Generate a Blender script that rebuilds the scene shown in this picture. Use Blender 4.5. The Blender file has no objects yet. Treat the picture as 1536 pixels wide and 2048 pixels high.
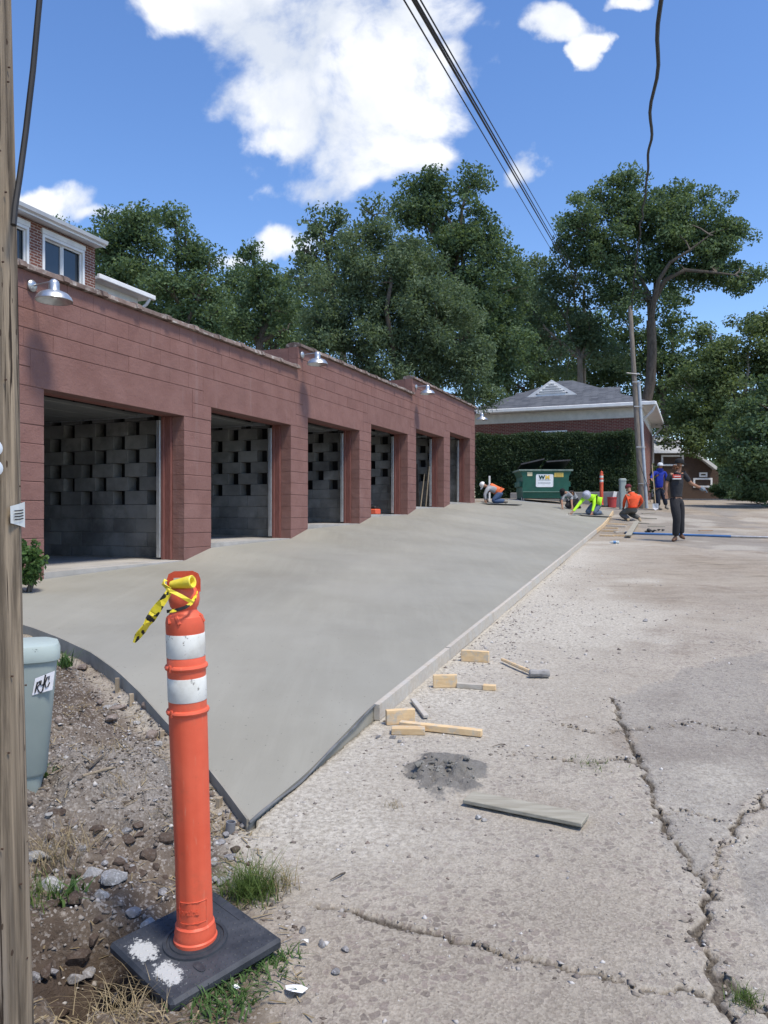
import bpy, bmesh, math, random
import numpy as np
from mathutils import Vector, Matrix
R = math.radians
random.seed(7)
RNG = np.random.default_rng(11)
SC = bpy.context.scene
COL = SC.collection

# ------------------------------------------------------------------ camera, sky, sun, exposure
CZ = 1.5            # camera height above the road under it (m)
FPX, HX, HY = 1540.0, 768.0, 1030.0      # focal length (photo px), principal column, horizon row
cam = bpy.data.cameras.new('camera'); camo = bpy.data.objects.new('camera', cam); COL.objects.link(camo)
camo.location = (0, 0, CZ); camo.rotation_euler = (R(90), 0, 0)
cam.sensor_fit = 'VERTICAL'; cam.sensor_height = 36; cam.lens = 36 * FPX / 2048
cam.shift_y = 6 / 2048; cam.clip_start = .05; cam.clip_end = 3000
SC.camera = camo
SC.view_settings.view_transform = 'Standard'; SC.view_settings.look = 'None'
SC.view_settings.exposure = 0.48; SC.view_settings.gamma = 1.0

SUN = Vector((.36, -.34, 1.02)).normalized()       # towards the sun
sl = bpy.data.lights.new('sun', 'SUN'); sl.energy = 3.2; sl.angle = R(12); sl.color = (1, .92, .79)
so = bpy.data.objects.new('sun', sl); COL.objects.link(so); so.location = (0, 0, 40)
so.rotation_euler = (-SUN).to_track_quat('-Z', 'Y').to_euler()

world = bpy.data.worlds.new('World'); SC.world = world; world.use_nodes = True
wt = world.node_tree; wt.nodes.clear()
def wn(t, **k):
    n = wt.nodes.new(t)
    for a, b in k.items(): setattr(n, a, b)
    return n
def wl(a, b): wt.links.new(a, b)
sky = wn('ShaderNodeTexSky', sky_type='NISHITA', sun_disc=False)
sky.sun_elevation = math.asin(SUN.z); sky.sun_rotation = math.atan2(SUN.x, SUN.y)
sky.altitude = 200; sky.air_density = 1.0; sky.dust_density = 0.3; sky.ozone_density = 1.6
hs = wn('ShaderNodeHueSaturation'); hs.inputs['Hue'].default_value = .508; hs.inputs['Saturation'].default_value = 1.2; hs.inputs['Value'].default_value = 1.85
wl(sky.outputs[0], hs.inputs['Color'])
tc = wn('ShaderNodeTexCoord'); sx = wn('ShaderNodeSeparateXYZ'); wl(tc.outputs['Generated'], sx.inputs[0])
def wm(op, a, b=None, c=None, clamp=False):
    n = wn('ShaderNodeMath', operation=op, use_clamp=clamp)
    for i, v in enumerate((a, b, c)):
        if v is None: continue
        if isinstance(v, (int, float)): n.inputs[i].default_value = v
        else: wl(v, n.inputs[i])
    return n.outputs[0]
ay = wm('MAXIMUM', wm('ABSOLUTE', sx.outputs[1]), .02)
cu = wm('DIVIDE', sx.outputs[0], ay); cw = wm('DIVIDE', sx.outputs[2], ay)
cx = wn('ShaderNodeCombineXYZ'); wl(cu, cx.inputs[0]); wl(cw, cx.inputs[1])
CUV = cx.outputs[0]
def wnoise(scale, detail, rough, dist=0, off=(0, 0, 0)):
    m = wn('ShaderNodeMapping'); m.inputs['Location'].default_value = off; wl(CUV, m.inputs[0])
    n = wn('ShaderNodeTexNoise'); n.inputs['Scale'].default_value = scale; n.inputs['Detail'].default_value = detail
    n.inputs['Roughness'].default_value = rough; n.inputs['Distortion'].default_value = dist
    wl(m.outputs[0], n.inputs[0]); return n.outputs[0]
wpn = wn('ShaderNodeTexNoise'); wpn.inputs['Scale'].default_value = 9; wpn.inputs['Detail'].default_value = 6; wl(CUV, wpn.inputs[0])
w1 = wn('ShaderNodeVectorMath', operation='SUBTRACT'); wl(wpn.outputs['Color'], w1.inputs[0]); w1.inputs[1].default_value = (.5, .5, .5)
w2 = wn('ShaderNodeVectorMath', operation='MULTIPLY'); wl(w1.outputs[0], w2.inputs[0]); w2.inputs[1].default_value = (.15, .10, 0)
w3 = wn('ShaderNodeVectorMath', operation='ADD'); wl(CUV, w3.inputs[0]); wl(w2.outputs[0], w3.inputs[1]); WUV = w3.outputs[0]
BL = [(470, 20, 175, 66), (560, 60, 170, 100), (690, 120, 240, 170), (850, 60, 140, 105), (900, 140, 90, 55), (560, 190, 130, 85),
      (720, 230, 200, 120), (760, 320, 150, 60), (560, 270, 75, 40), (690, 370, 120, 45), (850, 310, 95, 48),
      (1095, 35, 92, 36), (1188, 80, 28, 36), (1050, 330, 46, 38), (80, 392, 125, 42), (190, 425, 80, 26),
      (570, 482, 62, 42), (465, 505, 55, 30), (1275, 0, 55, 18), (10, 360, 55, 42), 
       (-500, 250, 260, 120), (-300, 420, 160, 60), (2000, 200, 300, 130), (2350, 420, 200, 60), (900, -500, 260, 120)]
acc = None
for (px, py, rx, ry) in BL:
    s1 = wn('ShaderNodeVectorMath', operation='SUBTRACT'); wl(WUV, s1.inputs[0]); s1.inputs[1].default_value = ((px - HX) / FPX, (HY - py) / FPX, 0)
    s2 = wn('ShaderNodeVectorMath', operation='MULTIPLY'); wl(s1.outputs[0], s2.inputs[0]); s2.inputs[1].default_value = (FPX / rx, FPX / ry, 0)
    s3 = wn('ShaderNodeVectorMath', operation='DOT_PRODUCT'); wl(s2.outputs[0], s3.inputs[0]); wl(s2.outputs[0], s3.inputs[1])
    f = wm('SUBTRACT', 1.0, s3.outputs['Value'])
    acc = f if acc is None else wm('SMOOTH_MAX', acc, f, .5)
nz = wnoise(5.5, 10, .58, .25)
d0 = wm('ADD', wm('MULTIPLY', wm('MAXIMUM', acc, -3.0), .62), wm('MULTIPLY', wm('SUBTRACT', nz, .50), 3.3))
mr = wn('ShaderNodeMapRange', interpolation_type='SMOOTHSTEP'); wl(d0, mr.inputs[0])
mr.inputs[1].default_value = -.10; mr.inputs[2].default_value = .62
wisp = wm('MULTIPLY', mr.outputs[0], .98)
nz2 = wnoise(4.2, 7, .55, .3, (3.1, .35, 0))
mr2 = wn('ShaderNodeMapRange'); wl(nz2, mr2.inputs[0]); mr2.inputs[1].default_value = .38; mr2.inputs[2].default_value = .56
cm = wn('ShaderNodeMix', data_type='RGBA'); wl(mr2.outputs[0], cm.inputs[0])
cm.inputs[6].default_value = (6.5, 7.0, 7.9, 1); cm.inputs[7].default_value = (9.6, 9.7, 9.9, 1)
mx = wn('ShaderNodeMix', data_type='RGBA'); wl(wisp, mx.inputs[0]); wl(hs.outputs[0], mx.inputs[6]); wl(cm.outputs[2], mx.inputs[7])
bg = wn('ShaderNodeBackground'); bg.inputs[1].default_value = .085; wl(mx.outputs[2], bg.inputs[0])
wo = wn('ShaderNodeOutputWorld'); wl(bg.outputs[0], wo.inputs[0])

# ------------------------------------------------------------------ helpers
def P(x, y, Y): return Vector(((x - HX) / FPX * Y, Y, CZ + (HY - y) / FPX * Y))
def empty(name, loc, label=None, cat=None, group=None, rz=0):
    o = bpy.data.objects.new(name, None); COL.objects.link(o); o.location = loc; o.rotation_euler = (0, 0, rz); o.empty_display_size = .1
    return tag(o, label, cat, group)
def tag(o, label=None, cat=None, group=None, kind=None):
    if label: o['label'] = label
    if cat: o['category'] = cat
    if group: o['group'] = group
    if kind: o['kind'] = kind
    return o
def link(name, me, mat=None, parent=None, loc=(0, 0, 0), smooth=False):
    o = bpy.data.objects.new(name, me); COL.objects.link(o)
    if mat is not None and not me.materials: me.materials.append(mat)
    if parent is not None: o.parent = parent
    o.location = loc
    if smooth: me.polygons.foreach_set('use_smooth', [True] * len(me.polygons))
    return o
def copy_tree(o, parent=None):
    c = o.copy(); COL.objects.link(c); c.parent = parent
    for ch in list(o.children): copy_tree(ch, c)
    return c
class MB:
    """collects shapes in any frame; build() links them as one mesh object"""
    def __init__(s, fr=None): s.v = []; s.f = []; s.fr = fr or (lambda p: Vector(p))
    def add(s, vs, fs):
        n = len(s.v); s.v += [s.fr(p) for p in vs]; s.f += [tuple(i + n for i in f) for f in fs]; return s
    def box(s, x0, x1, y0, y1, z0, z1, ch=0, M=None):
        if ch <= 0:
            vs = [(x, y, z) for z in (z0, z1) for y in (y0, y1) for x in (x0, x1)]
            fs = [(0, 2, 3, 1), (4, 5, 7, 6), (0, 1, 5, 4), (2, 6, 7, 3), (0, 4, 6, 2), (1, 3, 7, 5)]
        else:
            bm = bmesh.new(); bmesh.ops.create_cube(bm, size=1)
            for v in bm.verts: v.co = Vector(((x0 + x1) / 2 + v.co.x * (x1 - x0), (y0 + y1) / 2 + v.co.y * (y1 - y0), (z0 + z1) / 2 + v.co.z * (z1 - z0)))
            bmesh.ops.bevel(bm, geom=bm.edges[:], offset=ch, segments=1, affect='EDGES')
            bm.verts.index_update(); vs = [v.co.copy() for v in bm.verts]; fs = [tuple(v.index for v in f.verts) for f in bm.faces]; bm.free()
        if M is not None: vs = [M @ Vector(v) for v in vs]
        return s.add(vs, fs)
    def bar(s, a, b, w, h, ch=0, up=(0, 0, 1), roll=0):
        a = Vector(a); b = Vector(b); d = b - a; L = d.length
        q = d.to_track_quat('X', 'Z'); M = Matrix.Translation(a) @ q.to_matrix().to_4x4() @ Matrix.Rotation(roll, 4, 'X')
        return s.box(0, L, -w / 2, w / 2, -h / 2, h / 2, ch, M)
    def tube(s, pts, rad, n=8, cap=True):
        pts = [Vector(p) for p in pts]
        if isinstance(rad, (int, float)): rad = [rad] * len(pts)
        vs = []; fs = []; prev = None
        for i, p in enumerate(pts):
            t = (pts[min(i + 1, len(pts) - 1)] - pts[max(i - 1, 0)])
            t = t.normalized() if t.length > 1e-9 else Vector((0, 0, 1))
            if prev is None:
                u = t.orthogonal().normalized()
            else:
                u = (prev - t * prev.dot(t)); u = u.normalized() if u.length > 1e-6 else t.orthogonal().normalized()
            prev = u; w = t.cross(u)
            for k in range(n):
                a = 2 * math.pi * k / n; vs.append(p + (u * math.cos(a) + w * math.sin(a)) * rad[i])
        for i in range(len(pts) - 1):
            for k in range(n): fs.append((i * n + k, i * n + (k + 1) % n, (i + 1) * n + (k + 1) % n, (i + 1) * n + k))
        if cap: fs.append(tuple(range(n))[::-1]); fs.append(tuple((len(pts) - 1) * n + k for k in range(n)))
        return s.add(vs, fs)
    def lathe(s, prof, n=24, M=None, cap=True):
        vs = []; fs = []
        for (r, z) in prof:
            for k in range(n): a = 2 * math.pi * k / n; vs.append(Vector((r * math.cos(a), r * math.sin(a), z)))
        for i in range(len(prof) - 1):
            for k in range(n): fs.append((i * n + k, i * n + (k + 1) % n, (i + 1) * n + (k + 1) % n, (i + 1) * n + k))
        if cap: fs.append(tuple(range(n))[::-1]); fs.append(tuple((len(prof) - 1) * n + k for k in range(n)))
        if M is not None: vs = [M @ v for v in vs]
        return s.add(vs, fs)
    def prism(s, poly, h, M=None):
        """poly: list of (x,y); extruded z 0..h"""
        n = len(poly); vs = [Vector((x, y, 0)) for x, y in poly] + [Vector((x, y, h)) for x, y in poly]
        fs = [tuple(range(n))[::-1], tuple(range(n, 2 * n))] + [(i, (i + 1) % n, n + (i + 1) % n, n + i) for i in range(n)]
        if M is not None: vs = [M @ v for v in vs]
        return s.add(vs, fs)
    def rock(s, c, r, seed, sub=1, flat=.7, rz=None):
        bm = bmesh.new(); bmesh.ops.create_icosphere(bm, subdivisions=sub, radius=1)
        rr = random.Random(seed); ax = [Vector((rr.gauss(0, 1), rr.gauss(0, 1), rr.gauss(0, 1))).normalized() for _ in range(12)]
        cut = [rr.uniform(.42, .85) for _ in ax]; sc = Vector((rr.uniform(.8, 1.25), rr.uniform(.6, 1), flat * rr.uniform(.7, 1.1)))
        rot = Matrix.Rotation(rr.uniform(0, 6.3), 3, 'Z')
        bm.verts.index_update(); vs = []
        for v in bm.verts:
            p = v.co.copy()
            for a, k in zip(ax, cut):
                d = p.dot(a)
                if d > k: p -= a * (d - k)
            p = rot @ Vector((p.x * sc.x, p.y * sc.y, p.z * sc.z)); vs.append(Vector(c) + p * r)
        fs = [tuple(v.index for v in f.verts) for f in bm.faces]; bm.free(); return s.add(vs, fs)
    def mesh(s, name, off=Vector((0, 0, 0))):
        me = bpy.data.meshes.new(name); me.from_pydata([tuple(v - off) for v in s.v], [], s.f); me.update(); return me
    def build(s, name, mat, parent=None, smooth=False, local=False, sharp=None):
        """vertices are in world space unless local; parent chain has no rotation then"""
        if parent is None:
            a = np.array([tuple(v) for v in s.v]); off = Vector(((a[:, 0].min() + a[:, 0].max()) / 2, (a[:, 1].min() + a[:, 1].max()) / 2, a[:, 2].min()))
            if local: off = Vector((0, 0, 0))
            o = link(name, s.mesh(name, off), mat, None, off, smooth)
        else:
            off = Vector((0, 0, 0)); q = parent
            if not local:
                while q is not None: off = off + q.location; q = q.parent
            o = link(name, s.mesh(name, off), mat, parent, (0, 0, 0), smooth)
        if smooth:
            try: o.data.set_sharp_from_angle(angle=R(sharp or 40))
            except Exception: pass
        return o
def npmesh(name, V, Q, attrs=None):
    me = bpy.data.meshes.new(name); V = np.asarray(V, np.float32); Q = np.asarray(Q, np.int32); k = Q.shape[1]
    me.vertices.add(len(V)); me.vertices.foreach_set('co', V.ravel())
    me.loops.add(Q.size); me.loops.foreach_set('vertex_index', Q.ravel())
    me.polygons.add(len(Q)); me.polygons.foreach_set('loop_start', np.arange(0, Q.size, k, dtype=np.int32))
    me.update(calc_edges=True)
    for a, val in (attrs or {}).items():
        at = me.attributes.new(a, 'FLOAT', 'POINT'); at.data.foreach_set('value', np.asarray(val, np.float32))
    me.validate(); return me
# numpy value noise
def _h(ix, iy, sd):
    n = (ix.astype(np.int64) * 374761393 + iy.astype(np.int64) * 668265263 + sd * 974634777) & 0x7fffffff
    n = ((n ^ (n >> 13)) * 1274126177) & 0x7fffffff; n = n ^ (n >> 16); return (n & 0xffff) / 65535.0
def vnoise(x, y, sd=0):
    x = np.asarray(x, float); y = np.asarray(y, float); ix = np.floor(x); iy = np.floor(y); fx = x - ix; fy = y - iy
    fx = fx * fx * (3 - 2 * fx); fy = fy * fy * (3 - 2 * fy)
    a = _h(ix, iy, sd); b = _h(ix + 1, iy, sd); c = _h(ix, iy + 1, sd); d = _h(ix + 1, iy + 1, sd)
    return (a * (1 - fx) + b * fx) * (1 - fy) + (c * (1 - fx) + d * fx) * fy
def fbm(x, y, oct=4, sd=0, gain=.5):
    t = 0; a = 1; s = 0
    for o in range(oct): t = t + a * vnoise(x * 2 ** o + 17.3 * o, y * 2 ** o - 9.1 * o, sd + o); s += a; a *= gain
    return t / s
def sstep(a, b, x): t = np.clip((x - a) / (b - a), 0, 1); return t * t * (3 - 2 * t)

# ------------------------------------------------------------------ materials
def mcol0(name, c): return pm(name, c, tuple(x * 1.3 for x in c), 8, .9, .2, 40, var=0)
class NT:
    def __init__(s, name):
        s.m = bpy.data.materials.new(name); s.m.use_nodes = True; s.t = s.m.node_tree; s.t.nodes.clear()
        s.out = s.n('ShaderNodeOutputMaterial'); s.b = s.n('ShaderNodeBsdfPrincipled'); s.l(s.b.outputs[0], s.out.inputs[0])
        s.pos = s.n('ShaderNodeNewGeometry').outputs['Position']
    def n(s, t, **k):
        n = s.t.nodes.new(t)
        for a, b in k.items(): setattr(n, a, b)
        return n
    def l(s, a, b): s.t.links.new(a, b)
    def put(s, sock, v):
        if isinstance(v, (int, float)): sock.default_value = v
        elif isinstance(v, tuple): sock.default_value = v if len(v) == 4 or len(sock.default_value) == 3 else v + (1,)
        else: s.l(v, sock)
    def math(s, op, a, b=0, clamp=False):
        n = s.n('ShaderNodeMath', operation=op, use_clamp=clamp); s.put(n.inputs[0], a); s.put(n.inputs[1], b); return n.outputs[0]
    def mix(s, f, a, b, bt='MIX'):
        n = s.n('ShaderNodeMix', data_type='RGBA', blend_type=bt); s.put(n.inputs[0], f); s.put(n.inputs[6], a); s.put(n.inputs[7], b); return n.outputs[2]
    def map(s, scale=(1, 1, 1), rot=(0, 0, 0), src=None):
        n = s.n('ShaderNodeMapping'); n.inputs['Scale'].default_value = scale; n.inputs['Rotation'].default_value = rot; s.l(src or s.pos, n.inputs[0]); return n.outputs[0]
    def noise(s, scale, detail=4, rough=.55, src=None, dist=0):
        n = s.n('ShaderNodeTexNoise'); n.inputs['Scale'].default_value = scale; n.inputs['Detail'].default_value = detail
        n.inputs['Roughness'].default_value = rough; n.inputs['Distortion'].default_value = dist; s.l(src or s.pos, n.inputs[0]); return n.outputs[0]
    def vor(s, scale, feat='F1', src=None, out=0):
        n = s.n('ShaderNodeTexVoronoi', feature=feat); n.inputs['Scale'].default_value = scale; s.l(src or s.pos, n.inputs[0]); return n.outputs[out]
    def ramp(s, f, a, b):
        n = s.n('ShaderNodeMapRange', interpolation_type='SMOOTHSTEP'); s.put(n.inputs[0], f); n.inputs[1].default_value = a; n.inputs[2].default_value = b; return n.outputs[0]
    def attr(s, name): n = s.n('ShaderNodeAttribute', attribute_name=name); return n.outputs['Fac']
    def rnd(s): return s.n('ShaderNodeObjectInfo').outputs['Random']
    def bump(s, h, st=.3, dist=.01, prev=None):
        n = s.n('ShaderNodeBump'); n.inputs['Strength'].default_value = st; n.inputs['Distance'].default_value = dist; s.l(h, n.inputs['Height'])
        if prev is not None: s.l(prev, n.inputs['Normal'])
        return n.outputs[0]
    def fin(s, col, rough=.8, nor=None, metal=0, spec=.4):
        s.put(s.b.inputs['Base Color'], col); s.put(s.b.inputs['Roughness'], rough); s.put(s.b.inputs['Metallic'], metal)
        s.b.inputs['Specular IOR Level'].default_value = spec
        if nor is not None: s.l(nor, s.b.inputs['Normal'])
        return s.m
def pm(name, c1, c2, scale=6, rough=.8, bump=.2, bscale=60, stretch=(1, 1, 1), metal=0, spec=.35, dirt=None, ds=2.5, dlo=.5, dhi=.75, var=.12, bd=.006, rot=(0, 0, 0)):
    t = NT(name); src = t.map(stretch, rot) if stretch != (1, 1, 1) or rot != (0, 0, 0) else None
    f = t.ramp(t.noise(scale, 6, .6, src), .3, .7); c = t.mix(f, c1, c2)
    if var: c = t.mix(1.0, c, t.mix(t.rnd(), (1 - var,) * 3, (1 + var,) * 3), 'MULTIPLY')
    if dirt: c = t.mix(t.math('MULTIPLY', t.ramp(t.noise(ds, 7, .65), dlo, dhi), .85), c, dirt)
    nor = t.bump(t.noise(bscale, 5, .6, src), bump, bd) if bump else None
    return t.fin(c, rough, nor, metal, spec)
M = {}
M['paint'] = pm('maroon_block_paint', (.195, .098, .092), (.235, .125, .117), 3, .75, .45, 45, dirt=(.15, .08, .075), ds=1.7, dlo=.5, dhi=.8, var=.10, bd=.006)
def paint2():      # painted block with chips and limewash scuffs
    t = NT('maroon_block_paint_scuffed'); c = t.mix(t.ramp(t.noise(3, 6, .6), .3, .7), (.198, .100, .084), (.232, .124, .106))
    c = t.mix(1.0, c, t.mix(t.rnd(), (.95,) * 3, (1.04,) * 3), 'MULTIPLY')
    c = t.mix(t.math('MULTIPLY', t.ramp(t.noise(1.7, 6, .65), .52, .8), .6), c, (.155, .080, .068))
    st = t.ramp(t.noise(1.0, 4, .6, t.map((5, 5, .5))), .58, .78); c = t.mix(t.math('MULTIPLY', st, .42), c, (.26, .175, .16))
    ch = t.ramp(t.noise(22, 8, .75), .675, .70); c = t.mix(ch, c, (.42, .37, .34))
    return t.fin(c, .72, t.bump(t.noise(45, 6, .65), .7, .008, t.bump(t.noise(6, 5, .6), .5, .025)), 0, .3)
M['paint'] = paint2()
M['mortar_paint'] = pm('maroon_joint_paint', (.135, .070, .062), (.17, .092, .082), 4, .85, .5, 40, var=0)
M['cmu'] = pm('bare_concrete_block', (.17, .17, .165), (.28, .28, .27), 2.2, .92, .5, 70, dirt=(.09, .09, .09), ds=1.3, dlo=.45, dhi=.72, var=.2)
M['cmu_mortar'] = pm('block_mortar', (.20, .20, .19), (.28, .27, .26), 8, .95, .5, 60, var=0)
M['coping'] = pm('terracotta_coping', (.12, .085, .072), (.20, .15, .13), 9, .8, .4, 50, dirt=(.40, .37, .34), ds=8, dlo=.5, dhi=.66, var=.25)
M['galv'] = pm('galvanised_steel', (.42, .44, .45), (.55, .57, .58), 14, .38, .1, 90, metal=.85, var=.05)
M['track'] = pm('door_track_steel', (.5, .52, .54), (.62, .64, .66), 10, .4, .1, 90, metal=.7, var=.05)
M['jamb'] = pm('red_brown_door_jamb', (.15, .058, .048), (.20, .085, .072), 6, .7, .3, 30, (8, 8, 1), var=.08)
M['garage_floor'] = pm('old_garage_floor', (.34, .325, .30), (.45, .43, .40), 1.6, .9, .3, 50, dirt=(.22, .21, .19), ds=1.1, var=0)
M['dark_roof'] = pm('dark_roof_felt', (.05, .05, .05), (.08, .08, .08), 5, .9, .3, 40, var=0)
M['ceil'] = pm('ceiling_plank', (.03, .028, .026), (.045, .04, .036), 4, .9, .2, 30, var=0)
M['ovdoor'] = pm('door_panel_paint', (.13, .135, .13), (.17, .175, .17), 3, .6, .05, 30, var=.05)
M['white'] = pm('white_trim_paint', (.70, .71, .72), (.80, .81, .81), 3, .5, .05, 30, var=.03)
M['white_dull'] = pm('aged_white_paint', (.58, .59, .58), (.70, .70, .69), 4, .6, .1, 30, var=.03)
M['glass'] = NT('window_glass').fin((.03, .04, .05), .06, None, 0, .8)
M['pine'] = pm('fresh_pine_lumber', (.56, .39, .21), (.68, .50, .29), 5, .75, .25, 30, (1.5, 6, 6), var=.12, dirt=(.46, .43, .37), ds=16, dlo=.47, dhi=.68)
M['dusty_pine'] = pm('cement_dusted_lumber', (.42, .37, .30), (.50, .46, .40), 5, .85, .3, 30, (2, 6, 6), dirt=(.46, .45, .42), ds=6, dlo=.4, dhi=.7, var=.12)
M['old_board'] = pm('weathered_board', (.26, .24, .19), (.36, .34, .28), 4, .85, .4, 25, (1.2, 9, 9), var=.1, rot=(0, 0, .52))
M['stake'] = pm('wooden_stake', (.25, .20, .145), (.35, .29, .21), 5, .85, .3, 25, (8, 8, 1), var=.2)
M['bender'] = pm('bender_board', (.21, .195, .165), (.30, .28, .24), 5, .85, .2, 30, var=.05)
M['blackhose'] = pm('black_edge_strip', (.09, .095, .10), (.17, .175, .18), 8, .6, .2, 40, var=0)
M['rubber'] = pm('black_rubber', (.022, .026, .034), (.045, .05, .06), 12, .62, .25, 120, var=0, dirt=(.12, .12, .12), ds=14, dlo=.6, dhi=.85)
M['orange'] = pm('orange_plastic', (.70, .10, .05), (.76, .13, .065), 3, .5, .08, 60, var=0, dirt=(.46, .13, .075), ds=11, dlo=.5, dhi=.8)
def orange():
    t = NT('orange_plastic'); oc = t.n('ShaderNodeTexCoord').outputs['Object']
    c = t.mix(t.ramp(t.noise(4, 5, .6, oc), .3, .7), (.66, .095, .045), (.74, .135, .07))
    c = t.mix(t.math('MULTIPLY', t.ramp(t.noise(11, 8, .7, oc), .5, .75), .55), c, (.42, .11, .06))
    c = t.mix(t.math('MULTIPLY', t.ramp(t.noise(1, 7, .7, t.map((60, 60, 9), src=oc)), .58, .72), .5), c, (.62, .26, .17))
    c = t.mix(t.ramp(t.noise(75, 6, .8, oc), .68, .72), c, (.16, .07, .045))
    return t.fin(c, t.mix(t.noise(20, 4, .6, oc), (.4,) * 3, (.65,) * 3), t.bump(t.noise(25, 6, .6, oc), .12, .006), 0, .4)
M['orange'] = orange()
M['steel'] = pm('scuffed_steel', (.35, .35, .36), (.5, .5, .51), 12, .45, .1, 60, metal=.6, var=.05)
M['black'] = pm('black_plastic', (.015, .015, .017), (.03, .03, .033), 9, .5, .1, 50, var=0)
M['wire'] = pm('wire_insulation', (.018, .018, .02), (.03, .03, .032), 9, .6, 0, 50, var=0)
M['bark'] = pm('tree_bark', (.075, .062, .05), (.14, .12, .10), 5, .95, .6, 14, (3, 3, .6), var=.1, bd=.03)
M['bark_pale'] = pm('pale_bark', (.17, .15, .125), (.27, .245, .21), 4, .95, .5, 14, (3, 3, .6), var=.1, bd=.03)
def tape_mat():
    t = NT('yellow_caution_tape'); b = t.ramp(t.noise(34, 2, .5, t.map((1, 1, 1.2))), .53, .56)
    c = t.mix(b, (.80, .66, .04), (.012, .012, .01)); return t.fin(c, .4, t.bump(t.noise(50, 3, .5), .3, .004), 0, .5)
M['tape'] = tape_mat()
M['tape_plain'] = pm('yellow_tape_roll', (.78, .60, .03), (.84, .70, .08), 20, .4, .3, 40, var=0)
def reflective():
    t = NT('white_reflective_band'); c = t.mix(t.ramp(t.noise(34, 8, .75), .59, .63), t.mix(t.ramp(t.noise(9, 5, .6), .4, .7), (.74, .75, .71), (.55, .54, .49)), (.22, .21, .19))
    c = t.mix(t.ramp(t.noise(60, 6, .8), .66, .69), c, (.5, .2, .1)); return t.fin(c, .4, t.bump(t.vor(350), .1, .001), 0, .5)
M['reflect'] = reflective()
def brickmat(name, c1, c2, mo, bw=.205, bh=.0677, ang=0.0, ms=.009):
    t = NT(name); m = t.n('ShaderNodeMapping'); m.inputs['Rotation'].default_value = (0, 0, ang); t.l(t.pos, m.inputs[0])
    sp = t.n('ShaderNodeSeparateXYZ'); t.l(m.outputs[0], sp.inputs[0]); cb = t.n('ShaderNodeCombineXYZ')
    t.l(t.math('ADD', sp.outputs[0], sp.outputs[1]), cb.inputs[0]); t.l(sp.outputs[2], cb.inputs[1])
    b = t.n('ShaderNodeTexBrick'); t.l(cb.outputs[0], b.inputs[0]); b.inputs['Color1'].default_value = c1 + (1,); b.inputs['Color2'].default_value = c2 + (1,); b.inputs['Mortar'].default_value = mo + (1,)
    b.inputs['Scale'].default_value = 1; b.inputs['Mortar Size'].default_value = ms; b.inputs['Brick Width'].default_value = bw; b.inputs['Row Height'].default_value = bh; b.inputs['Bias'].default_value = 0
    c = t.mix(t.math('MULTIPLY', t.ramp(t.noise(9, 4), .4, .7), .35), b.outputs['Color'], c2)
    return t.fin(c, .9, t.bump(b.outputs['Fac'], -.6, .008), 0, .2)
def shingle(name, c1, c2, w=.3, h=.14, ang=0.0):
    t = NT(name); m = t.n('ShaderNodeMapping'); m.inputs['Rotation'].default_value = (0, 0, ang); t.l(t.pos, m.inputs[0])
    sp = t.n('ShaderNodeSeparateXYZ'); t.l(m.outputs[0], sp.inputs[0]); cb = t.n('ShaderNodeCombineXYZ')
    t.l(t.math('ADD', sp.outputs[0], t.math('MULTIPLY', sp.outputs[1], .97)), cb.inputs[0]); t.l(t.math('MULTIPLY', sp.outputs[2], 1.9), cb.inputs[1])
    b = t.n('ShaderNodeTexBrick'); t.l(cb.outputs[0], b.inputs[0]); b.inputs['Color1'].default_value = c1 + (1,); b.inputs['Color2'].default_value = c2 + (1,)
    b.inputs['Mortar'].default_value = tuple(x * .55 for x in c1) + (1,); b.inputs['Scale'].default_value = 1; b.inputs['Mortar Size'].default_value = .012
    b.inputs['Brick Width'].default_value = w; b.inputs['Row Height'].default_value = h
    c = t.mix(t.math('MULTIPLY', t.ramp(t.noise(3, 5), .42, .7), .5), b.outputs['Color'], c2)
    return t.fin(c, .95, t.bump(b.outputs['Fac'], -.5, .01), 0, .2)
def leafmat(name, dark, light, trans=.42):
    t = NT(name); a = t.attr('tint'); c = t.mix(a, dark, light)
    t.put(t.b.inputs['Base Color'], c); t.b.inputs['Roughness'].default_value = .6; t.b.inputs['Specular IOR Level'].default_value = .22
    tr = t.n('ShaderNodeBsdfTranslucent'); t.l(t.mix(.5, c, (.16, .22, .03)), tr.inputs[0])
    ms = t.n('ShaderNodeMixShader'); ms.inputs[0].default_value = trans; t.l(t.b.outputs[0], ms.inputs[1]); t.l(tr.outputs[0], ms.inputs[2]); t.l(ms.outputs[0], t.out.inputs[0])
    return t.m
M['leaf_a'] = leafmat('leaf_mid_green', (.068, .12, .068), (.17, .25, .125))
M['leaf_b'] = leafmat('leaf_deep_green', (.055, .10, .062), (.14, .215, .11))
M['leaf_c'] = leafmat('leaf_grey_green', (.08, .125, .08), (.18, .25, .145))
M['leaf_d'] = leafmat('leaf_olive_green', (.08, .12, .055), (.185, .25, .11))
M['yew'] = leafmat('yew_needles', (.02, .042, .022), (.06, .095, .045), .2)
M['grass'] = leafmat('green_grass', (.05, .09, .02), (.13, .19, .05), .3)
M['drygrass'] = leafmat('dry_grass', (.20, .15, .08), (.42, .34, .21), .2)
M['weed'] = leafmat('weed_leaf', (.04, .09, .025), (.11, .19, .06), .3)

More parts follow.
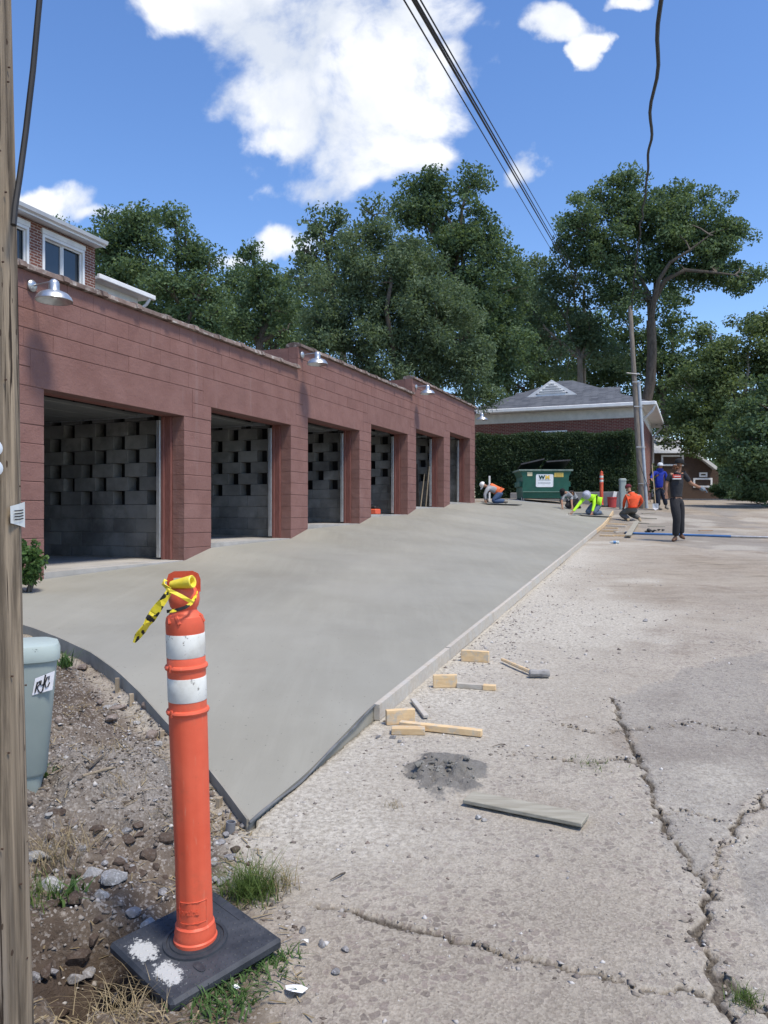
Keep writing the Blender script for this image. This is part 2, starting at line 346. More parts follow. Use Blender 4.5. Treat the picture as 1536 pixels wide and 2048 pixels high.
# ------------------------------------------------------------------ lie of the land
DV = Vector((.37658, .92638, 0)); NV = Vector((.92638, -.37658, 0)); NF = -6.577     # along the garage front, out of it, its offset
def FR(p): return DV * p[0] + NV * (NF + p[1]) + Vector((0, 0, p[2]))                  # (along, out, z) -> world
def s_of_Z(Z): return -2.674 + 1.0795 * Z
FT = np.array([(-10, -1.6), (2, -1.03), (5, -.86), (8.37, -.71), (10.66, -.645), (11.25, -.49), (13.46, -.425), (14.05, -.265), (16.2, -.197), (16.77, -.055), (18.9, -.006),
      (19.46, .143), (21.6, .196), (22.1, .30), (24.1, .36), (24.6, .38), (27, .5), (31, .66), (36, .85), (46, 1.1), (60, 1.2), (100, 1.3), (3000, 1.3)])
RT0 = np.array([(-3000, -1.9), (-20, -1.9), (-6, -1.72), (0, -1.5), (6, -1.198), (12, -.897), (16, -.695), (18, -.595), (20, -.497), (22.6, -.372), (24.5, -.235), (26, -.07), (27.8, .12), (31, .36), (36, .62), (41, .84), (46, .98), (60, 1.12), (100, 1.2), (3000, 1.2)])
def Fz(s): return np.interp((np.asarray(s, float) + 2.674) / 1.0795, FT[:, 0], FT[:, 1]) + CZ
def Rz(Y): return np.interp(Y, RT0[:, 0], RT0[:, 1]) + CZ
def nform(s): return -1.84 - .0388 * (np.clip(s, -5, 34) - 4.26)
def sc(X, Y):
    s = X * DV.x + Y * DV.y; n = X * NV.x + Y * NV.y; return s, (n - NF) / (nform(s) - NF)
def base_z(X, Y):
    X = np.asarray(X, float); Y = np.asarray(Y, float); s, c = sc(X, Y); Zf = (s + .67) / 1.0627
    rf = Rz(Zf); cc = np.clip(c, 0, 1)
    return np.where(c < 1, Fz(s) * (1 - cc) + rf * cc, Rz(Y))
def lip(s): return .006 + .076 * sstep(3.3, 4.4, np.asarray(s, float))
def slab_z(X, Y):
    s, c = sc(np.asarray(X, float), np.asarray(Y, float)); return base_z(X, Y) + np.clip(c, 0, 1) * lip(s) + .012
def hit(px, py, f=None):
    f = f or base_z; Y = 1.2
    for i in range(6000):
        p = P(px, py, Y)
        if p.z <= float(f(p.x, p.y)): return p
        Y += .004 + Y * .0012
    return p
def onz(X, Y): return float(GZ(X, Y))
# near edge of the new slab, traced from the picture: along-coordinate as a function of c
NE = [hit(x, y, slab_z) for x, y in ((506, 1650), (456, 1585), (415, 1533), (372, 1483), (330, 1440), (285, 1390), (240, 1347), (185, 1307), (120, 1277), (70, 1258), (20, 1243))]
nec = []
for p in NE:
    a, c = sc(p.x, p.y); nec.append((float(c), float(a)))
nec.sort(); NEC = np.array(nec); cmin = NEC[0, 0]
NEC = np.vstack([[(-3, NEC[0, 1] + .3)], [(0, NEC[0, 1] + .25)], NEC]) if cmin > 0 else NEC
def smin(c): return np.interp(c, NEC[:, 0], NEC[:, 1])
S_END = 28.2
def yard_right(Y): return np.interp(Y, [0, 1.2, 2.0, 2.6, NE[0].y], [-.02, -.06, -.1, -.28, NE[0].x + .02])
def yard_mask(X, Y):
    """signed distance-ish, >0 inside the dug-up yard"""
    s, c = sc(X, Y); a = smin(np.clip(c, 0, 1.02)) - s; b = yard_right(Y) - X
    return np.where(Y > NE[0].y, np.minimum(a, (1.0 - c) * 4.7), b)
CR = [([(1225, 1400), (1258, 1485), (1290, 1540), (1305, 1600), (1350, 1690), (1390, 1740), (1420, 1770), (1415, 1830), (1395, 1870), (1420, 1920), (1440, 2000), (1470, 2048)], .028),
      ([(610, 1800), (700, 1822), (790, 1848), (880, 1872), (980, 1898), (1080, 1925), (1180, 1950), (1290, 1975), (1400, 1990)], .024),
      ([(1536, 1590), (1480, 1640), (1440, 1700), (1430, 1760)], .022), ([(1440, 1960), (1500, 2005), (1560, 2060)], .016),
      ([(1130, 1455), (1200, 1470), (1290, 1458), (1400, 1448), (1536, 1470)], .02), ([(1120, 1520), (1180, 1530), (1250, 1520), (1290, 1540)], .02),
      ([(1440, 1640), (1380, 1620), (1310, 1630)], .010), ([(1000, 1500), (1060, 1512), (1130, 1522)], .008)]
CRW = []
for pl, w in CR:
    pts = [hit(x, y) for x, y in pl]; out = []
    for a, b in zip(pts, pts[1:]):
        n = max(2, int((b - a).length / .05))
        for i in range(n):
            q = a.lerp(b, i / n); out.append((q.x + random.gauss(0, .013), q.y + random.gauss(0, .015)))
    out.append((pts[-1].x, pts[-1].y)); CRW.append((np.array(out), w))
def crack_field(X, Y):
    """0..1 depth of cracks and distance to nearest crack"""
    D = np.full(X.shape, 9.0); V = np.zeros(X.shape)
    wv = .35 + 1.3 * vnoise(X * 11, Y * 11, 41) * vnoise(X * 3, Y * 3, 42) * 1.6
    for pts, w in CRW:
        m = (X > pts[:, 0].min() - .3) & (X < pts[:, 0].max() + .3) & (Y > pts[:, 1].min() - .3) & (Y < pts[:, 1].max() + .3)
        if not m.any(): continue
        x = X[m]; y = Y[m]; dm = np.full(x.shape, 9.0)
        for (ax, ay), (bx, by) in zip(pts[:-1], pts[1:]):
            dx, dy = bx - ax, by - ay; L = dx * dx + dy * dy + 1e-9; t = np.clip(((x - ax) * dx + (y - ay) * dy) / L, 0, 1)
            dm = np.minimum(dm, np.hypot(x - ax - t * dx, y - ay - t * dy))
        V[m] = np.maximum(V[m], 1 - sstep(.35, 1.0, dm / (w * .48 * wv[m]))); D[m] = np.minimum(D[m], dm)
    return V, D
ASPH = [hit(x, y) for x, y in ((1225, 1400), (1290, 1540), (1305, 1600), (1350, 1690), (1420, 1760), (1430, 1700), (1480, 1640), (1536, 1590), (1536, 1300), (1400, 1330))]
ASPH2 = [hit(x, y) for x, y in ((1465, 1700), (1490, 1800), (1536, 1870), (1620, 1900), (1700, 1700), (1536, 1650))]
def inpoly(X, Y, poly):
    ins = np.zeros(X.shape, bool); n = len(poly)
    for i in range(n):
        ax, ay = poly[i].x, poly[i].y; bx, by = poly[(i + 1) % n].x, poly[(i + 1) % n].y
        ins ^= ((ay > Y) != (by > Y)) & (X < (bx - ax) * (Y - ay) / (by - ay + 1e-12) + ax)
    return ins
HOLE = P(205, 1935, 2.35); GRAVEL = hit(270, 1560); MUD = hit(880, 1545); DLB = hit(392, 1905)
def ground_fields(X, Y):
    z = base_z(X, Y); s, c = sc(X, Y); ym = yard_mask(X, Y); inslab = (c > 0) & (c < 1) & (s > smin(np.clip(c, 0, 1))) & (s < S_END)
    w = sstep(0, .35, ym)                                       # how far into the yard
    near = 1 - sstep(16, 40, Y)
    road = (1 - w)
    r = (fbm(X * .55, Y * .55, 3, 3) - .5) * .07 + (fbm(X * 3, Y * 3, 4, 9) - .5) * .022 + (fbm(X * 17, Y * 17, 3, 13) - .5) * .010
    edge = sstep(.0, .5, np.abs(c - 1))                         # keep the road even along the form boards
    V, D = crack_field(X, Y)
    as1 = inpoly(X + (vnoise(X * 6, Y * 6, 5) - .5) * .12, Y + (vnoise(X * 6, Y * 6, 6) - .5) * .12, ASPH) | inpoly(X, Y, ASPH2)
    far_as = (fbm(X * .35 + 4, Y * .16, 4, 21) > .585) & (X > 4.5) & (Y > 9)
    as1 = as1 | far_as
    dmud = np.hypot((X - MUD.x) / .26, (Y - MUD.y) / .31); mud = 1 - sstep(.55, 1.05, dmud + (fbm(X * 7, Y * 7, 3, 33) - .5) * .8)
    z = z + road * near * (r * (.25 + .75 * edge) - V * .03 - np.where(as1, .006, 0))
    z = z + road * mud * (.022 + .20 * (np.abs(fbm(X * 7, Y * 7, 5, 35, .62) - .5) * 1.6 - .10)) * np.clip(1.25 - dmud, 0, 1)
    clod = np.abs(fbm(X * 7, Y * 7, 4, 51) - .5) * 2; y2 = (fbm(X * 2.1, Y * 2.1, 4, 55) - .5) * .20 + (.5 - clod) * .085 + (fbm(X * 24, Y * 24, 4, 57, .6) - .5) * .05
    y2 = y2 + .10 * np.exp(-(((X - GRAVEL.x) / .45) ** 2 + ((Y - GRAVEL.y) / .5) ** 2))
    fl = np.exp(-(((X - DLB.x) / .34) ** 2 + ((Y - DLB.y) / .34) ** 2))
    y2 = y2 * (1 - .85 * fl) + .005 * fl
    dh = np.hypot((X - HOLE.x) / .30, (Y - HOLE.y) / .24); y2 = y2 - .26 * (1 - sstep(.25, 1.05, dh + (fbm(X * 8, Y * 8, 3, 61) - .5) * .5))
    gap = np.clip(ym, 0, 10)
    z = z + w * (1 - sstep(4, 9, -X)) * y2 - np.where((ym > 0) & (Y > NE[0].y), .03 + .03 * np.exp(-gap / .3), 0) * sstep(-.02, .1, ym)
    cap = slab_z(X, Y) - .045
    z = np.where((ym > -.05) & (Y > NE[0].y - .05) & (gap < .25), np.minimum(z, cap), z)
    z = np.where(inslab, slab_z(X, Y) - .16, z)
    dust = np.exp(-np.clip((c - 1) * 4.3, 0, 9) / .85) * (c > .98) * (.45 + 1.0 * fbm(X * 1.6, Y * 1.6, 4, 71)) * (1 - sstep(14, 20, Y)) * sstep(2.4, 3.4, Y) * 1.25
    dust = np.clip(dust + .55 * sstep(.55, .72, fbm(X * .8 + 3, Y * .8, 4, 73)) * (Y < 30), 0, 1)
    return z, dict(dirt=w, soil=np.clip(sstep(6.5, 12, Y) * (1 - sstep(40, 60, Y)) * (X > 0) * (.15 + 1.5 * (fbm(X * .9, Y * .45, 5, 121, .6) - .28)), 0, 1) * road * (1 - .6 * dust), gravel=np.clip(1.3 * np.exp(-(((X - GRAVEL.x) / .6) ** 2 + ((Y - GRAVEL.y) / .62) ** 2)) * (.3 + 1.2 * fbm(X * 4, Y * 4, 3, 77)), 0, 1), dust=dust * road, asph=np.where(as1, 1.0, 0.0) * road, crack=V * road, mud=mud * road, hole=np.clip(1 - dh, 0, 1))
def grade(a, b, step, g=1.25, lim=60):
    out = [a]; st = step
    while (out[-1] < b if b > a else out[-1] > b):
        out.append(out[-1] + (st if b > a else -st)); st = min(st * g, lim)
    return out
xs = np.concatenate([np.array(grade(-6, -900, .3))[::-1][:-1], np.arange(-6, -2.3, .08), np.arange(-2.3, -1.7, .03), np.arange(-1.7, 2.7, .0138), np.arange(2.7, 12, .085), np.array(grade(12, 900, .3))])
ys = np.concatenate([np.array(grade(1.4, -300, .3))[::-1][:-1], np.arange(1.4, 1.8, .03), np.arange(1.8, 4.0, .0125), np.arange(4.0, 9, .033), np.arange(9, 30, .12), np.array(grade(30, 1500, .4))])
GX, GY = np.meshgrid(xs, ys); gz, gat = ground_fields(GX.ravel(), GY.ravel())
nx, ny = len(xs), len(ys); ii = np.arange(nx * ny).reshape(ny, nx)
gq = np.stack([ii[:-1, :-1], ii[:-1, 1:], ii[1:, 1:], ii[1:, :-1]], -1).reshape(-1, 4)
gme = npmesh('ground', np.stack([GX.ravel(), GY.ravel(), gz], 1), gq, gat)
def ground_mat():
    t = NT('worn_concrete_road_and_dirt')
    big = t.ramp(t.noise(.9, 6, .6), .3, .7); c = t.mix(big, (.305, .268, .218), (.395, .352, .292))
    c = t.mix(t.math('MULTIPLY', t.ramp(t.noise(2.7, 7, .65), .5, .72), .7), c, (.335, .295, .24))
    agw = t.n('ShaderNodeMapping'); t.l(t.pos, agw.inputs[0]); dis = t.noise(12, 3); 
    va = t.n('ShaderNodeTexVoronoi'); va.inputs['Scale'].default_value = 34; va.inputs['Randomness'].default_value = 1; t.l(t.pos, va.inputs[0])
    vsz = t.n('ShaderNodeSeparateColor'); t.l(va.outputs['Color'], vsz.inputs[0])
    wv_ = t.n('ShaderNodeVectorMath', operation='MULTIPLY_ADD'); wn_c = t.n('ShaderNodeTexNoise'); wn_c.inputs['Scale'].default_value = 45; t.l(t.pos, wn_c.inputs[0]); t.l(wn_c.outputs['Color'], wv_.inputs[0]); wv_.inputs[1].default_value = (.012, .012, 0); t.l(t.pos, wv_.inputs[2])
    t.l(wv_.outputs[0], va.inputs[0]); ve = t.n('ShaderNodeTexVoronoi', feature='DISTANCE_TO_EDGE'); ve.inputs['Scale'].default_value = 34; t.l(wv_.outputs[0], ve.inputs[0])
    chip = t.math('MULTIPLY', t.math('MULTIPLY', t.math('GREATER_THAN', ve.outputs['Distance'], .10), t.math('LESS_THAN', vsz.outputs[0], .42)), t.ramp(t.noise(1.1, 4), .34, .55))
    chipc = t.mix(vsz.outputs[1], (.11, .088, .08), (.26, .21, .19))
    c = t.mix(t.math('MULTIPLY', t.ramp(t.noise(5.5, 6, .65), .5, .66), .35), c, (.46, .40, .33)); vb = t.n('ShaderNodeTexVoronoi'); vb.inputs['Scale'].default_value = 120; t.l(t.pos, vb.inputs[0]); vs2 = t.n('ShaderNodeSeparateColor'); t.l(vb.outputs['Color'], vs2.inputs[0])
    c = t.mix(.34, c, t.mix(vs2.outputs[0], (.12, .10, .08), (.52, .47, .40)))
    c = t.mix(t.math('MULTIPLY', chip, .6), c, chipc); st = t.ramp(t.noise(.75, 8, .72, None, .5), .52, .68); c = t.mix(t.math('MULTIPLY', st, .7), c, (.17, .13, .10))
    c = t.mix(t.math('MULTIPLY', t.attr('soil'), .85, True), c, t.mix(t.ramp(t.noise(2.2, 7, .7, t.map((.7, 2.2, 1))), .38, .62), (.21, .165, .115), (.33, .275, .205))); c = t.mix(t.math('MULTIPLY', t.math('MULTIPLY', t.attr('soil'), t.ramp(t.noise(1.7, 8, .75, t.map((.6, 2.4, 1))), .54, .62)), .75), c, (.11, .088, .066)); asp = t.attr('asph'); ac = t.mix(vs2.outputs[1], (.12, .115, .108), (.28, .27, .255)); c = t.mix(t.math('MULTIPLY', asp, .42), c, ac)
    fine = t.noise(42, 6, .7)
    dcol = t.mix(t.ramp(fine, .35, .65), (.33, .30, .25), (.60, .565, .49)); c = t.mix(t.math('MULTIPLY', t.attr('dust'), .85, True), c, dcol)
    c = t.mix(t.math('MULTIPLY', t.ramp(t.math('ADD', t.attr('mud'), t.math('MULTIPLY', t.math('SUBTRACT', fine, .5), 1.2)), .3, .6), .9), c, t.mix(fine, (.10, .095, .085), (.21, .20, .185)))
    c = t.mix(t.ramp(t.attr('crack'), .1, .6), c, t.mix(vs2.outputs[2], (.06, .05, .041), (.165, .145, .12)))
    dd = t.mix(t.ramp(t.noise(3.2, 6, .6), .35, .65), (.078, .057, .042), (.15, .118, .088)); dd = t.mix(t.math('MULTIPLY', t.ramp(t.noise(30, 6, .75), .52, .66), .8), dd, (.30, .26, .22))
    dd = t.mix(t.math('MULTIPLY', t.ramp(vs2.outputs[0], .8, .9), .6), dd, (.38, .35, .32))
    gr = t.attr('gravel'); dd = t.mix(t.math('MULTIPLY', gr, .55), dd, t.mix(vs2.outputs[1], (.16, .145, .13), (.40, .38, .355)))
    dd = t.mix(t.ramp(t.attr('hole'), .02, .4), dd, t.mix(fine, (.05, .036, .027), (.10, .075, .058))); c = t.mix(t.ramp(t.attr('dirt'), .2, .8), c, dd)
    nor = t.bump(t.noise(55, 7, .7), .8, .014, t.bump(t.math('ADD', va.outputs['Distance'], t.math('MULTIPLY', vb.outputs['Distance'], .8)), .35, .006, t.bump(t.noise(9, 5, .6), .35, .02)))
    return t.fin(c, t.mix(t.attr('mud'), (.9, .9, .9), (.5, .5, .5)), nor, 0, .25)
M['ground'] = ground_mat()
go = link('ground', gme, M['ground'], smooth=True); go['kind'] = 'structure'; go['label'] = 'worn cracked concrete road with dug up dirt yard beside it'
def GZ(X, Y):
    z, _ = ground_fields(np.array([float(X)]), np.array([float(Y)])); return z[0]
def ghit(px, py): p = hit(px, py); return Vector((p.x, p.y, float(GZ(p.x, p.y))))

# ------------------------------------------------------------------ new concrete slab
nc, ns = 70, 260; C_, T_ = np.meshgrid(np.linspace(0, 1, nc), np.linspace(0, 1, ns)); Ssm = smin(C_)
S_ = Ssm + (S_END - Ssm) * T_ ** 1.25
nn = NF + C_ * (nform(S_) - NF); SX = DV.x * S_ + NV.x * nn; SY = DV.y * S_ + NV.y * nn
SZ = slab_z(SX, SY) + ((fbm(SX * 1.2, SY * 1.2, 3, 81) - .5) * .008) * np.clip(C_ * (1 - C_) * 8, 0, 1)
V = np.stack([SX, SY, SZ], -1); ii = np.arange(nc * ns).reshape(ns, nc)
q = np.stack([ii[:-1, :-1], ii[:-1, 1:], ii[1:, 1:], ii[1:, :-1]], -1).reshape(-1, 4).tolist()
rim = list(ii[0, :]) + list(ii[1:, -1]) + list(ii[-1, -2::-1]) + list(ii[-2:0:-1, 0])
vv = V.reshape(-1, 3).tolist(); b0 = len(vv)
for r_ in rim: x, y, z = vv[r_]; vv.append([x, y, z - .19])
for k in range(len(rim)):
    k2 = (k + 1) % len(rim); q.append([rim[k2], rim[k], b0 + k, b0 + k2])
def slab_mat():
    t = NT('fresh_wet_concrete'); a = t.math('MULTIPLY', 1, 0); mp = t.map((1, 1, 1), (0, 0, -1.15))
    c = t.mix(t.ramp(t.noise(.55, 5, .55), .32, .68), (.265, .254, .212), (.305, .295, .252))
    st = t.noise(1.0, 6, .65, t.map((9, 1.0, 1), (0, 0, .385 - 1.57)))
    c = t.mix(t.math('MULTIPLY', t.ramp(st, .42, .66), .26), c, (.34, .328, .28))
    c = t.mix(t.math('MULTIPLY', t.ramp(t.noise(1.5, 6, .6), .52, .72), .22), c, (.225, .214, .178))
    sp = t.math('GREATER_THAN', t.noise(48, 2, .5), .735); c = t.mix(t.math('MULTIPLY', sp, .7), c, (.07, .065, .06))
    nor = t.bump(t.noise(1.0, 5, .6, t.map((60, 2.5, 1), (0, 0, .385 - 1.57))), .10, .006, t.bump(t.noise(130, 4, .6), .10, .003, t.bump(t.noise(2.2, 4, .5), .12, .02)))
    return t.fin(c, t.mix(t.ramp(t.noise(.8, 5), .35, .65), (.52,) * 3, (.66,) * 3), nor, 0, .35)
slab = link('concrete_slab', npmesh('concrete_slab', vv, q), slab_mat(), smooth=True); slab['kind'] = 'structure'; slab['label'] = 'freshly poured smooth grey concrete apron in front of the garages'
slab.data.set_sharp_from_angle(angle=R(50))

# ------------------------------------------------------------------ row of garages
CO = .2032; ZG = 1.372 + CZ                 # block course, first door head
def zj(j): return ZG + CO * j
JW = [(8.372, 10.66), (11.25, 13.46), (14.05, 16.2), (16.77, 18.9), (19.46, 21.6), (22.13, 24.1)]
DOORS = [(s_of_Z(a), s_of_Z(b)) for a, b in JW]
GS0, GS1 = s_of_Z(7.55), s_of_Z(24.6)
SEC = [(GS0, s_of_Z(13.70), 6), (s_of_Z(13.70), s_of_Z(19.2), 8), (s_of_Z(19.2), GS1, 10)]
gloc = FR(((GS0 + GS1) / 2, -3, 0)); gloc.z = float(Fz(GS0))
garage = empty('garage_row', gloc, 'long maroon painted concrete block garage row with six open doorways and stepped parapet', 'garage')
WT = .20                                     # wall thickness
def G(fr=FR): return MB(fr)
def top_of(s):
    for a, b, j in SEC:
        if a <= s <= b: return j
# recessed core of the front wall (reads as the painted joints)
core = G()
e = .007
prev = GS0
for k, (a, b) in enumerate(DOORS):
    core.box(prev + e, a - e, -WT + .01, -e, float(Fz(prev)) - .4, zj(k), 0); prev = b
core.box(prev + e, GS1 - e, -WT + .01, -e, float(Fz(prev)) - .3, zj(5), 0)
for si, (a, b, j) in enumerate(SEC):
    cuts = [a + (e if si == 0 else 0)]
    k0 = si * 2; m = (DOORS[k0][1] + DOORS[k0 + 1][0]) / 2
    core.box(a + e, m, -WT + .01, -e, zj(k0), zj(j)); core.box(m, b - (e if si == 2 else 0), -WT + .01, -e, zj(k0 + 1), zj(j))
wallp = core.build('front_wall', M['mortar_paint'], garage)
BM = {}
def block_mesh(w, h, d, name):
    key = (round(w, 3), round(h, 3), name)
    if key in BM: return BM[key]
    m = MB(); fac = name == 'wall_block'; c = .006 if fac else .004; g = .0025; gx = .0006 if fac else .002; cx_ = .0012 if fac else .004
    x0, x1, z0, z1 = -w / 2 + gx, w / 2 - gx, g, h - g
    vs = [(x0, d, z0), (x1, d, z0), (x1, d, z1), (x0, d, z1), (x0, c, z0), (x1, c, z0), (x1, c, z1), (x0, c, z1), (x0 + cx_, 0, z0 + c), (x1 - cx_, 0, z0 + c), (x1 - cx_, 0, z1 - c), (x0 + cx_, 0, z1 - c)]
    fs = [(0, 1, 2, 3), (11, 10, 9, 8)] + [(4 + i, 4 + (i + 1) % 4, (i + 1) % 4, i) for i in range(4)] + [(8 + i, 8 + (i + 1) % 4, 4 + (i + 1) % 4, 4 + i) for i in range(4)]
    m.add(vs, fs); me = m.mesh(name); BM[key] = me; return me
ANG = math.atan2(DV.y, DV.x)
def put_block(name, me, mat, parent, s, n, z, rot=ANG, jit=.002, org=None):
    o = link(name, me, mat, parent); w = FR((s, n + random.uniform(-jit, jit), z)); off = Vector((0, 0, 0)); q = parent
    while q is not None: off = off + q.location; q = q.parent
    o.location = w - off; o.rotation_euler = (random.gauss(0, .002), random.gauss(0, .0015), rot + random.gauss(0, .0012)); return o
occ = []          # (s0, s1, j0, j1) covered by openings and lintels
LB = .19
for k, (a, b) in enumerate(DOORS):
    occ.append((a, b, -40, k)); occ.append((a - LB, b + LB, k, k + 2))
    li = G(); li.box(a - LB + .002, b + LB - .002, -WT, .0, zj(k) + .001, zj(k + 2) - .003, .004); li.build('lintel', M['paint'], wallp)
nblk = 0
for j in range(-14, 10):
    iv = []
    for a, b, jt in SEC:
        if j < jt: iv.append([a, b])
    mg = []
    for a, b in iv:
        if mg and abs(mg[-1][1] - a) < 1e-6: mg[-1][1] = b
        else: mg.append([a, b])
    for (a, b, j0, j1) in occ:
        if j0 <= j < j1:
            nw = []
            for x, y in mg:
                if b <= x or a >= y: nw.append([x, y]); continue
                if a > x: nw.append([x, a])
                if b < y: nw.append([b, y])
            mg = nw
    for x, y in mg:
        if y - x < .03: continue
        if y - x < 1.0: cutsx = [x, y]
        else:
            o = (.4064 if j % 2 else .2032); g0 = GS0 + o; cutsx = [x]
            t0 = g0 + math.ceil((x - g0) / .4064 + .25) * .4064
            while t0 < y - .1: cutsx.append(t0); t0 += .4064
            cutsx.append(y)
        for p0, p1 in zip(cutsx, cutsx[1:]):
            mid = (p0 + p1) / 2
            if zj(j + 1) < float(Fz(mid)) - .02: continue
            put_block('wall_block', block_mesh(p1 - p0, CO, WT - .005, 'wall_block'), M['paint'], wallp, mid, 0, zj(j)); nblk += 1
print('facade blocks', nblk)
# parapet end faces at the steps, outer end walls, back wall, roof, floors
DEP = 6.2
pass
for si, (a, b, j) in enumerate(SEC):
    if si > 0: G().box(a + .003, a + .2, -DEP, -WT, zj(j - 2) - .5, zj(j) - .01).build('side_wall', M['paint'], garage)
G().box(GS0, GS0 + .2, -DEP, -WT, float(Fz(GS0)) - .3, zj(6) - .012).build('side_wall', M['paint'], garage); G().box(GS1 - .2, GS1, -DEP, -WT, float(Fz(GS1)) - .3, zj(10) - .012).build('side_wall', M['paint'], garage)

bk = G(); bk.box(GS0 + .2, GS1 - .2, -DEP - .18, -DEP + .001, CZ - 1.4, zj(6)); bk.build('back_wall', M['cmu'], garage)
for si, (a, b, j) in enumerate(SEC):
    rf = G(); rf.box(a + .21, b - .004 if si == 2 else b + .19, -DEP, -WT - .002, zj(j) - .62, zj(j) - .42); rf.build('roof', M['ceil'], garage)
for k, (a, b) in enumerate(DOORS):
    s0 = DOORS[k - 1][1] + .02 if k else GS0 + .2; s1 = b + .3 if k < 5 else GS1 - .2
    if k: s0 = (DOORS[k - 1][1] + a) / 2
    s1 = (b + DOORS[k + 1][0]) / 2 if k < 5 else s1
    fl = G(); fz = float(Fz(b)) + .022; fl.box(s0, s1, -DEP, -WT - .02, fz - .5, fz); fl.box(a + .002, b - .002, -WT - .019, -.012, fz - .5, fz - .004); fl.build('garage_floor', M['garage_floor'], garage)
M['tar'] = mcol0('black_tar_paper', (.016, .016, .018))  # near-black colour standing in for shade inside the partition holes
# pierced block partitions
cnt = 0
for k, (a, b) in enumerate(DOORS):
    sp = (b + DOORS[k + 1][0]) / 2 if k < 5 else GS1 - .31
    sface = sp - .1                           # face towards the near side
    if k == 5: sface = GS1 - .41
    part = empty('partition_wall', (0, 0, 0)); part.parent = garage
    th = .2; zb = float(Fz(b)) + .022; jt = SEC[k // 2][2] - 3; j0 = int(math.floor((zb - ZG) / CO)); solid = j0 + 4
    stuff = G(); ncol = int((DEP - WT) / .2032); vis = (14, 10, 8, 7, 6, 6)[k]
    for j in range(j0, jt + 1):
        pos = -WT - .005; c = 0; h = CO
        hole_off = (j % 2) * .3048
        while pos > -DEP + .05:
            if j < solid or k == 5 or j > solid + 7: w = .4064; gap = 0; st = .2032 if (j % 2 and pos > -WT - .01) else .4064; w = st
            else:
                st = None
                if pos > -WT - .01 and j % 2: w = .14
                else: w = .4064
                gap = .2032
            w = min(w, pos + DEP)
            mid = pos - w / 2
            if abs(mid) < (.2 + vis * .2032):
                o = put_block('partition_block', block_mesh(w, h, th - .01, 'partition_block'), M['cmu'], part, sface, mid, zj(j), rot=ANG + math.pi / 2 + math.pi, jit=0)
                o.location = FR((sface + random.uniform(-.004, .004), mid, zj(j))) - garage.location; cnt += 1
            else: stuff.box(sface, sface + th - .01, pos - w + .004, pos - .004, zj(j) + .004, zj(j) + h - .004)
            pos -= w + gap
    if stuff.v:
        so_ = stuff.build('partition_blockwork', M['cmu'], part); so_['kind'] = 'stuff'
    mo = G(); mo.box(sface + .012, sface + th - .02, -DEP, -WT - .01, zj(j0), zj(solid) - .004)
    mo.build('mortar_bed', M['cmu_mortar'], part)
    if k < 5: bp = G(); bp.box(sface + th - .018, sface + th - .006, -DEP, -WT - .01, zj(solid), zj(jt + 1)); bp.build('tar_paper_backing', M['tar'], part)  # added dark panel so the holes look deeply shaded
print('partition blocks', cnt)
# jambs, tracks, overhead doors
for k, (a, b) in enumerate(DOORS):
    zb = float(Fz(b)) + .022
    for s0, s1 in ((b + .0, b + .07), (a - .07, a)):
        jb = G(); sg = 1 if s0 >= b else -1
        edge = b if sg > 0 else a
        jb.box(min(edge - sg * .035, edge + sg * .05), max(edge - sg * .035, edge + sg * .05), -WT - .10, -WT - .001, zb, zj(k) - .002, .004)
        jb.box(min(edge - sg * .06, edge + sg * .05), max(edge - sg * .06, edge + sg * .05), -WT - .145, -WT - .101, zb, zj(k) - .002, .004); jb.build('door_jamb', M['jamb'], garage)
        tr = G(); x = edge - sg * .085; tr.box(min(x, x + sg * .022), max(x, x + sg * .022), -WT - .20, -WT - .146, zb + .03, zj(k) - .05, .003)
        tr.box(min(x, x + sg * .05), max(x, x + sg * .05), -WT - .206, -WT - .201, zb + .03, zj(k) - .05); tr.build('door_track', M['track'], garage)
    hd = G(); hd.box(a, b, -WT - .14, -WT - .001, zj(k) - .001, zj(k) + .20, .003); hd.build('door_header', M['jamb'], garage)
    zz = zj(k) + .02
    od = empty('overhead_door', (0, 0, 0)); od.parent = garage
    for q_ in range(4):
        pn = G(); pn.box(a + .05, b - .05, -WT - .55 - .52 * q_ - .51, -WT - .55 - .52 * q_, zz, zz + .05, .008); pn.build('door_panel', M['ovdoor'], od)
    for edge in (a + .02, b - .05):
        rl = G(); rl.box(edge, edge + .03, -WT - 2.9, -WT - .3, zz - .01, zz + .04); rl.build('ceiling_rail', M['track'], od)
# coping tiles
TL = .61
def coping_mesh():
    m = MB(); prof = []
    W0 = .16; n = 8
    def ring(x, sc_, lift):
        r = []
        for i in range(n + 1):
            a = math.pi * i / n; r.append((x, WT / 2 - math.cos(a) * W0 * sc_, lift + math.sin(a) * .055 * sc_ + (.0 if 0 < i < n else -.03)))
        return r
    rings = [ring(0, 1.0, .02), ring(TL - .10, 1.0, .02), ring(TL - .098, 1.13, .024), ring(TL - .006, 1.13, .024)]
    vs = [p for r in rings for p in r]; k = n + 1; fs = []
    for i in range(3):
        for j in range(n): fs.append((i * k + j, i * k + j + 1, (i + 1) * k + j + 1, (i + 1) * k + j))
    fs.append(tuple(range(k))); fs.append(tuple(3 * k + i for i in range(k))[::-1])
    for i in range(3): fs.append((i * k, (i + 1) * k, (i + 1) * k + n, i * k + n))
    m.add(vs, fs); return m.mesh('coping_tile')
cme = coping_mesh(); cme.polygons.foreach_set('use_smooth', [True] * len(cme.polygons)); cme.set_sharp_from_angle(angle=R(35))
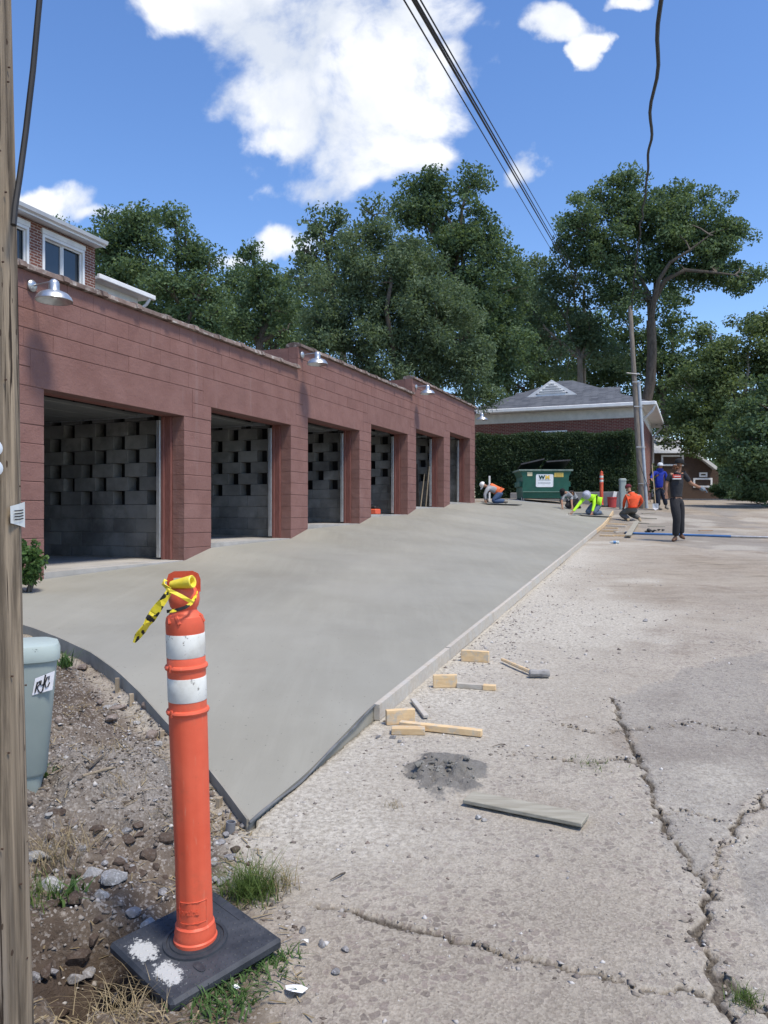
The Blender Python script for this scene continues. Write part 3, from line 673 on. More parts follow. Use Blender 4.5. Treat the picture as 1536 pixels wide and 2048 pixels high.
for si, (a, b, j) in enumerate(SEC):
    n = int(round((b - a) / TL)); st = (b - a - (.0 if si == 2 else .02)) / n
    for i in range(n):
        o = link('coping_tile', cme, M['coping'], garage); o.location = FR((a + (0.01 if si else 0) + i * st, 0, zj(j) + .012)) - garage.location
        o.rotation_euler = (random.gauss(0, .012), random.gauss(0, .004), ANG); o.scale = (st / TL * .995, 1, 1)
# barn lamps
def lamp(name, label, s, z, out=.32, face=None, group='barn lamps along the garage front'):
    base = FR((s, 0, z)); ax = (face or NV).normalized()
    rt = empty(name, base, label, 'lamp', group)
    m = MB(); q = ax.to_track_quat('Z', 'Y').to_matrix().to_4x4(); T = Matrix.Translation(base + ax * .003) @ q
    m.lathe([(.062, 0), (.062, .022), (.05, .034), (.03, .045)], 20, T); m.build('wall_plate', M['galv'], rt, True)
    m = MB(); c = base + ax * out; m.tube([base + ax * .04, base + ax * (out * .55) + Vector((0, 0, .008)), c + Vector((0, 0, .012))], .011, 8); m.build('arm', M['galv'], rt, True)
    m = MB(); T = Matrix.Translation(c + Vector((0, 0, -.195)))
    m.lathe([(.185, 0), (.190, .004), (.186, .012), (.172, .045), (.14, .078), (.095, .098), (.06, .108), (.055, .115), (.055, .185), (.048, .205), (.032, .222), (.014, .232)], 28, T, False)
    m.lathe([(.183, .002), (.168, .043), (.136, .074), (.09, .094), (.0, .1)], 28, T, False); m.build('shade', M['galv'], rt, True)
    m = MB(); m.lathe([(.002, .02), (.025, .03), (.032, .055), (.02, .085), (.018, .1)], 14, T); m.build('bulb', M['white_dull'], rt, True)
    return rt
lamp('barn_lamp', 'grey barn lamp on the lowest garage parapet near the wooden pole', s_of_Z(8.21), CZ + (1030 - 572) / 1540 * 8.21)
lamp('barn_lamp', 'grey barn lamp at the lower step of the garage parapet', s_of_Z(13.82), CZ + (1030 - 710) / 1540 * 13.82)
lamp('barn_lamp', 'grey barn lamp at the upper step of the garage parapet', s_of_Z(19.42), CZ + (1030 - 774) / 1540 * 19.42)
lamp('barn_lamp', 'grey barn lamp on the end corner of the garage beside the hedge', GS1, CZ + (1030 - 826) / 1540 * 24.6, .34, (DV * .9 + NV * .45))
# things inside the bays
def toolcase():
    s = DOORS[3][0] + .72; n = -1.05; z = float(Fz(DOORS[3][1])) + .022
    s = DOORS[3][1] - .55; n = -.75
    rt = empty('tool_case', FR((s, n, z)), 'small orange tool case with dark lid standing in the fourth garage bay', 'tool case')
    m = G(); m.box(s - .15, s + .15, n - .2, n + .2, z, z + .13, .02); m.build('case_body', M['orange'], rt)
    m = G(); m.box(s - .13, s + .13, n - .17, n + .17, z + .131, z + .2, .02); m.build('lid', M['black'], rt)
    m = G(); m.tube([(s - .07, n, z + .19), (s - .07, n, z + .24), (s + .07, n, z + .24), (s + .07, n, z + .19)], .012, 6); m.build('handle', M['black'], rt)
toolcase()
z5 = float(Fz(DOORS[4][1])) + .022; s5 = DOORS[4][1]
m = G(); Mx = Matrix.Translation((s5 - .10, -1.0, z5)) @ Matrix.Rotation(R(-8), 4, 'Y'); m.box(-.32, -.30, -.7, .42, 0, 1.25, 0, Mx)
tag(m.build('plywood_sheet', pm('dark_stained_plywood', (.035, .03, .028), (.06, .05, .045), 5, .8, .2, 20, var=0)), 'dark plywood sheet leaning on the wall inside the fifth garage bay', 'board')
for i, dx in enumerate((.0, .14)):
    m = G(); m.tube([(s5 - .34 - dx * .3, -.42 - dx, z5), (s5 - .10, -.40 - dx, z5 + 1.15 - i * .2)], .016, 8)
    tag(m.build('broom_handle', M['stake'], None, True), ('longer' if i == 0 else 'shorter') + ' wooden pole leaning beside the plywood in the fifth bay', 'pole')

# ------------------------------------------------------------------ brick apartment house behind the garages
brickA = brickmat('red_brick_apartments', (.22, .085, .06), (.155, .06, .045), (.42, .38, .34), ang=-ANG)
AF = -15.8 * NV.x - 0          # plane X = -15.8 + .4065 Y  -> offset along NV
AN = AF - NF
def zpx(y, Y): return CZ + (1030 - y) / 1540 * Y
def sA(px): Y = 15.8 / (.4065 - (px - 768) / 1540); X = (px - 768) / 1540 * Y; return X * DV.x + Y * DV.y, Y
sa1, Ya1 = sA(190); sa0 = sa1 - 11.0; ztop = zpx(500, sA(205)[1])
apt = empty('apartment_house', FR((sa0 + 5, AN - 4, float(Fz(sa0)))), 'red brick house with white windows and gutter rising behind the garage roof', 'house')
WINS = []
sw0, Yw = sA(84); sw1, _ = sA(168); zw1 = zpx(478, sA(110)[1]); zw0 = zw1 - 1.25
ww = sw1 - sw0; WINS = [(sw0, sw1)]
wl_ = sA(57)[0]
WINS.append((wl_ - ww, wl_)); WINS.append((wl_ - ww * 2 - (sw0 - wl_), wl_ - ww - (sw0 - wl_)))
def wall_with_windows(fr, s0, s1, n0, n1, z0, z1, wins, wz0, wz1):
    m = MB(fr); wins = sorted(wins); x = s0
    m.box(s0, s1, n0, n1, z0, wz0); m.box(s0, s1, n0, n1, wz1, z1)
    for a, b in wins: m.box(x, a, n0, n1, wz0, wz1); x = b
    m.box(x, s1, n0, n1, wz0, wz1); return m
zb_ = float(Fz(sa0)) - .3
wm_ = wall_with_windows(FR, sa0, sa1, AN - .3, AN, zb_, ztop - .05, WINS, zw0, zw1); aw = wm_.build('wall', brickA, apt)
G().box(sa1 - .3, sa1 - .002, AN - 7, AN - .3, zb_, ztop - .05).build('wall', brickA, apt)
G().box(sa0, sa0 + .3, AN - 7, AN - .3, zb_, ztop - .05).build('wall', brickA, apt)
G().box(sa0 - .4, sa1 + .02, AN - 7.3, AN + .30, ztop - .04, ztop + .03).build('soffit', M['white'], apt)
rf = G(); z = ztop + .031
rf.add([(sa0 - .4, AN + .30, z), (sa1 + .02, AN + .30, z), (sa1 + .02, AN - 7.3, z), (sa0 - .4, AN - 7.3, z), (sa0 + 3, AN - 3.4, z + .7), (sa1 - 3, AN - 3.4, z + .7)], [(0, 1, 5, 4), (1, 2, 5), (2, 3, 4, 5), (3, 0, 4), (3, 2, 1, 0)])
rf.build('roof', shingle('grey_shingle_a', (.13, .13, .14), (.2, .2, .21), ang=-ANG), apt)
gt = G()
for prof in [[(.30, -.06), (.39, -.03), (.42, .05), (.405, .05), (.38, -.015), (.31, -.045)]]:
    n = len(prof); vs = [(sa0 - .4, AN + a, ztop + .03 + b) for a, b in prof] + [(sa1 + .04, AN + a, ztop + .03 + b) for a, b in prof]
    gt.add(vs, [(i, (i + 1) % n, n + (i + 1) % n, n + i) for i in range(n)] + [tuple(range(n)), tuple(range(n, 2 * n))[::-1]])
gt.box(sa0 - .4, sa1 + .04, AN + .301, AN + .31, ztop - .07, ztop + .07); gt.build('gutter', M['white'], apt)
def window(fr, parent, a, b, z0, z1, n, panes=2, fw=.07, proud=.03):
    w = MB(fr)
    w.box(a, b, n - .12, n + proud, z1 - fw, z1, .004); w.box(a, b, n - .12, n + proud, z0, z0 + fw, .004)
    w.box(a, a + fw, n - .12, n + proud, z0 + fw, z1 - fw, .004); w.box(b - fw, b, n - .12, n + proud, z0 + fw, z1 - fw, .004)
    wo_ = w.build('window', M['white'], parent)
    L = (b - a - 2 * fw) / panes
    for i in range(panes):
        x0 = a + fw + i * L; x1 = x0 + L
        if panes > 1:
            sh = MB(fr); d = n - .07 + (.03 if i % 2 else 0); t = .035
            sh.box(x0, x0 + t, d - .03, d, z0 + fw, z1 - fw); sh.box(x1 - t, x1, d - .03, d, z0 + fw, z1 - fw); sh.box(x0 + t, x1 - t, d - .03, d, z0 + fw, z0 + fw + t); sh.box(x0 + t, x1 - t, d - .03, d, z1 - fw - t, z1 - fw)
            sh.build('sash', M['white'], wo_)
        MB(fr).box(x0 + .02, x1 - .02, n - .105, n - .1, z0 + fw, z1 - fw).build('pane', M['glass'], wo_)
    return wo_
for a, b in WINS:
    window(FR, apt, a, b, zw0, zw1, AN, 2)
    G().box(a - .02, b + .02, AN + .001, AN + .045, zw1 + .002, ztop - .12, .005).build('head_panel', M['white'], apt)
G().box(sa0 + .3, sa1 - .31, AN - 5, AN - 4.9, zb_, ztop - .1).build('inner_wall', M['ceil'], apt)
# lower wing
sw2, Yw2 = sA(303); zl = zpx(600, Yw2)
G().box(sa1 + .003, sw2 - .3, AN - 6, AN - .25, zb_, zl - .03).build('wing_wall', brickA, apt)
G().box(sa1 + .003, sw2 - .1, AN - 6.2, AN + .05, zl - .029, zl + .05).build('wing_soffit', M['white'], apt)
gw = G(); gw.box(sa1 + .003, sw2, AN + .051, AN + .16, zl - .03, zl + .10, .015); gw.build('wing_gutter', M['white'], apt)
G().box(sa1 + .003, sw2 - .35, AN - .249, AN - .2, zl - .25, zl - .031).build('wing_frieze', M['white_dull'], apt)
wr = G(); wr.add([(sa1 + .003, AN + .05, zl + .051), (sw2 - .1, AN + .05, zl + .051), (sw2 - .1, AN - 6.2, zl + .051), (sa1 + .003, AN - 6.2, zl + .051), (sa1 + .003, AN - 6.2, zl + .5), (sw2 - 1.5, AN - 6.2, zl + .5)], [(0, 1, 5, 4), (1, 2, 5), (0, 3, 2, 1), (3, 4, 5, 2), (0, 4, 3)])
wr.build('wing_roof', shingle('grey_shingle_w', (.13, .13, .14), (.2, .2, .21), ang=-ANG), apt)
G().tube([(sw2 - .2, AN + .1, zl - .03), (sw2 - .25, AN + .02, zl - .2), (sw2 - .34, AN - .18, zl - .35), (sw2 - .34, AN - .18, zb_)], .045, 8).build('downspout', M['white'], apt, True)

# ------------------------------------------------------------------ brick bungalow past the hedge
YB = 33.0; pc = P(1308, 803, YB); sB = pc.x * DV.x + pc.y * DV.y; nB = pc.x * NV.x + pc.y * NV.y - NF; ze = pc.z
gB = float(base_z(pc.x, pc.y)); EV = .55
bung = empty('brick_bungalow', FR((sB + 4, nB - 4, gB)), 'low red brick bungalow with grey hipped roof and white gable vent behind the hedge', 'house')
brickB = brickmat('red_brick_bungalow', (.21, .06, .045), (.14, .04, .032), (.30, .24, .21), ang=-ANG)
BW, BD = 8.6, 9.0
fs0, fs1 = sB + EV, sB + BD; fn0, fn1 = nB - BW, nB - EV
def rect_walls(parent, mat, s0, s1, n0, n1, z0, z1, t=.25):
    G().box(s0, s0 + t, n0, n1, z0, z1).build('wall', mat, parent); G().box(s1 - t, s1, n0, n1, z0, z1).build('wall', mat, parent)
    G().box(s0 + t, s1 - t, n1 - t, n1, z0, z1).build('wall', mat, parent); G().box(s0 + t, s1 - t, n0, n0 + t, z0, z1).build('wall', mat, parent)
rect_walls(bung, brickB, fs0, fs1, fn0 + EV, fn1, gB - .3, ze - .35)
for a, b, c, d in ((fs0 - .03, fs0 + .1, fn0 + EV - .03, fn1 + .03), (fs0 + .1, fs1, fn1 - .05, fn1 + .03)):
    G().box(a, b, c, d, ze - .58, ze - .125, .01).build('frieze_board', M['white_dull'], bung)
G().box(sB, fs1 + EV, nB - BW, nB, ze - .12, ze - .06).build('soffit', M['white'], bung)
G().box(sB - .10, sB - .001, nB - BW, nB + .06, ze - .14, ze + .02, .02).build('gutter', M['white'], bung)
G().box(sB, fs1 + EV, nB + .001, nB + .10, ze - .14, ze + .02, .02).build('gutter', M['white'], bung)
shB = shingle('blue_grey_shingle', (.075, .083, .10), (.13, .14, .16), .34, .15, ang=-ANG)
zr = ze + 1.75; z0 = ze - .05; a0, a1, b0_, b1 = sB - .02, fs1 + EV, nB - BW, nB + .02
rs0, rs1 = sB + 3.6, sB + 5.6; rn = nB - BW / 2
r = G(); r.add([(a0, b0_, z0), (a0, b1, z0), (a1, b1, z0), (a1, b0_, z0), (rs0, rn - .35, zr), (rs0, rn + .35, zr), (rs1, rn + .35, zr), (rs1, rn - .35, zr)],
             [(0, 1, 5, 4), (1, 2, 6, 5), (2, 3, 7, 6), (3, 0, 4, 7), (4, 5, 6, 7), (3, 2, 1, 0)])
br = r.build('roof', shB, bung)
# gable vent on the front slope and side dormers
gn = nB - 4.62; gs = sB + 1.6; gz0 = z0 + (gs - a0) / (rs0 - a0) * (zr - z0); gw_, gh = 1.14, .72
g_ = G(); g_.add([(gs, gn - gw_, gz0), (gs, gn + gw_, gz0), (gs, gn, gz0 + gh), (gs + 2.2, gn, gz0 + gh)], [(0, 1, 2), (0, 2, 3), (1, 3, 2), (0, 3, 1)]); gab = g_.build('gable', shB, br)
fr_ = G()
for sg in (-1, 1):
    fr_.add([(gs - .05, gn + sg * gw_ * 1.03, gz0 - .02), (gs - .05, gn, gz0 + gh + .02), (gs - .05, gn, gz0 + gh - .15), (gs - .05, gn + sg * gw_ * .8, gz0 - .02), (gs - .003, gn + sg * gw_ * 1.03, gz0 - .02), (gs - .003, gn, gz0 + gh + .02), (gs - .003, gn, gz0 + gh - .15), (gs - .003, gn + sg * gw_ * .8, gz0 - .02)],
            [(0, 1, 2, 3), (0, 4, 5, 1), (3, 2, 6, 7), (0, 3, 7, 4), (7, 6, 5, 4)])
fr_.box(gs - .052, gs - .002, gn - gw_ * .8, gn + gw_ * .8, gz0 - .02, gz0 + .06); fr_.build('gable_trim', M['white'], gab)
for i in range(5):
    zz = gz0 + .08 + i * .11; hw = gw_ * .78 * (1 - (zz + .1 - gz0) / gh)
    Mx = Matrix.Translation((gs - .02, gn, zz)) @ Matrix.Rotation(R(-28), 4, 'Y'); G().box(-.035, .035, -hw, hw, 0, .075, 0, Mx).build('louvre', M['white'], gab)
for sg, px in ((1, 1224), (-1, 1040)):
    n_ = rn + sg * 2.05; s_ = sB + 4.0; zt = z0 + 1.42
    d = G(); d.add([(s_ - 1.1, n_ + sg * .5, zt - .75), (s_ + 1.1, n_ + sg * .5, zt - .75), (s_, n_ + sg * .5, zt), (s_, rn, zt + .02), (s_ - 1.1, rn, zt - .75), (s_ + 1.1, rn, zt - .75)], [(0, 1, 2), (0, 2, 3, 4), (1, 5, 3, 2), (0, 4, 5, 1)]); d.build('side_gable', shB, br)
# downspouts on the road side
zt = ze - .1
G().tube([(sB + .1, nB + .05, zt), (sB + .12, nB - .05, zt - .25), (sB + .45, nB - .5, zt - .65), (sB + .47, nB - .5, zt - 1.0), (sB + .47, nB - .5, gB + .15), (sB + .25, nB - .35, gB + .06)], .05, 8).build('downspout', M['white'], bung, True)
G().tube([(fs1 - .5, nB + .05, zt), (fs1 - .5, nB - .1, zt - .2), (fs1 - .5, nB - .47, zt - .6), (fs1 - .5, nB - .47, gB)], .06, 8).build('downspout', M['white'], bung, True)
wn_ = nB - BW / 2 - .2
FRb = lambda p: FR((sB + EV - p[1], p[0], p[2]))
window(FRb, bung, wn_ - .75, wn_ + .75, ze - 2.2, ze - 1.02, .0, 2)
# ------------------------------------------------------------------ brown cottage at the end of the road
YC = 52.0; c0 = P(1293, 985, YC); zg = float(base_z(c0.x, c0.y))
def FC(p): return Vector((c0.x + p[0], YC + p[1], p[2]))
def zc(y): return zpx(y, YC)
def xc(px): return (px - 768) / 1540 * YC - c0.x
cot = empty('brown_cottage', FC((2.5, 3, zg)), 'dark brown cottage with pale grey roof and white windows at the road end', 'house')
siding = pm('brown_siding', (.055, .035, .026), (.085, .055, .04), 4, .85, .3, 20, (1, 1, 14), var=0)
def wallpoly(poly, y0, y1, name, mat, par):
    n = len(poly); m = MB(FC); m.add([(a, y0, b) for a, b in poly] + [(a, y1, b) for a, b in poly], [tuple(range(n)), tuple(range(n, 2 * n))[::-1]] + [((i + 1) % n, i, n + i, n + (i + 1) % n) for i in range(n)]); return m.build(name, mat, par)
wallpoly([(xc(1285), zg - .3), (xc(1437), zg - .3), (xc(1437), zc(945)), (xc(1386), zc(905)), (xc(1285), zc(905))], 0, 7, 'wall', siding, cot)
shC = shingle('pale_grey_shingle', (.34, .35, .36), (.42, .43, .44), .4, .2)
x0, x1 = xc(1280), xc(1390); ze_ = zc(907)
m = MB(FC); m.add([(x0 - 1, -.4, ze_), (x1, -.4, ze_), (x1 - 1.6, 3.0, zc(867)), (x0 - 1, 3.0, zc(867)), (x0 - 1, 6.5, ze_), (x1, 6.5, ze_)], [(0, 1, 2, 3), (1, 5, 2), (3, 2, 5, 4), (0, 4, 5, 1), (0, 3, 4)]); cr_ = m.build('roof', shC, cot)
m = MB(FC); m.add([(x1 + .02, -.35, ze_ + .02), (xc(1425), -.35, zc(935)), (xc(1425), 6.5, zc(935)), (x1 + .02, 6.5, ze_ + .02), (x1 + .02, -.35, ze_ - .13), (xc(1425), -.35, zc(935) - .15), (xc(1425), 6.5, zc(935) - .15), (x1 + .02, 6.5, ze_ - .13)], [(0, 3, 2, 1), (4, 5, 6, 7), (0, 1, 5, 4), (1, 2, 6, 5), (3, 7, 6, 2), (0, 4, 7, 3)]); m.build('lean_roof', shC, cot)
MB(FC).bar((x1 - .05, -.45, ze_ - .05), (xc(1425) + .1, -.45, zc(935) - .1), .12, .2).build('barge_board', M['white_dull'], cot)
m = MB(FC); m.box(xc(1350), xc(1380), 1.6, 4, zc(892), zc(881)); m.build('dormer_wall', M['white_dull'], cot)
m = MB(FC); m.add([(xc(1330), 1.2, zc(880)), (xc(1385), 1.2, zc(882)), (xc(1358), 3, zc(862)), (xc(1325), 3, zc(862)), (xc(1385), 5, zc(882)), (xc(1330), 5, zc(880))], [(0, 1, 2, 3), (1, 4, 2), (2, 4, 5, 3), (0, 3, 5), (0, 5, 4, 1)]); m.build('dormer_roof', shC, cot)
FCw = lambda p: FC((p[0], -p[1], p[2]))
window(FCw, cot, xc(1322), xc(1367), zc(932), zc(910), .01, 3, .12, .06)
window(FCw, cot, xc(1386), xc(1424), zc(975), zc(956), .01, 3, .12, .06); window(FCw, cot, xc(1398), xc(1414), zc(954), zc(945), .01, 1, .1, .06)

# ------------------------------------------------------------------ trees
def leaves(cent, rad, n_per, size, asp=.55, seed=0, up=.25, cl_tint=None, drop=0):
    """cent (K,3), rad (K,3): leaf quads scattered round each clump"""
    rg = np.random.default_rng(seed); K = len(cent); n = np.maximum(3, (n_per if np.ndim(n_per) else np.full(K, n_per)).astype(int)); idx = np.repeat(np.arange(K), n); N = len(idx)
    d = rg.normal(size=(N, 3)); d /= np.linalg.norm(d, axis=1)[:, None]; rr = rg.uniform(0, 1, N) ** .5
    p = cent[idx] + d * rr[:, None] * rad[idx]; p[:, 2] -= drop * rg.uniform(0, 1, N) ** 2
    nrm = rg.normal(size=(N, 3)); nrm[:, 2] += up; nrm += d * .35; nrm /= np.linalg.norm(nrm, axis=1)[:, None]
    t = rg.normal(size=(N, 3)); t[:, 2] -= drop * .8; t -= nrm * (t * nrm).sum(1)[:, None]; t /= np.linalg.norm(t, axis=1)[:, None] + 1e-9
    b = np.cross(nrm, t); L = size * rg.uniform(.65, 1.35, N)[:, None]; W = L * asp
    v = np.stack([p - t * L * .5, p + b * W * .5 - t * L * .05 + nrm * L * .08, p + t * L * .5, p - b * W * .5 - t * L * .05 + nrm * L * .08], 1).reshape(-1, 3)
    ct = rg.uniform(.15, .75, K) if cl_tint is None else cl_tint
    tint = np.clip(ct[idx] + rg.normal(0, .2, N), 0, 1); return v, np.arange(4 * N).reshape(-1, 4), np.repeat(tint, 4)
def branch(m, a, b, r0, r1, seed, bend=.12, n=5, sides=6):
    rr = random.Random(seed); a = Vector(a); b = Vector(b); L = (b - a).length; pts = []; o1 = Vector((rr.gauss(0, 1), rr.gauss(0, 1), rr.gauss(.4, .6))) * L * bend
    for i in range(n + 1):
        t = i / n; pts.append(a.lerp(b, t) + o1 * math.sin(math.pi * t) + Vector((rr.gauss(0, 1), rr.gauss(0, 1), 0)) * L * .012 * (0 < i < n))
    m.tube(pts, [r0 + (r1 - r0) * i / n for i in range(n + 1)], sides); return pts
def tree(name, label, blobs, Y, trunk, mat, seed, leaf=.16, dens=1.0, group='trees behind the garages', bark='bark', clump=.75, trunk_r=.28, drop=0, limbs=None, asp=.55, dep=.85, gap=.0):
    rg = np.random.default_rng(seed); f = Y / FPX; base = Vector((trunk[0], trunk[1], 0)) if len(trunk) == 2 and abs(trunk[1]) < 400 and isinstance(trunk, tuple) and trunk[1] > 5 and abs(trunk[0]) < 100 else None
    base = Vector(((trunk[0] - HX) * f, Y, 0)) if trunk[0] > 100 or base is None else base
    base.z = float(base_z(base.x, base.y)) - .05
    rt = empty(name, base, label, 'tree', group)
    cs, rs, cb = [], [], []
    for bi, (px, py, rx, ry) in enumerate(blobs):
        rx *= 1.12; ry *= 1.08
        c = np.array(P(px, py, Y)); r3 = np.array([rx * f, (rx + ry) / 2 * f * dep, ry * f]); area = (r3[0] * r3[1] + r3[0] * r3[2] + r3[1] * r3[2]) / 3
        K = max(5, int(area / (clump ** 2) * 4.6 * (1 - gap)))
        d = rg.normal(size=(K, 3)); d /= np.linalg.norm(d, axis=1)[:, None]; u = rg.uniform(0, 1, K) ** .42
        cc = c + d * u[:, None] * r3; cs.append(cc); cr = clump * rg.uniform(.55, 1.25, K); rs.append(np.stack([cr, cr, cr * rg.uniform(.55, .85, K)], 1)); cb += [bi] * K
    C = np.concatenate(cs); Rr = np.concatenate(rs); cb = np.array(cb)
    npc = (Rr[:, 0] ** 2 / (leaf * leaf * asp) * 6.5 * dens)
    v, q, tint = leaves(C, Rr, npc, leaf, asp, seed + 1, drop=drop)
    cr = link('crown', npmesh('crown', v - np.array(base), q, {'tint': tint}), M[mat], rt)
    tm = MB(); cen = Vector(C.mean(0)); zmin = min(P(b[0], b[1] + b[3], Y).z for b in blobs); fork = Vector((base.x * .6 + cen.x * .4, base.y * .8 + cen.y * .2, max(base.z + 1.5, zmin + (cen.z - zmin) * .25)))
    lm = MB()
    if limbs:
        fork = P(limbs[0][0][0], limbs[0][0][1], Y)
    branch(tm, base - Vector((0, 0, .3)), fork, trunk_r, trunk_r * .68, seed, .03, 6, 9)
    ends = []
    if limbs:
        for li_, pl in enumerate(limbs):
            pts = [P(x, y, Y + (li_ % 3 - 1) * .5 * i) for i, (x, y) in enumerate(pl)]; lm.tube(pts, [trunk_r * .46 * (1 - .88 * i / (len(pts) - 1)) + .012 for i in range(len(pts))], 7); ends += pts[1:]
    else:
        for bi, (px, py, rx, ry) in enumerate(blobs):
            c = P(px, py, Y); pts = branch(lm, fork, c, trunk_r * .42, trunk_r * .14, seed + 7 * bi, .10); ends += pts[2:]
    ea = np.array([tuple(e_) for e_ in ends]); sel = rg.choice(len(C), min(len(C), 60), replace=False)
    for i in sel:
        c = Vector(C[i]); j = int(np.argmin(((ea - C[i]) ** 2).sum(1))); branch(lm, ends[j], c, trunk_r * .12 + .01, .012, seed + int(i), .10, 3, 4)
    tk = tm.build('trunk', M[bark], rt, True); lm.build('limbs', M[bark], tk, True)
    return rt
T = tree
# left, behind the apartment wing
T('leafy_tree', 'broad bushy tree rising behind the brick house wing', [(250, 480, 55, 60), (230, 560, 50, 70), (290, 560, 70, 80), (270, 440, 40, 28), (215, 620, 40, 50)], 34, (250, 900), 'leaf_a', 101, .17, clump=.7)
T('leafy_tree', 'rounded tree right of the bushy one above the garage wall', [(370, 500, 50, 52), (350, 450, 26, 26), (410, 560, 48, 62), (360, 610, 70, 70), (420, 660, 48, 50), (300, 650, 60, 40)], 32, (360, 900), 'leaf_a', 102, .16, clump=.7)
T('slender_tree', 'slender loose tree standing in the dip of the tree line', [(510, 560, 36, 62), (545, 590, 34, 56), (520, 650, 60, 50), (575, 660, 40, 50), (480, 640, 30, 45), (505, 512, 20, 18)], 36, (515, 900), 'leaf_b', 103, .17, .85, clump=.6, gap=.15)
T('cottonwood_tree', 'pale feathery tree with upright sprays behind the drooping tree', [(610, 500, 30, 58), (650, 500, 40, 50), (700, 490, 40, 45), (630, 445, 12, 22), (675, 440, 14, 20), (745, 430, 40, 32), (620, 560, 40, 60), (700, 560, 60, 60)], 44, (660, 900), 'leaf_c', 104, .24, .7, clump=.65, gap=.2)
T('tall_oak_tree', 'tallest dense dark tree of the line behind the garages', [(870, 400, 70, 55), (900, 470, 90, 80), (830, 410, 45, 45), (960, 520, 80, 90), (900, 600, 110, 110), (1000, 590, 55, 80), (940, 370, 30, 26), (860, 362, 30, 22), (1000, 700, 70, 70), (950, 700, 90, 80)], 42, (930, 900), 'leaf_b', 105, .2, clump=.85, trunk_r=.4)
T('drooping_tree', 'wide drooping grey green tree arching over the garage parapet', [(780, 520, 95, 70), (700, 590, 80, 80), (820, 590, 110, 90), (760, 680, 130, 70), (880, 660, 85, 100), (650, 660, 60, 55), (930, 740, 55, 60), (800, 730, 130, 45), (745, 470, 40, 30), (960, 790, 36, 45)], 31, (800, 900), 'leaf_c', 106, .15, 1.05, clump=.62, drop=.35, asp=.4)
T('roadside_tree', 'mid height tree with pale stems behind the bungalow roof', [(1090, 560, 60, 60), (1150, 560, 60, 60), (1060, 640, 60, 70), (1180, 620, 50, 70), (1130, 690, 90, 60), (1040, 560, 40, 40), (1210, 690, 46, 60), (1190, 530, 40, 40)], 50, (1180, 900), 'leaf_c', 107, .22, .75, clump=.85, bark='bark_pale', gap=.28, trunk_r=.26)
T('backdrop_tree', 'dark low tree filling in behind the bungalow ridge', [(1060, 730, 80, 60), (1150, 740, 90, 50), (1000, 740, 60, 60), (1230, 760, 60, 60)], 58, (1090, 900), 'leaf_b', 108, .26, .9, clump=1.0)
T('spreading_maple_tree', 'tall spreading tree with open forked limbs against the sky', [(1250, 400, 70, 48), (1180, 430, 62, 52), (1330, 420, 80, 45), (1410, 430, 60, 52), (1160, 480, 45, 50), (1450, 500, 52, 55), (1380, 500, 75, 50), (1290, 470, 90, 50), (1230, 510, 60, 40), (1455, 560, 60, 30), (1490, 545, 30, 30), (1340, 550, 40, 25), (1215, 560, 40, 45), (1255, 365, 40, 20), (1250, 590, 30, 50), (1420, 545, 60, 28), (1390, 470, 70, 50), (1375, 560, 40, 22), (1300, 520, 50, 35)], 47, (1296, 880), 'leaf_a', 109, .2, 1.1, clump=.8, trunk_r=.40, bark='bark', gap=.05,
  limbs=[[(1302, 640), (1308, 600), (1318, 560), (1340, 525), (1380, 500), (1420, 470)], [(1302, 640), (1298, 590), (1280, 555), (1258, 510), (1240, 450)], [(1302, 640), (1312, 575), (1310, 530), (1325, 470), (1330, 420)], [(1308, 600), (1330, 560), (1370, 540), (1430, 545), (1470, 550)], [(1298, 600), (1270, 570), (1225, 540), (1180, 470)]])
T('backdrop_tree', 'dense dark tree under the spreading crown', [(1330, 620, 40, 50), (1320, 690, 60, 60), (1270, 700, 50, 60), (1350, 760, 60, 70), (1250, 640, 30, 50)], 55, (1330, 900), 'leaf_b', 110, .25, .95, clump=.95)
T('roadside_tree', 'sunlit olive tree leaning over the road with pale bare branches', [(1430, 720, 70, 60), (1500, 680, 50, 50), (1470, 780, 90, 70), (1400, 790, 60, 60), (1530, 760, 60, 80), (1560, 660, 60, 50), (1420, 670, 30, 25), (1380, 840, 60, 60), (1450, 860, 80, 60), (1600, 760, 80, 90)], 40, (1475, 900), 'leaf_d', 111, .17, 1.0, clump=.75, bark='bark_pale', trunk_r=.3, group='trees along the road')
T('roadside_tree', 'dark leafy tree hanging low over the road edge', [(1500, 880, 60, 60), (1540, 820, 70, 70), (1560, 920, 70, 60), (1480, 930, 45, 50), (1620, 850, 80, 100), (1530, 960, 50, 35)], 30, (1560, 990), 'leaf_b', 112, .15, 1.0, clump=.6, trunk_r=.22, group='trees along the road')
T('backdrop_tree', 'shaded tree standing over the brown cottage', [(1370, 830, 50, 50), (1440, 880, 40, 60), (1420, 820, 60, 50), (1340, 810, 50, 40), (1460, 940, 30, 40), (1330, 850, 24, 20)], 64, (1440, 980), 'leaf_b', 113, .3, 1.0, clump=1.1, group='trees along the road')
T('leafy_tree', 'tree in the far corner behind the brick house roof', [(160, 470, 40, 28), (110, 470, 40, 30), (190, 520, 40, 40), (140, 540, 60, 50)], 46, (150, 900), 'leaf_a', 114, .22, .8, clump=.8)
T('backdrop_tree', 'far dense tree seen between the apartment wing and the slender tree', [(300, 620, 90, 70), (420, 630, 80, 70), (240, 660, 70, 60)], 52, (330, 900), 'leaf_a', 117, .25, .8, clump=1.0)
T('backdrop_tree', 'far dense tree closing the dip behind the slender tree', [(500, 640, 80, 70), (580, 640, 70, 80), (540, 580, 50, 50), (470, 570, 40, 40), (640, 640, 60, 70)], 54, (540, 900), 'leaf_a', 118, .25, .85, clump=1.0)
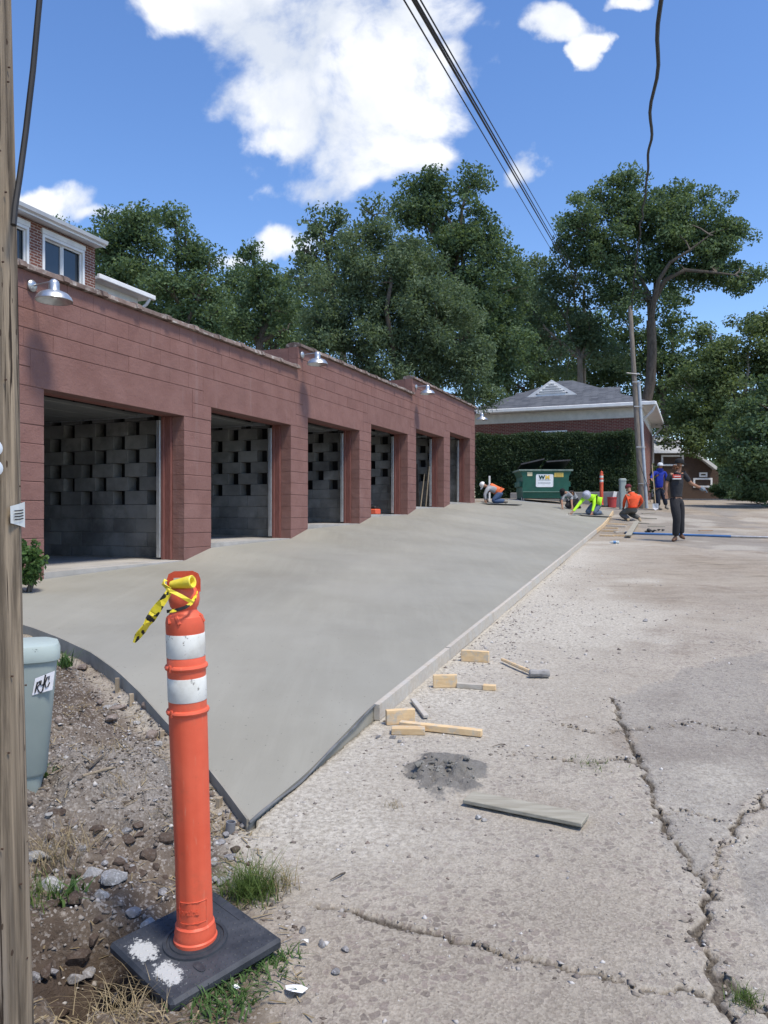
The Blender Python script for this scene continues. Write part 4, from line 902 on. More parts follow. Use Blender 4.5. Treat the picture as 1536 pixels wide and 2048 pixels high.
T('backdrop_tree', 'far dense tree between the tallest tree and the pale stems', [(1040, 620, 60, 80), (1100, 660, 70, 70), (1000, 660, 60, 80), (1160, 660, 60, 60)], 62, (1060, 900), 'leaf_a', 119, .28, .85, clump=1.1)
# right out-of-frame continuation of the tree line
T('roadside_tree', 'tall green tree further along the road past the olive tree', [(1750, 640, 130, 120), (1820, 760, 130, 120), (1700, 780, 110, 110)], 42, (1760, 900), 'leaf_a', 115, .24, .7, clump=1.0, group='trees along the road')
T('leafy_tree', 'tree beyond the near end of the garages', [(-120, 560, 110, 100), (-60, 640, 100, 90), (-180, 660, 110, 90)], 36, (-120, 900), 'leaf_a', 116, .24, .6, clump=.9)
# ------------------------------------------------------------------ hedge, shrubs
def leaf_mass(name, label, cat, fr, dims, mat, n, leaf, seed, group=None, stem=True, rad=.16, asp=.35):
    """rough box hedge in a frame: dims (a0,a1,b0,b1,z0,z1), clumps on its skin"""
    rg = np.random.default_rng(seed); a0, a1, b0, b1, z0, z1 = dims; K = n; fa = rg.uniform(0, 1, K)
    pts = np.stack([rg.uniform(a0, a1, K), rg.uniform(b0, b1, K), rg.uniform(z0, z1, K)], 1); face = rg.integers(0, 6, K)
    pts[face == 0, 1] = b0; pts[face == 1, 1] = b0; pts[face == 2, 2] = z1; pts[face == 3, 2] = z1; pts[face == 4, 0] = np.where(rg.random((face == 4).sum()) < .5, a0, a1)
    pts[:, 2] += (fbm(pts[:, 0] * .9, pts[:, 1] * .9, 3, seed) - .5) * .5 * (pts[:, 2] > (z0 + z1) / 2); pts[:, 1] += (fbm(pts[:, 0] * .8 + 5, pts[:, 2] * .8, 3, seed + 1) - .5) * .5
    W = np.array([tuple(fr(p)) for p in pts]); r = rad * rg.uniform(.7, 1.4, K); v, q, ti = leaves(W, np.stack([r, r, r], 1), 26, leaf, asp, seed, up=.4)
    base = fr(((a0 + a1) / 2, (b0 + b1) / 2, z0)); rt = empty(name, base, label, cat, group)
    link('foliage', npmesh('foliage', v - np.array(base), q, {'tint': ti}), M[mat], rt)
    cm_ = MB(fr); cm_.box(a0 + .5, a1 - .5, b0 + .6, b1 - .3, z0 - .1, z1 - .6); cm_.build('inner_branches', M['bark'], rt)
    return rt
hp = P(1110, 985, 32.3); sh = hp.x * DV.x + hp.y * DV.y; nh = hp.x * NV.x + hp.y * NV.y - NF
hz = float(base_z(hp.x, hp.y)); n0h = P(935, 985, 31.5); n0 = n0h.x * NV.x + n0h.y * NV.y - NF
FH = lambda p: FR((sh + p[1], p[0], p[2]))
e1 = P(1262, 985, 30.8); n1 = e1.x * NV.x + e1.y * NV.y - NF
leaf_mass('yew_hedge', 'tall dark green clipped yew hedge in front of the bungalow', 'hedge', FH, (n0, n1, -.6, 1.0, hz - .1, zpx(874, 32.3)), 'yew', 7000, .10, 201)
def shrub(name, label, px, py, Y, rx, ry, mat, seed, leaf=.07, n=140, group=None, cat='shrub'):
    f = Y / FPX; c = np.array(P(px, py, Y)); rg = np.random.default_rng(seed); d = rg.normal(size=(n, 3)); d /= np.linalg.norm(d, axis=1)[:, None]
    C = c + d * rg.uniform(.2, 1, n)[:, None] ** .5 * np.array([rx * f, rx * f * .8, ry * f]); g = float(base_z(c[0], c[1])); C[:, 2] = np.maximum(C[:, 2], g + .03)
    r = np.full(n, max(.05, rx * f * .22)); v, q, ti = leaves(C, np.stack([r, r, r * .8], 1), 22, leaf, .5, seed)
    base = Vector((c[0], c[1], g)); rt = empty(name, base, label, cat, group); link('foliage', npmesh('foliage', v - np.array(base), q, {'tint': ti}), M[mat], rt)
    m = MB(); rr = random.Random(seed)
    for i in range(7): p = Vector(C[rr.randrange(n)]); m.tube([base + Vector((rr.gauss(0, .03), rr.gauss(0, .03), -.05)), base.lerp(p, .5) + Vector((rr.gauss(0, .04), rr.gauss(0, .04), 0)), p], [.014, .01, .005], 5)
    m.build('stems', M['bark'], rt); return rt
shrub('round_shrub', 'low rounded shrub on the road edge before the cottage', 1445, 980, 44, 24, 14, 'leaf_a', 211, .12, 120)
shrub('round_shrub', 'wide shadowed shrub at the foot of the low hanging tree', 1515, 978, 33, 45, 25, 'leaf_b', 212, .12, 220)
shrub('round_shrub', 'dark shrub growing between cottage and low hanging tree', 1478, 960, 42, 26, 40, 'leaf_b', 213, .14, 160)
shrub('round_shrub', 'low shrub filling the gap under the road edge trees', 1500, 990, 38, 40, 14, 'leaf_b', 216, .12, 160)
shrub('leafy_climber', 'light green shoots beside the bungalow downspout', 1308, 965, 33.6, 9, 40, 'leaf_d', 214, .09, 70)
shrub('small_bush', 'small glossy bush with reddish tips beside the first garage pier', 55, 1125, 7.6, 34, 46, 'weed', 215, .05, 90)

FK = lambda p: Vector((p[0], 62 + p[1], p[2]))
zk = float(base_z(28, 62)); leaf_mass('far_hedge', 'far dark hedge closing the end of the road behind the shrubs', 'hedge', FK, (P(1425, 0, 62).x, P(1760, 0, 62).x, -.5, 1.5, zk - .3, zpx(930, 62)), 'leaf_b', 2600, .2, 231, rad=.35, asp=.5)

# ------------------------------------------------------------------ helper: text and strokes as thin meshes
def text_mesh(txt, size, M4, depth=.001, shear=0, bold=0):
    cu = bpy.data.curves.new('t', 'FONT'); cu.body = txt; cu.size = size; cu.extrude = depth; cu.align_x = 'CENTER'; cu.align_y = 'CENTER'; cu.shear = shear; cu.offset = bold; cu.resolution_u = 3
    ob = bpy.data.objects.new('t', cu); COL.objects.link(ob); dg = bpy.context.evaluated_depsgraph_get(); me = bpy.data.meshes.new_from_object(ob.evaluated_get(dg))
    bpy.data.objects.remove(ob); vs = [M4 @ v.co for v in me.vertices]; fs = [tuple(p.vertices) for p in me.polygons]; bpy.data.meshes.remove(me); return vs, fs
def mcol(name, c, rough=.6, **k): return pm(name, c, tuple(min(1, x * 1.15) for x in c), 8, rough, k.pop('bump', .1), 50, var=0, **k)

# ------------------------------------------------------------------ wooden pole close on the left
def wood_pole_mat():
    t = NT('weathered_pole_wood'); g = t.noise(1, 8, .65, t.map((30, 30, 1.1)), .3); c = t.mix(t.ramp(g, .36, .64), (.105, .083, .06), (.33, .265, .19))
    c = t.mix(t.math('MULTIPLY', t.ramp(t.noise(1, 6, .6, t.map((9, 9, .7))), .5, .68), .65), c, (.23, .20, .17))
    cr = t.ramp(t.noise(1, 5, .6, t.map((55, 55, .55))), .575, .62); c = t.mix(cr, c, (.035, .025, .018))
    kn = t.math('LESS_THAN', t.math('ADD', t.vor(1, 'F1', t.map((26, 26, 11))), t.math('MULTIPLY', t.noise(40, 3), .25)), .22); c = t.mix(t.math('MULTIPLY', kn, .85), c, (.05, .03, .02))
    return t.fin(c, .85, t.bump(g, .8, .012, t.bump(cr, -.8, .01)), 0, .2)
M['pole'] = wood_pole_mat()
pb = Vector((-1.026, 1.9, 0)); pb.z = float(GZ(pb.x, pb.y)) - .02
pole = empty('utility_pole', pb, 'weathered wooden utility pole close beside the pale green pedestal', 'pole')
m = MB(); n = 40; prof = []
vs = []; fs = []; NZ = 60
for i in range(NZ + 1):
    z = -.3 + i * (9.3 / NZ)
    for k in range(n):
        a = 2 * math.pi * k / n; r = .149 - .011 * max(z, 0) + .0045 * math.sin(a * 7 + 1.3 * math.sin(z * 1.7)) + .003 * math.sin(a * 17 + z * .8)
        vs.append((pb.x - .012 * z + r * math.cos(a), pb.y + r * math.sin(a), pb.z + z))
for i in range(NZ):
    for k in range(n): fs.append((i * n + k, i * n + (k + 1) % n, (i + 1) * n + (k + 1) % n, (i + 1) * n + k))
fs.append(tuple(NZ * n + k for k in range(n))); m.add(vs, fs); m.build('shaft', M['pole'], pole, True)
def on_pole(ang, z, out=0):
    a = R(ang); return Vector((pb.x - .012 * (z - pb.z) + (.151 - .011 * (z - pb.z) + out) * math.cos(a), pb.y + (.151 - .011 * (z - pb.z) + out) * math.sin(a), z))
def zy(y, Y): return CZ + (1030 - y) / 1540 * Y
m = MB(); A = [13, 0, -14]; za, zb = zy(1003, 1.9), zy(1046, 1.9); vs = []
for i, a in enumerate(A): vs += [on_pole(a, zb - .006 * (2 - i), .006 + .003 * (i == 0)), on_pole(a, za - .006 * i, .006 + .004 * (i == 0))]
m.add(vs, [(0, 2, 3, 1), (2, 4, 5, 3)]); tg = m.build('metal_tag', mcol('pale_pole_tag', (.52, .55, .55), .5), pole)
m = MB()
for i in range(4):
    zz = zb + .010 + i * .007; m.add([on_pole(8, zz, .0095), on_pole(0, zz - .002, .0095), on_pole(-10, zz - .003, .0095), on_pole(-10, zz, .0095), on_pole(0, zz + .001, .0095), on_pole(8, zz + .003, .0095)], [(0, 1, 2, 3, 4, 5)])
m.build('tag_print', M['black'], tg)
for y in (898, 938):
    c = on_pole(-33, zy(y, 1.83), -.006); ax = Vector((math.cos(R(-33)), math.sin(R(-33)), .1)); T = Matrix.Translation(c) @ ax.to_track_quat('Z', 'Y').to_matrix().to_4x4()
    MB().lathe([(.010, 0), (.019, .004), (.021, .010), (.013, .013), (.019, .018), (.019, .023), (.010, .027)], 16, T).build('porcelain_knob', mcol('white_porcelain', (.52, .56, .60), .35), pole, True)
m = MB(); rr = random.Random(5)
for i in range(46):
    a = rr.uniform(-60, 25); z = rr.uniform(.25, 3.0); p = on_pole(a, z, -.002); q = p + Vector((math.cos(R(a)), math.sin(R(a)), 0)) * .005; m.tube([p, q], .0024, 5)
so_ = m.build('staples', mcol('rusty_steel', (.06, .035, .025), .7), pole); so_['kind'] = 'stuff'
# cables
def cable(name, label, pts, r, n=6, wav=0, group=None):
    out = []
    if wav:
        L = 0
        for a, b in zip(pts, pts[1:]):
            a = Vector(a); b = Vector(b); k = max(2, int((b - a).length / .35))
            for i in range(k): L += 1; out.append(a.lerp(b, i / k) + Vector((math.sin(L * .9), .3 * math.cos(L * 1.3), .4 * math.cos(L * .7))) * wav * (.6 + .4 * math.sin(L * .23)))
        out.append(Vector(pts[-1]))
    else: out = pts
    m = MB(); m.tube(out, r, n); o = m.build(name, M['wire'], None, True); tag(o, label, 'cable', group); return o
def sag(a, b, s, n=24):
    a = Vector(a); b = Vector(b); return [a.lerp(b, i / n) - Vector((0, 0, 4 * s * (i / n) * (1 - i / n))) for i in range(n + 1)]
cable('service_cable', 'black cable dropping along the near wooden pole', [P(94, -150, 1.93), P(79, 0, 1.93), P(66, 140, 1.93), P(52, 260, 1.92), P(40, 350, 1.9), P(30, 415, 1.88), P(27, 450, 1.87)], .0075, 8)
farp = P(1168, 596, 52)
for i, (x0, r_, dz, dx) in enumerate(((808, .0075, .0, -.05), (826, .013, .10, .0), (832, .010, .13, .02), (841, .0075, .2, .06))):
    n1_ = P(x0, 0, 4.7 if 0 else 6.45); f_ = farp + Vector((dx * 6, 0, dz * 1.2)); d_ = n1_ - f_; pts = sag(f_, f_ + d_ * 1.34, .0)
    cable('overhead_wire', ('thin lower', 'thick', 'medium', 'thin upper')[i] + ' wire of the overhead bundle running into the trees', pts, r_, 6, 0, 'overhead wire bundle')
m = MB(); m.tube([Vector((farp.x, farp.y, float(base_z(farp.x, farp.y)) - .3)), farp + Vector((0, 0, .5))], [.17, .11], 10); tag(m.build('utility_pole', M['bark_pale'], None, True), 'tall utility pole hidden among trees carrying the wire bundle', 'pole')
# road side pole with grey conduit
rb = P(1284, 1003, 29.6); rb.z = float(base_z(rb.x, rb.y)); Yp = rb.y; rtop = P(1260, 612, Yp)
rp = empty('utility_pole', rb, 'leaning grey wooden pole with conduit at the end of the hedge', 'pole')
m = MB(); pts = [rb + (rtop - rb) * t for t in (-.03, 0, .25, .5, .75, .985, 1)]; m.tube(pts, [.112, .11, .104, .098, .09, .082, .03], 14); m.build('shaft', pm('grey_pole_wood', (.13, .11, .09), (.24, .21, .18), 3, .9, .4, 14, (14, 14, 1), var=0), rp, True)
m = MB(); dx = Vector((.165, -.05, 0)); m.tube([rb + dx, rb + (rtop - rb) * .3 + dx * .97, rb + (rtop - rb) * .62 + dx * .9], .06, 10); m.build('conduit', mcol('grey_conduit', (.36, .40, .44), .5), rp, True)
for t in (.12, .3, .5, .62):
    m = MB(); c = rb + (rtop - rb) * t; m.box(c.x - .12, c.x + .23, c.y - .135, c.y - .12, c.z, c.z + .03); m.build('strap', M['steel'], rp)
m = MB(); c = rb + (rtop - rb) * .66; m.tube([c + Vector((-.32, -.1, .05)), c + Vector((.2, -.1, .0))], .02, 6); m.build('bracket', M['steel'], rp)
cable('service_cable', 'black twisted cable looping down to the leaning grey pole', [rtop + Vector((0, -.05, -.25)), rtop + Vector((.05, -.1, .1)), P(1270, 540, 25), P(1281, 455, 19.5), P(1291, 385, 15), P(1298, 310, 12), P(1304, 225, 9.5), P(1312, 130, 8), P(1320, 45, 7), P(1328, -40, 6.2), P(1345, -250, 5), P(1400, -800, 3)], .02, 7, .028)
cable('service_cable', 'thin slack cable hanging down the leaning grey pole', [rb + (rtop - rb) * .24 + Vector((-.1, -.2, 0)), rb + (rtop - rb) * .12 + Vector((.15, -.25, 0)), rb + (rtop - rb) * .03 + Vector((.25, -.25, 0))], .012)
# ------------------------------------------------------------------ pedestals
def loft(m, secs, n=32, pw=4.0, M4=None):
    """secs: (hw, hd, z) rounded rectangles (superellipse)"""
    vs = []; fs = []
    for hw, hd, z in secs:
        for k in range(n):
            a = 2 * math.pi * k / n; c, s_ = math.cos(a), math.sin(a); vs.append(Vector((math.copysign(abs(c) ** (2 / pw), c) * hw, math.copysign(abs(s_) ** (2 / pw), s_) * hd, z)))
    for i in range(len(secs) - 1):
        for k in range(n): fs.append((i * n + k, i * n + (k + 1) % n, (i + 1) * n + (k + 1) % n, (i + 1) * n + k))
    fs.append(tuple(range(n))[::-1]); fs.append(tuple((len(secs) - 1) * n + k for k in range(n)))
    if M4 is not None: vs = [M4 @ v for v in vs]
    m.add(vs, fs)
M['sage'] = pm('pale_sage_plastic', (.25, .30, .285), (.30, .35, .335), 2.5, .55, .05, 40, var=0, dirt=(.22, .26, .25), ds=6, dlo=.58, dhi=.8)
def sage2():
    t = NT('sage_lid'); c = t.mix(t.ramp(t.noise(22, 8, .75), .63, .67), (.38, .45, .43), (.09, .11, .11)); return t.fin(c, .5, None, 0, .4)
Yq = 3.35; pxc = (-768 + 33) / 1540 * Yq; pz = float(GZ(pxc, Yq)); ztp = zy(1283, Yq); Hh = ztp - pz
ped = empty('telecom_pedestal', (pxc, Yq, pz), 'pale green plastic telecom pedestal with white sticker beside the wooden pole', 'pedestal')
TM = Matrix.Translation((pxc, Yq, pz)) @ Matrix.Rotation(R(24), 4, 'Z')
m = MB(); loft(m, [(.092, .075, -.12), (.092, .075, .0), (.112, .09, Hh * .14), (.112, .09, Hh * .15)], M4=TM); m.build('foot', M['sage'], ped, True)
m = MB(); loft(m, [(.117, .094, Hh * .135), (.123, .098, Hh * .15), (.165, .13, Hh * .90), (.165, .13, Hh * .91)], M4=TM); m.build('cover', M['sage'], ped, True)
m = MB(); loft(m, [(.174, .138, Hh * .885), (.176, .14, Hh * .90), (.176, .14, Hh * .955), (.168, .132, Hh * .985), (.14, .105, Hh)], M4=TM); m.build('lid', sage2(), ped, True)
def onface(u, v, out=.0):       # u right, v up on the front of the cover
    zf = Hh * (.15 + .75 * v); tt = v; hd = .098 + (.13 - .098) * tt; return TM @ Vector((u, -hd - .002 - out, zf))
m = MB(); m.add([onface(.063, .70), onface(.142, .735), onface(.152, .90), onface(.075, .845)], [(0, 1, 2, 3)]); stk = m.build('sticker', mcol('white_sticker', (.72, .72, .76), .5), ped)
def stroke(m, pts, w=.004, out=.0016):
    m.tube([onface(.063 + .082 * x + .012 * y, .70 + .175 * y + .02 * x, out) for x, y in pts], w / 2, 5)
m = MB()
stroke(m, [(.12, .12), (.14, .4), (.16, .62)], .006); stroke(m, [(.15, .58), (.27, .66), (.28, .5), (.18, .36), (.3, .14)], .005)
stroke(m, [(.33, .68), (.34, .46), (.42, .42), (.48, .5)], .005); stroke(m, [(.5, .92), (.49, .5), (.47, .14), (.38, .06), (.3, .14)], .006); stroke(m, [(.70, .62), (.70, .82), (.60, .78), (.54, .5), (.6, .28), (.7, .3), (.76, .5)], .005)
m.build('sticker_lettering', M['black'], stk)
pp = P(1245, 1006, 29.0); pp.z = float(base_z(pp.x, pp.y)); m = MB(); tp = zy(957, pp.y); T2 = Matrix.Translation(pp)
ped2 = empty('telecom_pedestal', pp, 'narrow grey green pedestal between red bucket and leaning pole', 'pedestal')
loft(m, [(.11, .10, -.05), (.11, .10, .0), (.125, .11, (tp - pp.z) * .93)], M4=T2); m.build('cover', M['sage'], ped2, True)
m = MB(); loft(m, [(.135, .12, (tp - pp.z) * .92), (.135, .12, (tp - pp.z) * .97), (.10, .09, tp - pp.z)], M4=T2); m.build('lid', M['sage'], ped2, True)

# ------------------------------------------------------------------ orange delineator post
DB = P(392, 1908, 2.4); DB.z = float(GZ(DB.x, DB.y)) + .012
def delineator(label):
    rt = empty('delineator_post', (0, 0, 0), label, 'traffic post', 'orange delineator posts')
    def z_(y): return (1906 - y) * .001558
    base = empty('rubber_base', (0, 0, 0)); base.parent = rt
    m = MB(); S = .192; m.box(-S, S, -S, S, .002, .040, .010, Matrix.Rotation(R(0), 4, 'Z')); m.build('base_plate', M['rubber_marked'], base)
    m = MB(); m.lathe([(.10, .0402), (.098, .046), (.088, .0475), (.086, .0435), (.079, .0435), (.077, .047), (.060, .047)], 36); m.build('base_ring', M['rubber'], base, True)
    m = MB(); rr = random.Random(3)
    i = 0
    for gx in range(-8, 9):
        for gy in range(-8, 9):
            x, y = gx * .0215, gy * .0215
            if math.hypot(x, y) < .108 or max(abs(x), abs(y)) > .176: continue
            if -.15 < x < .02 and y > .145: continue
            a = R(45) if (gx + gy) % 2 else R(-45); M4 = Matrix.Translation((x, y, .0395)) @ Matrix.Rotation(a, 4, 'Z')
            m.add([M4 @ Vector(v) for v in ((-.0085, 0, 0), (0, -.0032, 0), (.0085, 0, 0), (0, .0032, 0), (0, 0, .0035))], [(0, 1, 4), (1, 2, 4), (2, 3, 4), (3, 0, 4)])
    o = m.build('tread_pattern', M['rubber_marked'], base); o['kind'] = 'stuff'
    m = MB(); m.box(-.15, .02, .150, .153, .040, .0415); m.build('base_mark', M['rubber'], base); m = MB(); loft(m, [(.026, .012, .039), (.026, .012, .0425), (.023, .009, .0428)], 20, 2.4, Matrix.Translation((.12, -.06, 0))); m.build('base_mark', M['rubber'], base)
    r0 = .0585
    def prof(pts, name, mat, par=rt, n=40):
        q = MB(); vs = []; fs = []
        for (r, z, sq) in pts:
            for k in range(n):
                a = 2 * math.pi * k / n + math.pi / 8; f = 1 - sq * .055 * (1 - abs(math.cos(4 * a)) ) ; vs.append((r * f * math.cos(a), r * f * math.sin(a), z))
        for i in range(len(pts) - 1):
            for k in range(n): fs.append((i * n + k, i * n + (k + 1) % n, (i + 1) * n + (k + 1) % n, (i + 1) * n + k))
        fs.append(tuple(range(n))[::-1]); fs.append(tuple((len(pts) - 1) * n + k for k in range(n)))
        q.add(vs, fs); return q.build(name, mat, par, True, True, 35)
    b = prof([(.062, .036, 0), (.067, .042, 0), (.067, .052, 0), (.063, .056, 0), (.0635, .072, 0), (.060, .086, 0), (.0605, .094, .3), (.056, .100, 1), (.0555, .30, 1), (.057, .46, .8), (.0585, z_(1480), .3), (.0585, z_(1430), 0),
          (r0 * .985, z_(1399), 0), (r0 * .985, z_(1350), 0), (r0, z_(1348), 0), (r0, z_(1312), 0), (r0 * .985, z_(1311), 0), (r0 * .985, z_(1264), 0), (r0, z_(1262), 0), (r0, z_(1242), 0), (r0 * .95, z_(1232), 0), (.045, z_(1226), 0), (.038, z_(1221), 0),
          (.037, z_(1217), 0), (.043, z_(1211), 0), (.047, z_(1200), 0), (.046, z_(1186), 0), (.038, z_(1176), 0), (.02, z_(1171), 0)], 'post_body', M['orange'])
    for a, c in ((1397.5, 1351), (1311, 1265)):
        prof([(r0 * 1.0, z_(a), 0), (r0 * 1.012, z_(a - 1), 0), (r0 * 1.012, z_(c + 1), 0), (r0 * 1.0, z_(c), 0)], 'reflective_band', M['reflect'])
    for yc, wd in ((1419, .0085), (1331, .0085)):
        q = MB()
        for a0, a1 in ((-78, 118), (142, 270)):
            q_ = []
            for k in range(25): a = R(a0 + (a1 - a0) * k / 24); q_.append((r0 * .985 * math.cos(a), r0 * .985 * math.sin(a), z_(yc)))
            q.tube(q_, [wd * (.6 if k in (0, 24) else 1) for k in range(25)], 8)
        for a_ in (-84.5,):
            a = R(a_); q.tube([(r0 * .98 * math.cos(a), r0 * .98 * math.sin(a), z_(yc + 7)), (r0 * .98 * math.cos(a), r0 * .98 * math.sin(a), z_(yc - 7))], .006, 8)
        q.build('rib_ring', M['orange'], rt, True, True)
    for a0 in (-95, -60, 30, 120, 200):
        q = MB(); a = R(a0); q.tube([(.05 * math.cos(a), .05 * math.sin(a), z_(1228)), (.057 * math.cos(a + .25), .057 * math.sin(a + .25), z_(1243))], .007, 6); q.build('shoulder_rib', M['orange'], rt, True, True)
    q = MB(lambda p: Vector((p[0] * .7071, p[0] * .7071, p[2]))); q.tube([(-.041, 0, z_(1184)), (-.042, 0, z_(1160)), (-.038, 0, z_(1152)), (-.028, 0, z_(1149)), (.028, 0, z_(1149)), (.038, 0, z_(1152)), (.042, 0, z_(1160)), (.041, 0, z_(1184))], .0105, 10); q.build('handle_loop', M['orange'], rt, True, True)
    vs, fs = text_mesh('Cortina', .026, Matrix.Identity(4), .0005, .25, .0006); q = MB(); zt = z_(1808); vs2 = []
    for v in vs:
        a = R(-90) + .55 + v.x / .0555; rr_ = .0555 + .0012 + v.z; vs2.append((rr_ * math.cos(a), rr_ * math.sin(a), zt + v.y))
    q.add(vs2, fs); q.build('embossed_lettering', M['orange'], rt, False, True)
    q = MB(); fr_pts = []
    for (da, dz) in ((-.35, -.035), (1.2, -.035), (1.25, .03), (-.3, .03), (-.35, .02), (-.35, -.035)): a = R(-90) + .5 + da; fr_pts.append((.0563 * math.cos(a), .0563 * math.sin(a), zt + dz))
    full = []
    for a, b2 in zip(fr_pts, fr_pts[1:]):
        for i in range(6):
            p = Vector(a).lerp(Vector(b2), i / 6); h = math.hypot(p.x, p.y); full.append((p.x / h * .0563, p.y / h * .0563, p.z))
    q.tube(full, .0012, 4); q.build('embossed_frame', M['orange'], rt, False, True)
    return rt
def rubber_marked():
    t = NT('rubber_with_paint_scrapes'); oc = t.n('ShaderNodeTexCoord').outputs['Object']; c = t.mix(t.ramp(t.noise(12, 5, .6, oc), .3, .7), (.022, .026, .034), (.048, .053, .064))
    c = t.mix(t.math('MULTIPLY', t.ramp(t.noise(5, 5, .6, oc), .5, .75), .6), c, (.085, .09, .10))
    def blob(cx, cy, rx, ry):
        v = t.n('ShaderNodeVectorMath', operation='SUBTRACT'); t.l(oc, v.inputs[0]); v.inputs[1].default_value = (cx, cy, .04); w = t.n('ShaderNodeVectorMath', operation='MULTIPLY'); t.l(v.outputs[0], w.inputs[0]); w.inputs[1].default_value = (1 / rx, 1 / ry, 0)
        l = t.n('ShaderNodeVectorMath', operation='LENGTH'); t.l(w.outputs[0], l.inputs[0]); return t.math('SUBTRACT', 1, l.outputs['Value'])
    bb = t.math('MAXIMUM', blob(-.075, -.135, .085, .05), blob(.075, -.135, .085, .048)); bb = t.math('ADD', bb, t.math('MULTIPLY', t.math('SUBTRACT', t.noise(65, 6, .75, oc), .5), 2.1))
    c = t.mix(t.math('MULTIPLY', t.ramp(bb, .22, .42), .85), c, (.50, .51, .50)); return t.fin(c, .6, t.bump(t.noise(90, 4, .6, oc), .2, .003), 0, .35)
M['rubber_marked'] = rubber_marked()
dl = delineator('orange delineator post with yellow tape on black rubber base beside the dirt yard')
dl.location = DB; dl.rotation_euler = (Matrix.Rotation(R(1.2), 3, 'X') @ Matrix.Rotation(R(-1.6), 3, 'Y') @ Matrix.Rotation(R(-45), 3, 'Z')).to_euler(); dl.scale = (1.0,) * 3
for ch in dl.children:
    if ch.name.startswith('rubber_base'): ch.rotation_euler = Matrix.Rotation(R(4.5), 3, Vector((math.cos(R(45)), math.sin(R(45)), 0))).to_euler()
dl2 = copy_tree(dl); p2 = ghit(1203, 1013); dl2.location = p2 + Vector((0, 0, .01)); dl2.rotation_euler = (0, 0, R(20)); s2 = (1013 - 941) / 1540 * p2.y / 1.18; dl2.scale = (s2,) * 3
dl2['label'] = 'orange delineator post without tape in front of the hedge near the bucket'
# caution tape tied through the handle
bpy.context.view_layer.update()
def DP(x, y, dY=0): return P(x, y, 2.375 + dY)
tp_ = empty('caution_tape', DP(350, 1200, -.06), 'yellow and black caution tape knotted round the orange post handle', 'tape')
def ribbon(m, pts, w, tw=0.0, thick=.0015):
    pts = [Vector(p) for p in pts]; vs = []; fs = []; N = len(pts)
    for i, p in enumerate(pts):
        t = (pts[min(i + 1, N - 1)] - pts[max(i - 1, 0)]).normalized(); v = Vector((0, -1, 0)); u = t.cross(v); u = u.normalized() if u.length > 1e-3 else Vector((0, 0, 1)); nrm = u.cross(t)
        a = tw * i + .5 * math.sin(i * 1.3); uu = u * math.cos(a) + nrm * math.sin(a); ww = w[i] if isinstance(w, list) else w; nn_ = uu.cross(t)
        vs += [p - uu * ww / 2 - nn_ * thick, p + uu * ww / 2 - nn_ * thick, p + uu * ww / 2 + nn_ * thick, p - uu * ww / 2 + nn_ * thick]
    for i in range(N - 1):
        for k in range(4): fs.append((i * 4 + k, i * 4 + (k + 1) % 4, i * 4 + 4 + (k + 1) % 4, i * 4 + 4 + k))
    fs.append((3, 2, 1, 0)); fs.append(tuple(4 * (N - 1) + k for k in range(4))); m.add(vs, fs)
m = MB(); c0_ = DP(341, 1170, -.02); c1_ = DP(386, 1163, -.045); ax = (c1_ - c0_); T = Matrix.Translation(c0_) @ ax.to_track_quat('Z', 'Y').to_matrix().to_4x4(); L_ = ax.length
m.lathe([(.004, 0), (.012, .004), (.014, L_ * .25), (.0165, L_ * .55), (.019, L_ * .8), (.020, L_ * .97), (.018, L_), (.013, L_ - .002), (.010, L_ - .02), (.004, L_ - .022)], 18, T); m.build('tape_roll', M['tape_plain'], tp_, True)
m = MB(); ribbon(m, [DP(340, 1180, -.056), DP(334, 1190, -.058), DP(326, 1202, -.06), DP(318, 1212, -.06), DP(309, 1225, -.058), DP(301, 1238, -.056), DP(293, 1250, -.055), DP(284, 1262, -.055), DP(276, 1272, -.054), DP(268, 1285, -.054)], [.016, .021, .023, .026, .029, .031, .031, .029, .021, .008], .12); m.build('tape_tail', M['tape'], tp_)
m = MB(); ribbon(m, [DP(340, 1181, -.058), DP(352, 1187, -.062), DP(364, 1193, -.064), DP(376, 1200, -.06), DP(386, 1206, -.05)], .011, .1); m.build('tape_strap', M['tape_plain'], tp_)
m = MB(); ribbon(m, [DP(334, 1223, -.058), DP(345, 1222, -.068), DP(358, 1219, -.070), DP(370, 1215, -.066), DP(382, 1207, -.055), DP(390, 1195, -.03), DP(393, 1184, -.01)], .010, .05); m.build('tape_strap', M['tape'], tp_)
m = MB(); m.rock(DP(337, 1180, -.058), .010, 9, 2, .9); ribbon(m, [DP(340, 1180, -.05), DP(330, 1172, -.03), DP(326, 1166, -.01), DP(332, 1160, .0)], .014, .2); m.build('tape_knot', M['tape_plain'], tp_)

